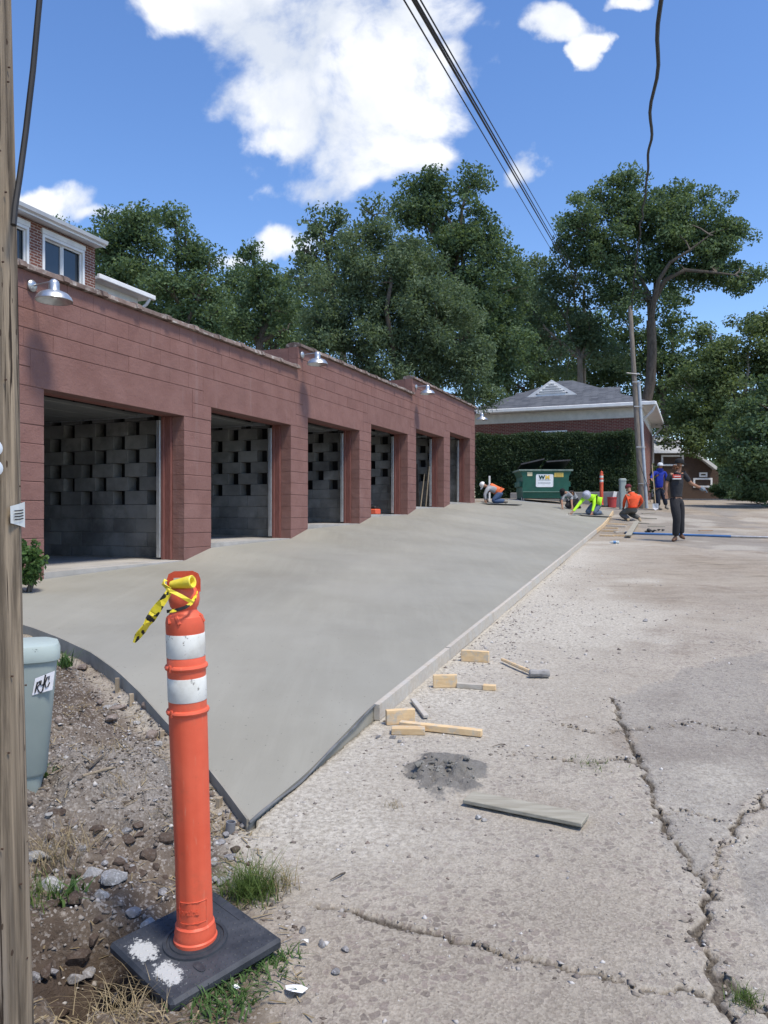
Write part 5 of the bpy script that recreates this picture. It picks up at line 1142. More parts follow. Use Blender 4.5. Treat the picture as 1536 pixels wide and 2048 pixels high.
# ------------------------------------------------------------------ dumpster
dpos = P(1091, 1003, 29.3); dpos.z = float(base_z(dpos.x, dpos.y)); Yd = dpos.y; fd = Yd / FPX
ds = empty('dumpster', dpos, 'dark green steel dumpster with propped black lids and white sign', 'dumpster')
grn = pm('dumpster_green_paint', (.014, .085, .06), (.022, .115, .08), 3, .5, .1, 20, var=0, dirt=(.05, .075, .062), ds=5, dlo=.55, dhi=.8)
def FD(p): return Vector((dpos.x + p[0], dpos.y + p[1], dpos.z + p[2]))
H = (1003 - 938) * fd; wb = (1137 - 1045) * fd / 2; wt_ = (1146 - 1038) * fd / 2; DD = 1.35; zb0 = .18; zm = .42
m = MB(FD)
def shell(m, secs):
    for i, (hw, y0, y1, z) in enumerate(secs): m.v += [m.fr((-hw, y0, z)), m.fr((hw, y0, z)), m.fr((hw, y1, z)), m.fr((-hw, y1, z))]
    for i in range(len(secs) - 1):
        for k in range(4): m.f.append((i * 4 + k, i * 4 + (k + 1) % 4, i * 4 + 4 + (k + 1) % 4, i * 4 + 4 + k))
    m.f.append((3, 2, 1, 0))
shell(m, [(wb * .97, .05, DD, zb0), (wb * .99, .0, DD, zm), (wb, -.01, DD, zm + .02), (wb, -.06, DD, H * .8), (wt_ * .93, -.07, DD, H * .93), (wt_ * .96, -.08, DD, H), (wt_ * .93, -.04, DD - .04, H), (wb * .95, .0, DD - .05, H * .8), (wb * .95, .05, DD - .05, zb0 + .03)]); m.f.append((32, 33, 34, 35))
m.build('body', grn, ds)
m = MB(FD); m.box(-wt_, wt_, -.12, -.07, H - .035, H + .03, .008); m.box(-wt_, -wt_ * .95, -.07, DD, H - .03, H + .03, .008); m.box(wt_ * .95, wt_, -.07, DD, H - .03, H + .03, .008); m.build('rim', pm('rim_green', (.10, .16, .14), (.2, .25, .22), 9, .5, .1, 20, var=0), ds)
m = MB(FD); m.box(-wb, wb, -.035, .0, zm - .015, zm + .018, .004); m.build('bumper_rail', mcol('worn_green', (.10, .17, .14)), ds)
for sg in (-1, 1):
    m = MB(FD); m.box(sg * wb - .06 + sg * .04, sg * wb + .06 + sg * .04, .1, 1.2, H * .5, H * .66, .01); m.build('fork_pocket', grn, ds)
    for yy in (.12, 1.15):
        w_ = MB(FD); w_.lathe([(.09, -.03), (.10, -.02), (.10, .02), (.09, .03)], 16, Matrix.Translation((sg * wb * .97, yy, .10)) @ Matrix.Rotation(R(90), 4, 'Y')); wh = w_.build('wheel', M['black'], ds, True)
        w_ = MB(FD); w_.box(sg * wb * .97 - .05, sg * wb * .97 - .036, yy - .05, yy + .05, .08, zb0 + .02); w_.box(sg * wb * .97 + .036, sg * wb * .97 + .05, yy - .05, yy + .05, .08, zb0 + .02); w_.build('caster_fork', M['steel'], wh)
for x0, x1, ang, rl in ((-wt_ * .93, -.03, 20, -13), (.03, wt_ * .93, 22, -4)):
    m = MB(FD); T = Matrix.Translation((0, DD - .02, H + .04)) @ Matrix.Rotation(R(-ang * .62), 4, 'X') @ Matrix.Translation(((x0 + x1) / 2, 0, 0)) @ Matrix.Rotation(R(rl), 4, 'Y')
    hw = (x1 - x0) / 2; m.box(-hw, hw, -DD - .02, 0, -.012, .012, .004, T)
    for i in range(5): m.box(-hw + .1 + i * (2 * hw - .2) / 4.6, -hw + .16 + i * (2 * hw - .2) / 4.6, -DD + .1, -.1, .012, .035, .004, T)
    m.box(-hw, hw, -DD - .03, -DD + .02, -.03, .025, .004, T); m.build('lid', M['black'], ds)
m = MB(FD); rr = random.Random(8)
for i in range(6): m.rock(FD((rr.uniform(-wb * .8, wb * .8), rr.uniform(.2, 1.1), H * .9)) - dpos * 0, .22, 30 + i, 2)
m.fr = lambda p: Vector(p)
bag = m
bg_ = MB(); 
for i in range(6): bg_.rock(FD((rr.uniform(-wb * .75, wb * .75), rr.uniform(.3, 1.0), H * .88)), .2, 30 + i, 2)
b_ = bg_.build('trash_bags', mcol('dark_bag', (.02, .02, .025), .35), ds, True); b_['kind'] = 'stuff'
def front(x, z, out=.0): y0 = -.01 + (-.05) * (z - zm) / (H * .8 - zm) if z < H * .8 else -.06 - .01 * (z - H * .8) / (H * .13); return FD((x, y0 - .004 - out, z))
def fx(px): return (px - 1091) * fd
def fz(py): return (1003 - py) * fd
def panel(x0, x1, y1, y0, name, mat, par, out=0, rad=.05):
    a, b, c, d = fx(x0), fx(x1), fz(y0), fz(y1); pts = []
    for cx_, cz_, a0 in ((b - rad, d - rad, 0), (a + rad, d - rad, 90), (a + rad, c + rad, 180), (b - rad, c + rad, 270)):
        for k in range(5): an = R(a0 + 22.5 * k); pts.append((cx_ + rad * math.cos(an), cz_ + rad * math.sin(an)))
    m = MB(); m.add([front(x, z, out) for x, z in pts] + [front(x, z, out - .003) for x, z in pts], [tuple(range(20))[::-1]] + [((i + 1) % 20, i, 20 + i, 20 + (i + 1) % 20) for i in range(20)]); return m.build(name, mat, par)
sg_ = panel(1071.3, 1106, 946, 971.5, 'sign', mcol('white_sign', (.75, .78, .80), .4), ds, .004)
def ftext(txt, size, px, py, mat, par, name, sx_=1, bold=0):
    c = front(fx(px), fz(py), .0085); M4 = Matrix.Translation(c) @ Matrix.Rotation(R(90), 4, 'X') @ Matrix.Diagonal((sx_, 1, 1, 1)); vs, fs = text_mesh(txt, size, M4, .0008, 0, bold); m = MB(); m.add(vs, fs); return m.build(name, mat, par)
ftext('W', .19, 1083.0, 952.4, mcol('sign_green', (.008, .05, .04)), sg_, 'sign_letter', 1.1, .013)
ftext('M', .19, 1094.2, 952.4, mcol('sign_yellow', (.75, .5, .08)), sg_, 'sign_letter', 1.1, .013)
m = MB(); m.add([front(fx(1076.5), fz(957.8), .008), front(fx(1100.5), fz(957.8), .008), front(fx(1100.5), fz(957.2), .008), front(fx(1076.5), fz(957.2), .008)], [(0, 1, 2, 3)]); m.build('sign_rule', mcol('sign_grey', (.15, .2, .18)), sg_)
m = MB(); rq = random.Random(12)
for i in range(17):
    xx = 1076 + i * 1.5; m.add([front(fx(xx), fz(964.6), .008), front(fx(xx + rq.uniform(.5, 1.1)), fz(964.6), .008), front(fx(xx + rq.uniform(.5, 1.1)), fz(961.8), .008), front(fx(xx), fz(961.8), .008)], [(0, 1, 2, 3)])
m.build('sign_print', mcol('sign_pale_print', (.42, .45, .47)), sg_)
y1_ = mcol('yellow_sticker', (.70, .52, .12), .5); panel(1054, 1064, 942, 949.5, 'sticker', mcol('cream_sticker', (.68, .6, .38), .5), ds, .004, .01); panel(1108, 1126, 943, 951.5, 'sticker', y1_, ds, .004, .01)
m = MB()
for py in (945, 947.2, 949.4): m.add([front(fx(1110), fz(py + .7), .006), front(fx(1124), fz(py + .7), .006), front(fx(1124), fz(py), .006), front(fx(1110), fz(py), .006)], [(0, 1, 2, 3)])
m.build('sticker_print', mcol('sticker_ink', (.25, .14, .04)), ds)
# low concrete wall, bucket
w0 = P(1000, 1003, 30.4); w1 = P(1268, 1003, 30.0); a_ = w0.x * NV.x + w0.y * NV.y - NF; b_n = w1.x * NV.x + w1.y * NV.y - NF; sw_ = sh - .98
zw_ = float(base_z(w1.x, w1.y)); G().box(sw_, sw_ + .22, a_, b_n, zw_ - .3, zy(984, 31.0), .02).build('retaining_wall', pm('grey_cast_concrete', (.25, .245, .24), (.34, .335, .33), 2, .9, .3, 30, var=0))
bpy.data.objects['retaining_wall']['label'] = 'low grey concrete wall along the foot of the hedge behind the dumpster'; bpy.data.objects['retaining_wall']['category'] = 'wall'
bk_ = ghit(1224, 1015); fb = bk_.y / FPX
bu = empty('bucket', bk_, 'red plastic bucket with a white board sticking out near the hedge', 'bucket'); T = Matrix.Translation(bk_)
m = MB(); m.lathe([(8 * fb, 0), (9 * fb, 18 * fb), (9.6 * fb, 18.2 * fb), (9.6 * fb, 21 * fb), (9.0 * fb, 21 * fb), (7.8 * fb, 1 * fb), (0.001, 1 * fb)], 22, T, False); m.build('pail', mcol('faded_red_plastic', (.42, .06, .06), .5), bu, True)
m = MB(); m.tube([bk_ + Vector((9.5 * fb * math.cos(R(a)), -.02 - .10 * math.sin(R(a)), 19 * fb - .06 * math.sin(R(a)))) for a in range(0, 181, 20)], .006, 5); m.build('handle', M['steel'], bu, True)
m = MB(); m.bar(bk_ + Vector((.02, 0, .1)), bk_ + Vector((.14, .02, 32 * fb)), .03, .14); tag(m.build('float_board', M['white']), 'white float board standing in the red bucket', 'tool')

# ------------------------------------------------------------------ form boards, lumber, tools
def slabpt(s, c, dz=0):
    n = NF + c * (float(nform(s)) - NF); X = DV.x * s + NV.x * n; Y = DV.y * s + NV.y * n; return Vector((X, Y, float(slab_z(X, Y)) + dz))
bs = [4.36, 6.02, 7.75, 10.3, 13.9, 17.4, 20.9, 22.9, 25.4, S_END]
for i, (a, b) in enumerate(zip(bs, bs[1:])):
    m = MB(); N_ = max(2, int((b - a) / .5)); th, hh = .038, .092; ring = []
    for k in range(N_ + 1):
        s_ = a + .004 + (b - a - .008) * k / N_; p = slabpt(s_, 1.0); off = .003 + random.uniform(-.001, .001); dz = .005 + (i % 2) * .004
        for nn_, zz in ((off, -hh), (off + th, -hh), (off + th, dz), (off, dz)): ring.append(p + NV * nn_ + Vector((0, 0, zz)))
    fs = []
    for k in range(N_):
        for j in range(4): fs.append((k * 4 + j, k * 4 + (j + 1) % 4, k * 4 + 4 + (j + 1) % 4, k * 4 + 4 + j))
    fs += [(3, 2, 1, 0), tuple(N_ * 4 + j for j in range(4))]; m.add(ring, fs)
    o = m.build('form_board', M['dusty_pine'] if i < 6 else M['pine']); tag(o, ('dusty form board ending at the dark edging strip', 'dusty form board behind the middle kicker block', 'dusty form board next to the sledgehammer', 'long dusty form board past the sledgehammer', 'dusty form board halfway between sledgehammer and lumber pile', 'dusty form board just before the lumber pile', 'clean pine form board beside the lumber pile', 'clean pine form board beside the squatting person', 'clean pine form board reaching the end of the slab')[i], 'board', 'form boards along the slab edge')
m = MB(); p0 = slabpt(S_END, .02); p1 = slabpt(S_END, .62); m.bar(p0 + DV * .025 + Vector((0, 0, -.03)), p1 + DV * .025 + Vector((0, 0, -.03)), .04, .09); tag(m.build('form_board', M['white_dull']), 'pale form board closing the far end of the slab by the dumpster', 'board', 'form boards along the slab edge')
# thin bender board round the yard end of the slab
cs_ = np.linspace(.0, 1.0, 60); vs = []; 
for i, c in enumerate(cs_):
    p = slabpt(float(smin(c)), float(c)); q_ = slabpt(float(smin(min(1, c + .01))), float(min(1, c + .01))); q0 = slabpt(float(smin(max(0, c - .01))), float(max(0, c - .01))); t = (q_ - q0); t.z = 0; t.normalize(); o = Vector((t.y, -t.x, 0))
    if o.dot(DV) > 0: o = -o
    for d_, zz in ((.002, -.17), (.012, -.17), (.012, .008), (.002, .008)): vs.append(p + o * d_ + Vector((0, 0, zz)))
fs = []
for k in range(59):
    for j in range(4): fs.append((k * 4 + j, k * 4 + (j + 1) % 4, k * 4 + 4 + (j + 1) % 4, k * 4 + 4 + j))
fs += [(3, 2, 1, 0), tuple(59 * 4 + j for j in range(4))]; m = MB(); m.add(vs, fs); tag(m.build('bender_board', M['bender']), 'thin curved bender board holding the slab edge along the dirt yard', 'edging')
m = MB(); pts = [slabpt(s_, 1.0) + NV * .012 + Vector((0, 0, -.004 + .006 * math.sin(s_ * 9))) for s_ in np.linspace(float(smin(1.0)) - .02, 4.36, 26)]; ribs = []
m.tube(pts, [.0065 + .0015 * math.sin(i) for i in range(26)], 8); tag(m.build('edge_strip', M['blackhose'], None, True), 'dark flexible edging strip at the sharp corner of the slab', 'edging')
for i, (px, py) in enumerate(((243, 1355), (274, 1382), (340, 1448), (421, 1548), (447, 1590))):
    p = hit(px, py, slab_z); a, c = sc(p.x, p.y); c = float(min(c, .985)); p = slabpt(float(smin(c)), c); g = float(GZ(p.x - DV.x * .05, p.y - DV.y * .05)); q_ = p - DV * .035 + NV * .0 - Vector((.018, 0, 0))
    m = MB(); h = .01 - .012 * (i % 3); m.box(-.014, .014, -.010, .010, -.25, h - .012, .002, Matrix.Translation(Vector((q_.x, q_.y, p.z))) @ Matrix.Rotation(R(20 + 13 * i), 4, 'Z') @ Matrix.Rotation(R(random.uniform(-3, 3)), 4, 'X'))
    tag(m.build('form_stake', M['stake']), 'short wooden stake driven against the curved bender board', 'stake', 'stakes along the bender board')
p = ghit(459, 1652); m = MB(); m.lathe([(.021, -.1), (.021, .062), (.017, .062), (.017, -.05)], 16, Matrix.Translation(p) @ Matrix.Rotation(R(6), 4, 'Y'), False); tag(m.build('pipe_stub', mcol('grey_pvc', (.17, .175, .19), .45), None, True), 'short grey plastic pipe stub at the stake near the slab corner', 'pipe')
def gbar(px0, py0, px1, py1, w, h, mat, name, label, cat, z0=0, group=None, ch=.003, tilt=0):
    a = ghit(px0, py0); b = ghit(px1, py1); a.z += h / 2 + z0; b.z += h / 2 + z0 + tilt; m = MB(); m.bar(a, b, w, h, ch); return tag(m.build(name, mat), label, cat, group)
gbar(772, 1450, 829, 1446, .038, .09, M['pine'], 'kicker_block', 'upright pine block against the form board at its near end', 'board')
gbar(783, 1466, 850, 1468, .07, .038, M['pine'], 'pine_offcut', 'flat short pine offcut lying in front of the upright block', 'board')
gbar(800, 1456, 964, 1474, .045, .038, M['pine'], 'pine_offcut', 'long pine stick reaching from the near kicker block towards the road', 'board', .004)
gbar(826, 1406, 852, 1440, .035, .02, M['dusty_pine'], 'pine_offcut', 'thin grey stick leaning along the form board', 'board', .01)
gbar(866, 1376, 914, 1376, .038, .09, M['pine'], 'kicker_block', 'upright pine block at the middle of the near form board', 'board')
gbar(914, 1377, 968, 1381, .04, .035, M['dusty_pine'], 'pine_offcut', 'dusty short stick beside the middle kicker block', 'board')
gbar(966, 1381, 992, 1383, .05, .036, M['pine'], 'pine_offcut', 'stubby pine offcut at the end of the dusty stick', 'board')
gbar(923, 1322, 978, 1326, .038, .09, M['pine'], 'kicker_block', 'upright pine block beside the sledgehammer', 'board')
gbar(936, 1602, 1171, 1653, .125, .019, M['old_board'], 'loose_plank', 'weathered grey plank lying flat on the road below the mud heap', 'plank', .012)
h0 = ghit(1004, 1327); h1 = ghit(1066, 1356); h2 = ghit(1058, 1358); h3 = ghit(1094, 1359)
sh_ = empty('sledgehammer', h0, 'short sledgehammer with wooden handle lying on the pale road', 'hammer'); up = Vector((0, 0, .028))
m = MB(); m.tube([h0 + up, h0.lerp(h1, .5) + up, h1 + up], [.013, .015, .016], 8); m.build('handle', M['pine'], sh_, True)
m = MB(); ax = (h3 - h2); ax.z = 0; m.lathe([(.022, 0), (.03, .008), (.03, .05), (.026, .06), (.026, .085), (.031, .095), (.031, .14), (.024, .15)], 8, Matrix.Translation(h2 + Vector((0, 0, .034))) @ ax.to_track_quat('Z', 'Y').to_matrix().to_4x4()); m.build('head', pm('dusty_iron', (.22, .21, .20), (.34, .33, .32), 20, .8, .3, 60, var=0), sh_, True)
# lumber pile
LP = [(1199, 1072, 1228, 1073, 0), (1226, 1072, 1262, 1073, 0), (1203, 1066, 1238, 1067, .04), (1229, 1068, 1264, 1067, .04), (1207, 1060, 1236, 1061, .04), (1212, 1054, 1252, 1056, .02), (1216, 1049, 1256, 1050, 0)]
for i, (a, b, c, d, z) in enumerate(LP):
    gbar(a, b, c, d, .085, .038, M['pine'] if i not in (3, 5) else M['dusty_pine'], 'lumber_piece', 'short lumber piece in the small pile at the form board', 'board', z, 'lumber pile by the slab edge')
gbar(1256, 1076, 1274, 1046, .14, .03, M['old_board'], 'loose_plank', 'dark dirty plank resting across the lumber pile end', 'plank', .05)
for i, (a, b, c, d) in enumerate(((1282, 1036, 1314, 1037), (1272, 1046, 1300, 1048), (1296, 1053, 1330, 1053), (1284, 1027, 1310, 1026))):
    gbar(a, b, c, d, .07, .025, M['old_board'], 'loose_stick', 'dark stick lying on the road behind the squatting worker', 'board', 0, 'loose sticks near the squatting worker')
pa = ghit(1264, 1068); pb_ = ghit(1462, 1075); pc_ = ghit(1640, 1080); fl_ = empty('float_pole', pa, 'long blue bull float pole lying across the road', 'pole')
m = MB(); u = Vector((0, 0, .035)); m.tube([pa + u, pa.lerp(pb_, .5) + u, pb_ + u], .030, 10); m.build('blue_section', mcol('blue_pole_paint', (.06, .15, .34), .4), fl_, True)
m = MB(); m.tube([pb_ + u, pb_.lerp(pc_, .5) + u, pc_ + u], .026, 10); m.build('bare_section', M['steel'], fl_, True)
m = MB(); m.lathe([(.03, 0), (.045, .03), (.045, .12), (.03, .2)], 10, Matrix.Translation(pa + u) @ (pa - pb_).to_track_quat('Z', 'Y').to_matrix().to_4x4()); m.build('end_fitting', mcol('dark_blue_fitting', (.03, .05, .10), .5), fl_, True)
for i, (px, py, r_) in enumerate(((1298, 1064, .10), (1318, 1062, .08))):
    p = ghit(px, py); m = MB(); m.rock(p + Vector((0, 0, .05)), r_, 70 + i, 2, .6); m.rock(p + Vector((.12, .03, .04)), r_ * .7, 75 + i, 2, .6); m.rock(p + Vector((-.1, -.02, .03)), r_ * .6, 79 + i, 2, .6); tag(m.build('work_gloves', M['black'], None, True), ('larger' if i == 0 else 'smaller') + ' crumpled dark work glove lying by the blue pole', 'glove')
p = ghit(1229, 1088); bt = empty('water_bottle', p, 'clear plastic water bottle with blue label lying near the lumber', 'bottle'); Tb = Matrix.Translation(p + Vector((-.11, 0, .036))) @ Matrix.Rotation(R(90), 4, 'Y')
gm = NT('clear_bottle_plastic'); gm.b.inputs['Transmission Weight'].default_value = .7; gm.b.inputs['IOR'].default_value = 1.2; cb_ = gm.fin((.8, .88, .92), .15, None, 0, .5)
m = MB(); m.lathe([(.012, 0), (.012, .02), (.032, .06), (.033, .075)], 14, Tb); m.lathe([(.033, .135), (.033, .20), (.026, .21)], 14, Tb); m.build('bottle_body', cb_, bt, True)
m = MB(); m.lathe([(.034, .075), (.034, .135)], 14, Tb, False); m.build('bottle_label', mcol('blue_label', (.05, .16, .35), .4), bt, True)
gbar(1398, 1062, 1424, 1061, .08, .02, mcol('rusty_sheet', (.30, .18, .10), .8), 'rusty_strip', 'rusty metal strip on the road beyond the blue pole', 'scrap')

# ------------------------------------------------------------------ workers
def skin(name, V_, E_, Rr, mat, parent, root=0, sub=2):
    off = Vector((0, 0, 0)); q = parent
    while q is not None: off = off + q.location; q = q.parent
    me = bpy.data.meshes.new(name); me.from_pydata([tuple(v - off) for v in V_], E_, []); o = link(name, me, None, parent)
    md = o.modifiers.new('skin', 'SKIN'); md.use_smooth_shade = True; md.branch_smoothing = .5
    for i, sv in enumerate(me.skin_vertices[0].data):
        sv.radius = (Rr[i], Rr[i]); sv.use_root = (i == root)
    if sub: ss = o.modifiers.new('sub', 'SUBSURF'); ss.levels = sub; ss.render_levels = sub
    me.materials.append(mat); return o
SKIN = mcol('weathered_skin', (.30, .16, .10), .6); 
def cloth(name, c, k=1.0): return pm(name, tuple(x * .8 for x in c), c, 9, .9, .5, 24, var=0, bd=.02)
def person(label, foot, J, K, shirt, pants, boots, hat, hair=None, sc_=1.0, sleeve=1.0, surf=None, wide=1.0):
    """J: joint -> (px,py,depth offset); K: overall depth from the ground contact"""
    Y0 = foot.y
    j = {k: P(v[0], v[1], Y0 + v[2]) for k, v in J.items()}
    rt = empty('person', foot, label, 'person')
    r = lambda x: x * sc_
    # body
    names = ['pelvis', 'waist', 'chest', 'neck', 'head0', 'head', 'head1', 'shL', 'elL', 'wrL', 'shR', 'elR', 'wrR', 'hipL', 'knL', 'anL', 'hipR', 'knR', 'anR']
    hd = (j['head'] - j['neck']).normalized(); j['head0'] = j['head'] - hd * .085 * sc_; j['head1'] = j['head'] + hd * .075 * sc_
    rad = dict(pelvis=.11, waist=.10, chest=.11, neck=.058, head0=.07, head=.092, head1=.07, shL=.06, shR=.06, elL=.042, elR=.042, wrL=.032, wrR=.032, hipL=.085, hipR=.085, knL=.055, knR=.055, anL=.04, anR=.04)
    E = [('pelvis', 'waist'), ('waist', 'chest'), ('chest', 'neck'), ('neck', 'head0'), ('head0', 'head'), ('head', 'head1'), ('chest', 'shL'), ('shL', 'elL'), ('elL', 'wrL'), ('chest', 'shR'), ('shR', 'elR'), ('elR', 'wrR'), ('pelvis', 'hipL'), ('hipL', 'knL'), ('knL', 'anL'), ('pelvis', 'hipR'), ('hipR', 'knR'), ('knR', 'anR')]
    V_ = [j[n] for n in names]; Rr = [r(rad[n]) for n in names]; Ed = [(names.index(a), names.index(b)) for a, b in E]
    fc = Vector(J.get('face', (0, -1, 0))).normalized() if 'face' in J else Vector((0, -1, 0))
    for w, el, sg in (('wrL', 'elL', -1), ('wrR', 'elR', 1)):
        d = (j[w] - j[el]).normalized(); side = d.cross(Vector((0, 1, 0))); side = side.normalized() if side.length > .1 else Vector((1, 0, 0)); palm = j[w] + d * r(.07); V_.append(palm); Rr.append(r(.034)); pi_ = len(V_) - 1; Ed.append((names.index(w), pi_))
        for k in range(4):
            b = palm + d * r(.035) + side * r((k - 1.5) * .02); t = b + d * r(.055 - abs(k - 1.3) * .008) + Vector((0, 0, -r(.012))); V_ += [b, t]; Rr += [r(.0095), r(.0085)]; Ed += [(pi_, len(V_) - 2), (len(V_) - 2, len(V_) - 1)]
        b = j[w] + d * r(.035) + side * sg * r(.04); t = b + d * r(.04) + side * sg * r(.015); V_ += [b, t]; Rr += [r(.011), r(.009)]; Ed += [(names.index(w), len(V_) - 2), (len(V_) - 2, len(V_) - 1)]
    V_.append(j['head'] + fc * r(.105) - hd * r(.01)); Rr.append(r(.016)); Ed.append((names.index('head'), len(V_) - 1))
    body = skin('body', V_, Ed, Rr, SKIN, rt)
    # shirt
    a1 = .52 if sleeve < 1 else .93
    def sub_arm(s):
        el = j['el' + s]; sh = j['sh' + s]; wr = j['wr' + s]
        if sleeve < 1: return [sh, sh.lerp(el, .55), sh.lerp(el, .85)], [r(.075), r(.062), r(.06)]
        return [sh, el, el.lerp(wr, .92)], [r(.075), r(.056), r(.043)]
    sv = [j['pelvis'].lerp(j['waist'], .25), j['waist'], j['chest'], j['chest'].lerp(j['neck'], .5), j['chest'].lerp(j['neck'], .88)]; sr = [r(.16) * wide, r(.155) * wide, r(.168) * wide, r(.125), r(.074)]; se = [(0, 1), (1, 2), (2, 3), (3, 4)]
    for s in 'LR':
        pts, rr_ = sub_arm(s); b0 = len(sv); sv += pts; sr += rr_; se += [(2, b0), (b0, b0 + 1), (b0 + 1, b0 + 2)]
    shirt_o = skin('shirt', sv, se, sr, shirt, rt, 1)
    pv = [j['waist'].lerp(j['pelvis'], .7), j['pelvis']]; pr = [r(.145) * wide, r(.15) * wide]; pe = [(0, 1)]
    for s in 'LR':
        b0 = len(pv); hip, kn, an = j['hip' + s], j['kn' + s], j['an' + s]; pv += [hip, hip.lerp(kn, .5), kn, kn.lerp(an, .5), an]; pr += [r(.125), r(.118), r(.095), r(.09), r(.08)]; pe += [(1, b0)] + [(b0 + i, b0 + i + 1) for i in range(4)]
    skin('trousers', pv, pe, pr, pants, rt, 1)
    for s in 'LR':
        an = j['an' + s]; toe = j['toe' + s]; h = an - (toe - an) * .25; h.z = toe.z; skin('boot', [an + Vector((0, 0, r(.03))), an - Vector((0, 0, r(.03))), toe.lerp(h, .35), toe, h], [(0, 1), (1, 2), (2, 3), (1, 4)], [r(.058), r(.056), r(.048), r(.036), r(.042)], boots, rt, 1, 1)
    if hat:
        hm, kind = hat; q = hd.to_track_quat('Z', 'Y').to_matrix().to_4x4(); T = Matrix.Translation(j['head'] + hd * r(.012)) @ q; m = MB()
        m.lathe([(r(.104), 0), (r(.105), r(.03)), (r(.096), r(.07)), (r(.075), r(.10)), (r(.035), r(.118)), (r(.004), r(.122))], 18, T)
        if kind == 'brim': m.lathe([(r(.10), r(.012)), (r(.155), r(-.022)), (r(.16), r(-.016)), (r(.105), r(.025))], 20, T, False)
        o = m.build('hat', hm, rt, True)
        if kind in ('cap', 'helmet'):
            m = MB(); f2 = (fc - hd * fc.dot(hd)).normalized(); s2 = hd.cross(f2); c = j['head'] + hd * r(.018); n = 8; vs = []
            for i in range(n + 1):
                a = math.pi * i / n - math.pi / 2; w = s2 * math.sin(a) + f2 * math.cos(a); vs += [c + w * r(.10), c + s2 * math.sin(a) * r(.092) + f2 * (math.cos(a) * r(.085) + r(.10)) - hd * r(.012)]
            vs += [v + hd * r(.010) for v in vs]; k = 2 * (n + 1); fs = []
            for i in range(n): fs += [(2 * i, 2 * i + 1, 2 * i + 3, 2 * i + 2), (k + 2 * i, k + 2 * i + 2, k + 2 * i + 3, k + 2 * i + 1), (2 * i + 1, k + 2 * i + 1, k + 2 * i + 3, 2 * i + 3)]
            m.add(vs, fs); m.build('peak', hm, o, True)
    if hair:
        m = MB(); rr_ = random.Random(4)
        for i in range(16): m.rock(j['head'] - hd * r(.03 + .08 * rr_.random()) - fc * r(.05) + Vector((rr_.uniform(-.085, .075), rr_.uniform(-.05, .05), 0)) * sc_, r(.045), 300 + i, 2, .9)
        m.build('hair', hair, rt, True)
    return rt, j, r
# shop shirt man walking
fA = ghit(1352, 1083)
ptA, jA, rA = person('person in dark grey tee, dark trousers and black cap striding with one arm out', fA, dict(pelvis=(1353, 999, 0), waist=(1352, 984, 0), chest=(1352.5, 957, 0), neck=(1357, 942, 0), head=(1358.5, 928, 0), face=(.8, .5, 0),
    shL=(1341, 948, -.02), elL=(1333, 967, .0), wrL=(1333, 984, -.05), shR=(1367, 947, .02), elR=(1382, 967, .02), wrR=(1401, 976, .05), hipL=(1348, 1001, -.06), knL=(1354, 1037, -.12), anL=(1351, 1073, -.06), toeL=(1344, 1081, -.12), hipR=(1359, 1001, .06), knR=(1361, 1037, .1), anR=(1362, 1068, .15), toeR=(1371, 1077, .1)),
    0, cloth('charcoal_tee', (.032, .034, .04)), cloth('dark_work_trousers', (.028, .028, .032)), cloth('brown_boots', (.16, .09, .06)), (cloth('black_cap', (.015, .016, .018)), 'cap'), cloth('auburn_hair', (.20, .10, .055)), 1.0, .5)
gl = cloth('blue_grey_gloves', (.20, .24, .28)); d = (jA['wrR'] - jA['elR']).normalized()
m = MB(); side = Vector((0, 1, 0))
m.tube([jA['wrR'] - d * .01, jA['wrR'] + d * .05, jA['wrR'] + d * .10], [.042, .052, .044], 8)
for k in range(4): b = jA['wrR'] + d * .095 + Vector((0, (k - 1.5) * .022, 0)); m.tube([b, b + d * (.05 - .006 * abs(k - 1.3)) - Vector((0, 0, .012)), b + d * .07 - Vector((0, 0, .04))], [.013, .012, .010], 6)
b = jA['wrR'] + d * .03 - Vector((0, .04, .01)); m.tube([b, b + d * .04 - Vector((0, .02, .02))], [.015, .011], 6); m.build('glove', gl, ptA, True)
bk = jA['chest'] + Vector((-.045, -.182, .03)); m = MB(); rr = random.Random(2)
for i in range(7): m.box(bk.x - .095 + i * .026, bk.x - .073 + i * .026, bk.y - .004, bk.y + .05, bk.z - .02 + rr.uniform(-.008, .006), bk.z + .045 + rr.uniform(-.01, .02))
m.build('shirt_print', mcol('red_print', (.55, .08, .06), .8), ptA); m = MB(); m.box(bk.x - .10, bk.x + .09, bk.y - .004, bk.y + .05, bk.z - .055, bk.z - .035); m.box(bk.x - .07, bk.x + .07, bk.y - .006, bk.y + .05, bk.z + .005, bk.z + .018); m.build('shirt_print', mcol('white_print', (.7, .7, .7), .8), ptA)
# blue hoodie man with shovel
fB = ghit(1324, 1020)
blue = cloth('royal_blue_hoodie', (.016, .035, .30))
ptB, jB, rB = person('person in royal blue hooded top and white cap standing with a shovel', fB, dict(pelvis=(1318.5, 977, 0), waist=(1318.5, 970, 0), chest=(1319.5, 953, 0), neck=(1320, 941, 0), head=(1320.5, 932, 0), face=(.45, -1, -.1),
    shL=(1310, 944, 0), elL=(1303, 955, -.1), wrL=(1303.5, 958, -.25), shR=(1330, 944, 0), elR=(1333, 959, 0), wrR=(1333, 974, 0), hipL=(1315, 979, 0), knL=(1315.5, 996, -.05), anL=(1317, 1012.5, 0), toeL=(1324, 1018, -.2), hipR=(1324, 979, 0), knR=(1329, 996, -.05), anR=(1332, 1011, 0), toeR=(1337, 1017, -.2)),
    0, blue, cloth('navy_trousers', (.022, .028, .045)), cloth('muddy_boots', (.20, .18, .15)), (cloth('white_cap', (.62, .64, .68)), 'cap'), None, 1.0, 1.0)
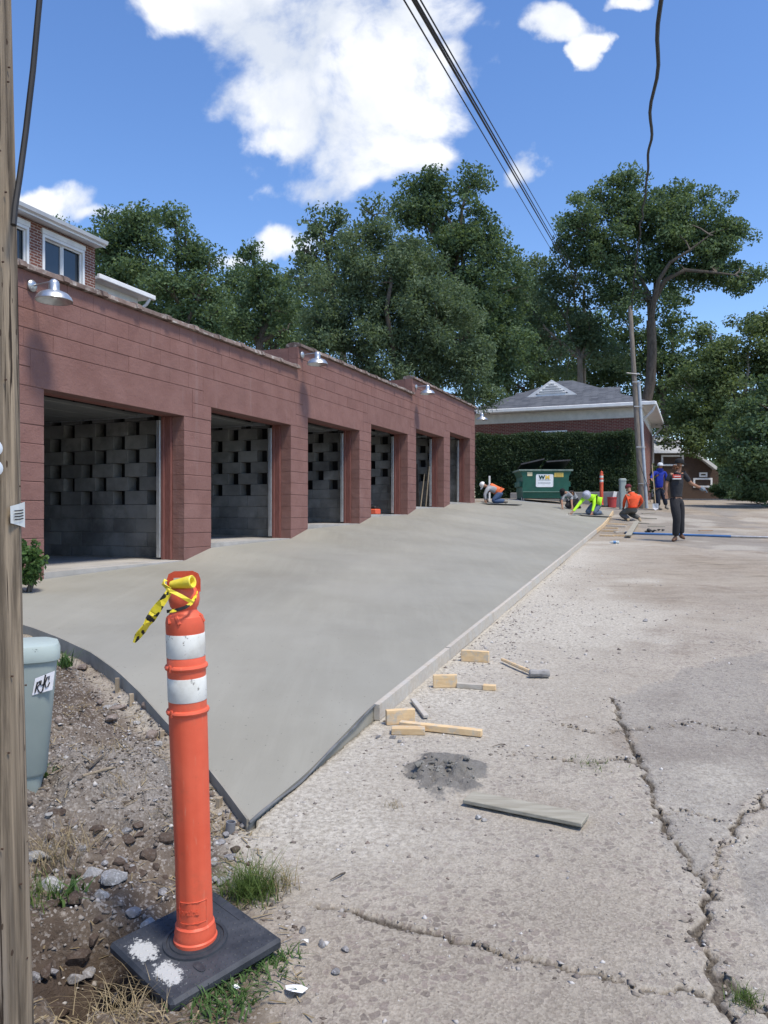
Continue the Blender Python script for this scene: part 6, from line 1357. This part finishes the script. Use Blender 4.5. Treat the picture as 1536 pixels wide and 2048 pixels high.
m = MB(); m.lathe([(.10, -.05), (.125, .0), (.125, .07), (.105, .10), (.09, .11)], 16, Matrix.Translation(jB['neck'] + Vector((0, .02, -.03))), False); m.build('hood', blue, ptB, True)
tpz = P(1304, 929, fB.y - .28); btm = P(1311, 1016, fB.y - .28); sv_ = empty('shovel', Vector((btm.x, fB.y - .28, float(GZ(btm.x, fB.y - .28)))), 'long handled shovel held upright by the person in blue', 'shovel'); q0 = sv_.location.copy()
m = MB(); m.tube([tpz, q0 + Vector((0, 0, .25))], .017, 8); m.build('handle', M['pine'], sv_, True)
m = MB(); T = Matrix.Translation(q0 + Vector((0, 0, .13))); m.add([T @ Vector(v) for v in ((-.11, 0, .12), (.11, 0, .12), (.11, -.02, -.05), (0, -.03, -.13), (-.11, -.02, -.05), (0, .03, .14), (0, .02, -.03), (-.11, .004, .12), (.11, .004, .12), (.11, -.016, -.05), (0, -.026, -.13), (-.11, -.016, -.05))], [(0, 4, 6, 5), (5, 6, 2, 1), (4, 3, 6), (6, 3, 2), (7, 5, 6, 11), (5, 8, 9, 6), (11, 6, 10), (6, 9, 10)]); m.build('blade', M['steel'], sv_)
# orange shirt squatting at the slab edge
fC = ghit(1266, 1042); org = cloth('safety_orange_shirt', (.75, .10, .035))
ptC, jC, rC = person('person in bright orange shirt squatting at the slab edge, back turned', fC, dict(pelvis=(1265, 1016, 0), waist=(1265, 1010, .0), chest=(1264.5, 994, .10), neck=(1259, 984, .18), head=(1257, 976, .24), face=(-.4, .8, -.6),
    shL=(1253, 990, .12), elL=(1248.5, 1003, .2), wrL=(1247, 1016, .4), shR=(1279, 991, .12), elR=(1284, 1003, .2), wrR=(1276, 1014, .5), hipL=(1259, 1019, .05), knL=(1242, 1029, .42), anL=(1257, 1037, .0), toeL=(1255, 1041, -.12), hipR=(1272, 1019, .05), knR=(1258, 1027, .5), anR=(1279, 1036, .0), toeR=(1281, 1042, -.12)),
    0, org, cloth('grey_trousers', (.13, .13, .125)), cloth('tan_boots', (.36, .28, .18)), (cloth('maroon_bandana', (.14, .02, .03)), 'wrap'), None, 1.0, 1.0, wide=1.05)
# lime shirt kneeling with float
def shit(px, py): p = hit(px, py, slab_z); return Vector((p.x, p.y, float(slab_z(p.x, p.y))))
fD = shit(1186, 1031); lime = cloth('lime_safety_shirt', (.42, .80, .03))
ptD, jD, rD = person('person in lime green shirt and pale bucket hat kneeling to trowel the concrete', fD, dict(pelvis=(1196, 1004, .35), waist=(1192, 999, .22), chest=(1181, 994, .0), neck=(1176, 991, -.12), head=(1173, 990, -.22), face=(-.3, -.8, -.6),
    shL=(1168, 996, -.08), elL=(1156, 1011, -.3), wrL=(1145, 1024, -.5), shR=(1189, 996, .0), elR=(1188, 1011, -.15), wrR=(1184, 1025, -.3), hipL=(1191, 1007, .3), knL=(1174, 1025, .05), anL=(1199, 1024, .5), toeL=(1203, 1027, .6), hipR=(1199, 1007, .38), knR=(1187, 1026, .1), anR=(1202, 1025, .45), toeR=(1207, 1029, .55)),
    0, lime, cloth('faded_jeans', (.10, .14, .21)), cloth('grey_boots', (.2, .2, .2)), (cloth('pale_bucket_hat', (.42, .44, .52)), 'brim'), None, .95, 1.0)
a = shit(1158, 1031); b = shit(1217, 1034); m = MB(); m.bar(a + Vector((0, 0, .012)), b + Vector((0, 0, .012)), .34, .02, .004); tag(m.build('kneeling_board', mcol('grey_kneeler', (.16, .16, .155), .7)), 'thin kneeling board under the person in lime green', 'board')
p = shit(1141, 1030); hf = empty('hand_float', p, 'hand float pushed by the person in lime green', 'trowel'); m = MB(); m.box(p.x - .18, p.x + .18, p.y - .06, p.y + .06, p.z + .003, p.z + .012, .002); m.build('blade', M['steel'], hf); m = MB(); m.tube([p + Vector((-.06, 0, .012)), p + Vector((-.06, 0, .06)), p + Vector((.06, 0, .06)), p + Vector((.06, 0, .012))], .014, 6); m.build('grip', M['stake'], hf, True)
# grey shirt kneeling behind
fE = shit(1138, 1018)
ptE, jE, rE = person('person in grey tee and black cap crouching beside the dumpster', fE, dict(pelvis=(1150, 997, .25), waist=(1147, 990, .2), chest=(1138, 986, .0), neck=(1131, 986, -.1), head=(1126, 983, -.18), face=(-.7, -.6, -.6),
    shL=(1127, 991, -.1), elL=(1123, 1003, -.2), wrL=(1125, 1014, -.3), shR=(1143, 990, .1), elR=(1143, 1003, -.05), wrR=(1144, 1013, -.2), hipL=(1146, 1000, .2), knL=(1133, 1013, .0), anL=(1154, 1012, .5), toeL=(1158, 1015, .6), hipR=(1153, 1000, .3), knR=(1141, 1014, .15), anR=(1158, 1012, .5), toeR=(1162, 1015, .6)),
    0, cloth('grey_work_tee', (.30, .31, .33)), cloth('black_trousers', (.025, .025, .028)), cloth('dark_boots', (.05, .05, .05)), (cloth('black_cap_b', (.012, .013, .014)), 'cap'), None, .95, .5)
p = shit(1124, 1019); tr = empty('hand_trowel', p, 'small steel trowel under the hand of the person in grey', 'trowel'); m = MB(); m.box(p.x - .15, p.x + .12, p.y - .05, p.y + .05, p.z + .003, p.z + .01, .002); m.build('blade', M['steel'], tr); m = MB(); m.tube([p + Vector((-.05, 0, .01)), p + Vector((-.05, 0, .05)), p + Vector((.06, 0, .05))], .013, 6); m.build('grip', M['stake'], tr, True)
# orange vest at the garage end
fF = shit(988, 1007)
ptF, jF, rF = person('person in orange vest, jeans and white hard hat kneeling by the garage corner', fF, dict(pelvis=(1000, 984, .0), waist=(994, 979, .0), chest=(981, 975, .0), neck=(973, 973, .0), head=(966.5, 970, -.02), face=(-.8, -.2, -.6),
    shL=(975, 978, -.2), elL=(969, 990, -.25), wrL=(971, 1001, -.25), shR=(977, 977, .2), elR=(971, 990, .2), wrR=(974, 1001, .2), hipL=(1000, 987, -.12), knL=(985, 1002, -.15), anL=(1008, 1002, -.1), toeL=(1014, 1005, -.1), hipR=(1001, 986, .12), knR=(990, 1002, .15), anR=(1010, 1002, .15), toeR=(1016, 1004, .15)),
    0, cloth('grey_long_sleeves', (.33, .34, .36)), cloth('blue_jeans', (.06, .10, .19)), cloth('worn_boots', (.16, .14, .12)), (mcol('white_hard_hat', (.72, .72, .70), .4), 'helmet'), None, .95, 1.0)
skin('vest', [jF['pelvis'].lerp(jF['waist'], .6), jF['waist'], jF['chest'], jF['chest'].lerp(jF['neck'], .5)], [(0, 1), (1, 2), (2, 3)], [.155, .16, .17, .12], cloth('faded_orange_vest', (.75, .18, .07)), ptF, 1)
a = shit(965, 1008); b = shit(1034, 1010); m = MB(); m.bar(a + Vector((0, 0, .012)), b + Vector((0, 0, .012)), .4, .02, .004); tag(m.build('kneeling_board', mcol('dark_kneeler', (.10, .10, .10), .7)), 'kneeling board under the person in the orange vest', 'board')
a = P(979, 990, fF.y + 1.6); m = MB(); g = float(base_z(a.x, a.y)); m.box(a.x - .03, a.x + .03, a.y - .03, a.y + .03, g - .1, zy(952, a.y), .006); tag(m.build('marker_post', M['white_dull']), 'thin pale post behind the kneeling person at the garage corner', 'post')

# ------------------------------------------------------------------ dug up yard: rocks, gravel, grass, twigs
def rock_mat(name, c1, c2, sp):
    t = NT(name); c = t.mix(t.ramp(t.noise(14, 6, .7), .35, .65), c1, c2); c = t.mix(t.ramp(t.noise(90, 4, .7), .52, .62), c, sp); return t.fin(c, .95, t.bump(t.noise(60, 6, .7), .6, .008), 0, .2)
rm = [rock_mat('broken_concrete', (.24, .235, .225), (.34, .33, .32), (.46, .46, .45)), rock_mat('brown_fieldstone', (.16, .125, .105), (.24, .195, .165), (.30, .27, .25)), rock_mat('grey_stone', (.16, .155, .155), (.26, .25, .25), (.36, .36, .37)), rock_mat('dark_clod', (.055, .040, .032), (.095, .07, .055), (.12, .10, .085))]
rn_ = ('pale chunk of broken concrete lying in the dirt yard', 'brown rounded fieldstone lying in the dirt yard', 'speckled grey stone lying in the dirt yard', 'dark clod of soil in the dirt yard')
RK = [(105, 1785, 30, 0), (185, 1765, 26, 0), (225, 1778, 30, 0), (205, 1808, 22, 0), (298, 1858, 26, 0), (270, 1840, 22, 2), (70, 1725, 26, 0), (325, 1785, 22, 2), (118, 1460, 16, 1), (225, 1435, 15, 1), (238, 1408, 17, 1), (215, 1400, 13, 0), (275, 1432, 10, 0), (165, 1325, 17, 1), (292, 1412, 16, 1), (305, 1460, 17, 1), (318, 1480, 12, 0), (200, 1395, 9, 1), (150, 1330, 9, 1),
      (290, 1725, 26, 3), (330, 1700, 22, 3), (260, 1700, 18, 3), (365, 1740, 18, 3), (240, 1735, 16, 3), (440, 1690, 16, 2), (460, 1715, 14, 2), (430, 1725, 13, 0), (470, 1655, 9, 1), (430, 1545, 9, 0), (425, 1575, 10, 1), (440, 1610, 8, 0), (605, 1860, 13, 2), (645, 1890, 13, 2), (672, 1945, 13, 2), (440, 1755, 14, 2), (160, 1880, 24, 3), (110, 1930, 26, 3), (170, 1915, 20, 3), (100, 1850, 18, 3), (230, 1880, 18, 2), (130, 1560, 9, 0), (85, 1550, 9, 1), (95, 1500, 10, 1), (120, 1655, 12, 0), (100, 1668, 11, 0), (150, 1675, 10, 0), (690, 1540 + 360, 10, 2), (310, 1620, 9, 2), (345, 1560, 8, 0), (215, 1505, 9, 0), (170, 1560, 8, 0), (1290, 1243, 7, 2), (787, 1476, 9, 2), (800, 1484, 7, 2), (756, 1475, 8, 2), (958, 1637, 10, 0), (968, 1642, 7, 0), (735, 1683, 6, 1), (775, 1690, 5, 2), (690, 1830, 6, 1), (895, 1755, 5, 1), (1075, 1715, 5, 2), (1135, 1760, 5, 2)]
rr = random.Random(77)
RK += [(rr.uniform(70, 330), rr.uniform(1660, 1760), rr.uniform(7, 17), rr.choice((3, 3, 1, 2))) for _ in range(34)] + [(rr.uniform(60, 240), rr.uniform(1820, 2000), rr.uniform(8, 22), rr.choice((3, 3, 3, 2))) for _ in range(26)] + [(rr.uniform(130, 320), rr.uniform(1345, 1480), rr.uniform(3, 8), rr.choice((1, 1, 3, 0))) for _ in range(26)] + [(rr.uniform(425, 500), rr.uniform(1640, 1760), rr.uniform(5, 12), rr.choice((2, 3, 0))) for _ in range(16)]
for i, (px, py, r, k) in enumerate(RK):
    p = ghit(px, py); rad = r * p.y / FPX * (1.0 if k != 3 else 1.15); m = MB(); m.rock(p + Vector((0, 0, rad * (.28 if k != 3 else .05))), rad, 400 + i, 2, .72)
    lab = rn_[k] if px < 500 else ('speckled grey stone lying on the road beside the yard' if k == 2 else 'small pale stone lying on the cracked road' if k == 0 else 'small reddish stone lying on the cracked road')
    tag(m.build(('concrete_chunk', 'fieldstone', 'stone', 'soil_clod')[k] if px < 500 else 'stone', rm[k], None, k in (1,)), lab, 'rock' if k != 3 else 'clod', {rn_[0]: 'concrete chunks in the yard', rn_[1]: 'fieldstones in the yard', rn_[2]: 'grey stones in the yard', rn_[3]: 'soil clods in the yard'}.get(lab, lab + ' group'))
# gravel and crumbs: thousands of small faceted stones
def pebbles(name, label, pts, rads, mat, seed):
    rg = np.random.default_rng(seed); N = len(pts)
    base = np.array([(1, 0, 0), (-1, 0, 0), (0, 1, 0), (0, -1, 0), (0, 0, 1), (0, 0, -1)], float); tris = np.array([(0, 2, 4), (2, 1, 4), (1, 3, 4), (3, 0, 4), (2, 0, 5), (1, 2, 5), (3, 1, 5), (0, 3, 5)])
    v = base[None] * rg.uniform(.55, 1.25, (N, 6, 1)) + rg.normal(0, .18, (N, 6, 3)); v[:, :, 2] *= rg.uniform(.45, .85, (N, 1)); a = rg.uniform(0, 6.3, N); c, s_ = np.cos(a)[:, None], np.sin(a)[:, None]
    x = v[:, :, 0] * c - v[:, :, 1] * s_; y = v[:, :, 0] * s_ + v[:, :, 1] * c; v = np.stack([x, y, v[:, :, 2]], -1) * rads[:, None, None] + pts[:, None, :]
    f = (tris[None] + (np.arange(N) * 6)[:, None, None]).reshape(-1, 3); tint = np.repeat(rg.uniform(0, 1, N), 6); o = link(name, npmesh(name, v.reshape(-1, 3), f, {'tint': tint}), mat); tag(o, label, kind='stuff'); return o
def peb_mat(name, a, b, c):
    t = NT(name); x = t.attr('tint'); col = t.mix(t.ramp(x, 0, .7), a, b); col = t.mix(t.ramp(x, .8, .95), col, c); return t.fin(col, .95, t.bump(t.noise(150, 3, .6), .3, .003), 0, .2)
def scatter(n, x0, x1, y0, y1, dens, seed):
    rg = np.random.default_rng(seed); X = rg.uniform(x0, x1, n); Y = rg.uniform(y0, y1, n); k = rg.random(n) < dens(X, Y); X = X[k]; Y = Y[k]; z, _ = ground_fields(X, Y); return np.stack([X, Y, z], 1), rg
ym_ = lambda X, Y: yard_mask(X, Y)
gd = lambda X, Y: np.where(ym_(X, Y) > .015, .07 + .35 * sstep(.46, .62, fbm(X * 1.9 + 7, Y * 1.9, 4, 91)) + 1.2 * np.exp(-(((X - GRAVEL.x) / .6) ** 2 + ((Y - GRAVEL.y) / .6) ** 2)), 0) * (1 - .8 * (np.hypot(X - DLB.x, Y - DLB.y) < .25))
pts, rg = scatter(30000, -2.9, .0, 1.6, 6.5, gd, 501); rd = .004 + .011 * rg.random(len(pts)) ** 3 + .004 * rg.random(len(pts))
pebbles('yard_gravel', 'loose gravel and crumbs strewn over the dug up yard', pts, rd, peb_mat('yard_gravel_stone', (.10, .078, .062), (.27, .245, .22), (.48, .46, .44)), 502)
def rdn(X, Y):
    s, c = sc(X, Y); e_ = (c - 1) * 4.6; V, D = crack_field(X, Y); onroad = ((c > 1.015) & (Y > 3.2)) | ((Y <= 3.2) & (ym_(X, Y) < 0)); return np.where(onroad, .05 + 1.0 * np.exp(-np.abs(e_) / .42) * (Y > 3) * (.35 + 1.1 * fbm(X * 3, Y * 3, 3, 97)) + 1.0 * np.exp(-D / .05), 0) * (.25 + .75 * (Y < 9))
pts, rg = scatter(60000, -.7, 4.2, 1.7, 13, rdn, 503); rd = .002 + .011 * rg.random(len(pts)) ** 4 + .002 * rg.random(len(pts)); rd *= np.where(pts[:, 1] > 6, 1.5, 1)
pebbles('road_rubble', 'small rubble crumbs along the form boards and road cracks', pts, rd, peb_mat('road_rubble_stone', (.16, .135, .12), (.34, .315, .29), (.52, .50, .48)), 504)
# blades: grass tufts, dry grass, twigs
def blades(base_pts, n_each, h, spread, wdt, lean, seed, seg=3):
    rg = np.random.default_rng(seed); idx = np.repeat(np.arange(len(base_pts)), n_each); N = len(idx); b = base_pts[idx] + np.stack([rg.normal(0, spread, N), rg.normal(0, spread, N), np.zeros(N)], 1)
    az = rg.uniform(0, 6.283, N); dirv = np.stack([np.cos(az), np.sin(az), np.zeros(N)], 1); H_ = h * rg.uniform(.5, 1.25, N); ln = lean * rg.uniform(.3, 1.4, N); side = np.stack([-np.sin(az), np.cos(az), np.zeros(N)], 1); vs = []
    for k in range(seg + 1):
        t = k / seg; p = b + dirv * (ln * t ** 1.6 * H_)[:, None]; p[:, 2] += H_ * (t - .38 * ln * t * t); w = wdt * (1 - t * .92); vs += [p - side * w / 2, p + side * w / 2]
    v = np.stack(vs, 1); K = 2 * (seg + 1); q = []
    for k in range(seg): q.append(np.stack([np.arange(N) * K + 2 * k, np.arange(N) * K + 2 * k + 1, np.arange(N) * K + 2 * k + 3, np.arange(N) * K + 2 * k + 2], 1))
    return v.reshape(-1, 3), np.concatenate(q), np.repeat(rg.uniform(0, 1, N), K)
def tuft(px, py, n, h, spread, mat, label, seed, wdt=.0035, lean=.9, k=1):
    p = ghit(px, py); v, q, t = blades(np.array([tuple(p)]), n, h, spread, wdt, lean, seed); o = link('grass_tuft', npmesh('grass_tuft', v - np.array(p), q, {'tint': t}), M[mat], None, p); tag(o, label, 'grass', 'grass tufts') if mat != 'weed' and px != 1185 else tag(o, label, kind='stuff')
tuft(500, 1790, 420, .14, .045, 'grass', 'large green grass tuft behind the black rubber base', 601); tuft(1490, 2005, 130, .045, .02, 'grass', 'tiny green tuft growing from a road crack corner', 602, .003)
tuft(560, 1775, 70, .12, .03, 'drygrass', 'dry yellowish grass blades beside the large green tuft', 603); tuft(455, 1640, 40, .07, .02, 'drygrass', 'few dry blades at the slab corner', 604)
tuft(455, 1985, 160, .05, .06, 'weed', 'low green weeds along the front of the rubber base', 605, .008, 1.2); tuft(545, 1925, 110, .04, .05, 'weed', 'low green weeds right of the rubber base', 606, .007, 1.2); tuft(430, 2030, 90, .05, .05, 'weed', 'low green weeds at the near corner of the rubber base', 607, .007, 1.2)
tuft(75, 1830, 160, .07, .05, 'grass', 'green grass patch at the foot of the wooden pole', 608, .004); tuft(140, 1815, 26, .07, .03, 'weed', 'bright green seedling in the dirt near the pole', 609, .016, 1.0); tuft(110, 1730, 110, .17, .05, 'drygrass', 'tall dry straw beside the pole and stones', 610, .003, 1.0)
tuft(130, 1340, 60, .12, .03, 'weed', 'green weed behind the telecom pedestal', 611, .014, .8); tuft(75, 1590, 50, .09, .03, 'weed', 'green weed at the foot of the telecom pedestal', 612, .012, .9); tuft(56, 1250, 40, .16, .04, 'weed', 'weed standing above the telecom pedestal by the slab edge', 613, .012, .6)
tuft(255, 2030, 200, .09, .08, 'drygrass', 'flattened dry straw in front of the hole', 614, .003, 1.6); tuft(150, 1700, 80, .10, .06, 'drygrass', 'thin straw on the gravel slope', 615, .0025, 1.5); tuft(355, 1650, 70, .07, .05, 'drygrass', 'sparse dry grass on the soil behind the orange post', 616, .0025, 1.4)
tuft(790, 1612, 40, .035, .02, 'drygrass', 'small dry tuft on the road below the mud heap', 617, .0025, 1.0); tuft(1185, 1532, 60, .03, .06, 'grass', 'green moss tuft in the crack above the plank', 618, .004, 1.2); tuft(240, 1600, 50, .08, .05, 'drygrass', 'straw wisps on the pale gravel mound', 619, .0025, 1.4); tuft(205, 1530, 40, .07, .05, 'drygrass', 'straw wisps above the pale gravel mound', 620, .0025, 1.4)
# lying straw and twigs
pts, rg = scatter(5200, -2.3, -.05, 1.6, 5.2, lambda X, Y: np.where(ym_(X, Y) > .03, .25 + .75 * (fbm(X * 2.6, Y * 2.6, 3, 95) > .52), 0) * (np.hypot(X - DLB.x, Y - DLB.y) > .26), 505)
N = len(pts); a = rg.uniform(0, 6.3, N); L = rg.uniform(.02, .085, N); w = rg.uniform(.0012, .0028, N); d = np.stack([np.cos(a), np.sin(a), rg.normal(0, .18, N)], 1); s_ = np.stack([-np.sin(a), np.cos(a), np.zeros(N)], 1); c = pts + np.array([0, 0, .007])
v = np.stack([c - d * L[:, None] / 2 - s_ * w[:, None], c - d * L[:, None] / 2 + s_ * w[:, None], c + d * L[:, None] / 2 + s_ * w[:, None], c + d * L[:, None] / 2 - s_ * w[:, None]], 1).reshape(-1, 3)
o = link('straw_litter', npmesh('straw_litter', v, np.arange(4 * N).reshape(-1, 4), {'tint': np.repeat(rg.uniform(0, 1, N), 4)}), M['drygrass']); tag(o, 'dry straw and twig litter scattered on the dirt yard', kind='stuff')
for i, (x0, y0, x1, y1, r_) in enumerate(((175, 1585, 205, 1555, .010), (165, 1615, 250, 1575, .006), (270, 1520, 282, 1480, .004), (690, 1745, 660, 1762, .0035), (1010, 1490, 985, 1496, .003))):
    a = ghit(x0, y0); b = ghit(x1, y1); m = MB(); m.tube([a + Vector((0, 0, r_)), a.lerp(b, .5) + Vector((.01, .0, r_ + .01)), b + Vector((0, 0, r_ + (.05 if i == 2 else .004)))], [r_, r_ * .9, r_ * .5], 6)
    tag(m.build('fallen_stick', M['bark'] if i != 1 else M['drygrass_stick'] if 'drygrass_stick' in M else M['stake'], None, True), ('thick dark stick on the gravel mound', 'long thin stick across the gravel mound', 'thin twig standing up from the gravel', 'thin twig on the road near the slab corner', 'tiny twig on the road below the pine stick')[i], 'stick')
for i, (px, py, r_) in enumerate(((590, 1985, 24), (610, 1890, 10), (470, 1990, 9))):
    p = ghit(px, py); m = MB(); rr = random.Random(i); n = 7; m.add([p + Vector((math.cos(k / n * 6.28) * r_ * p.y / FPX * rr.uniform(.6, 1.2), math.sin(k / n * 6.28) * r_ * p.y / FPX * rr.uniform(.4, .8), .012 + rr.uniform(0, .012))) for k in range(n)] + [p + Vector((0, 0, .022))], [(k, (k + 1) % n, n) for k in range(n)])
    tag(m.build('paper_scrap', M['white']), ('torn white scrap among the weeds right of the rubber base', 'tiny white scrap on the dirt edge', 'small white scrap at the rubber base edge')[i], 'scrap')

# broken bits lying in the main crack, and lumps of the spilled concrete
pts, rg = scatter(26000, .2, 3.4, 1.7, 6, lambda X, Y: np.where((sc(X, Y)[1] > 1.1) | (Y < 3.2), .9 * np.exp(-crack_field(X, Y)[1] / .028), 0), 511); rd = .003 + .012 * rg.random(len(pts)) ** 2.5
pebbles('crack_rubble', 'broken bits of paving lying in the road cracks', pts, rd, peb_mat('crack_rubble_stone', (.10, .085, .072), (.27, .235, .20), (.40, .37, .33)), 512)
rr = random.Random(19); m = MB()
for i in range(75):
    a = rr.uniform(0, 6.28); q_ = rr.random() ** .6; X = MUD.x + math.cos(a) * q_ * .20; Y = MUD.y + math.sin(a) * q_ * .24; rad = rr.uniform(.01, .04) * (1.15 - q_ * .75)
    m.rock(Vector((X, Y, float(GZ(X, Y)) + rad * .1)), rad, 900 + i, 2 if rad > .03 else 1, .55)
wet = pm('spilled_wet_concrete', (.12, .115, .10), (.22, .212, .19), 9, .6, .6, 70, var=0, bd=.01)
tag(m.build('spilled_concrete', wet, None), 'crumbled heap of dark wet concrete lumps on the road', kind='stuff')
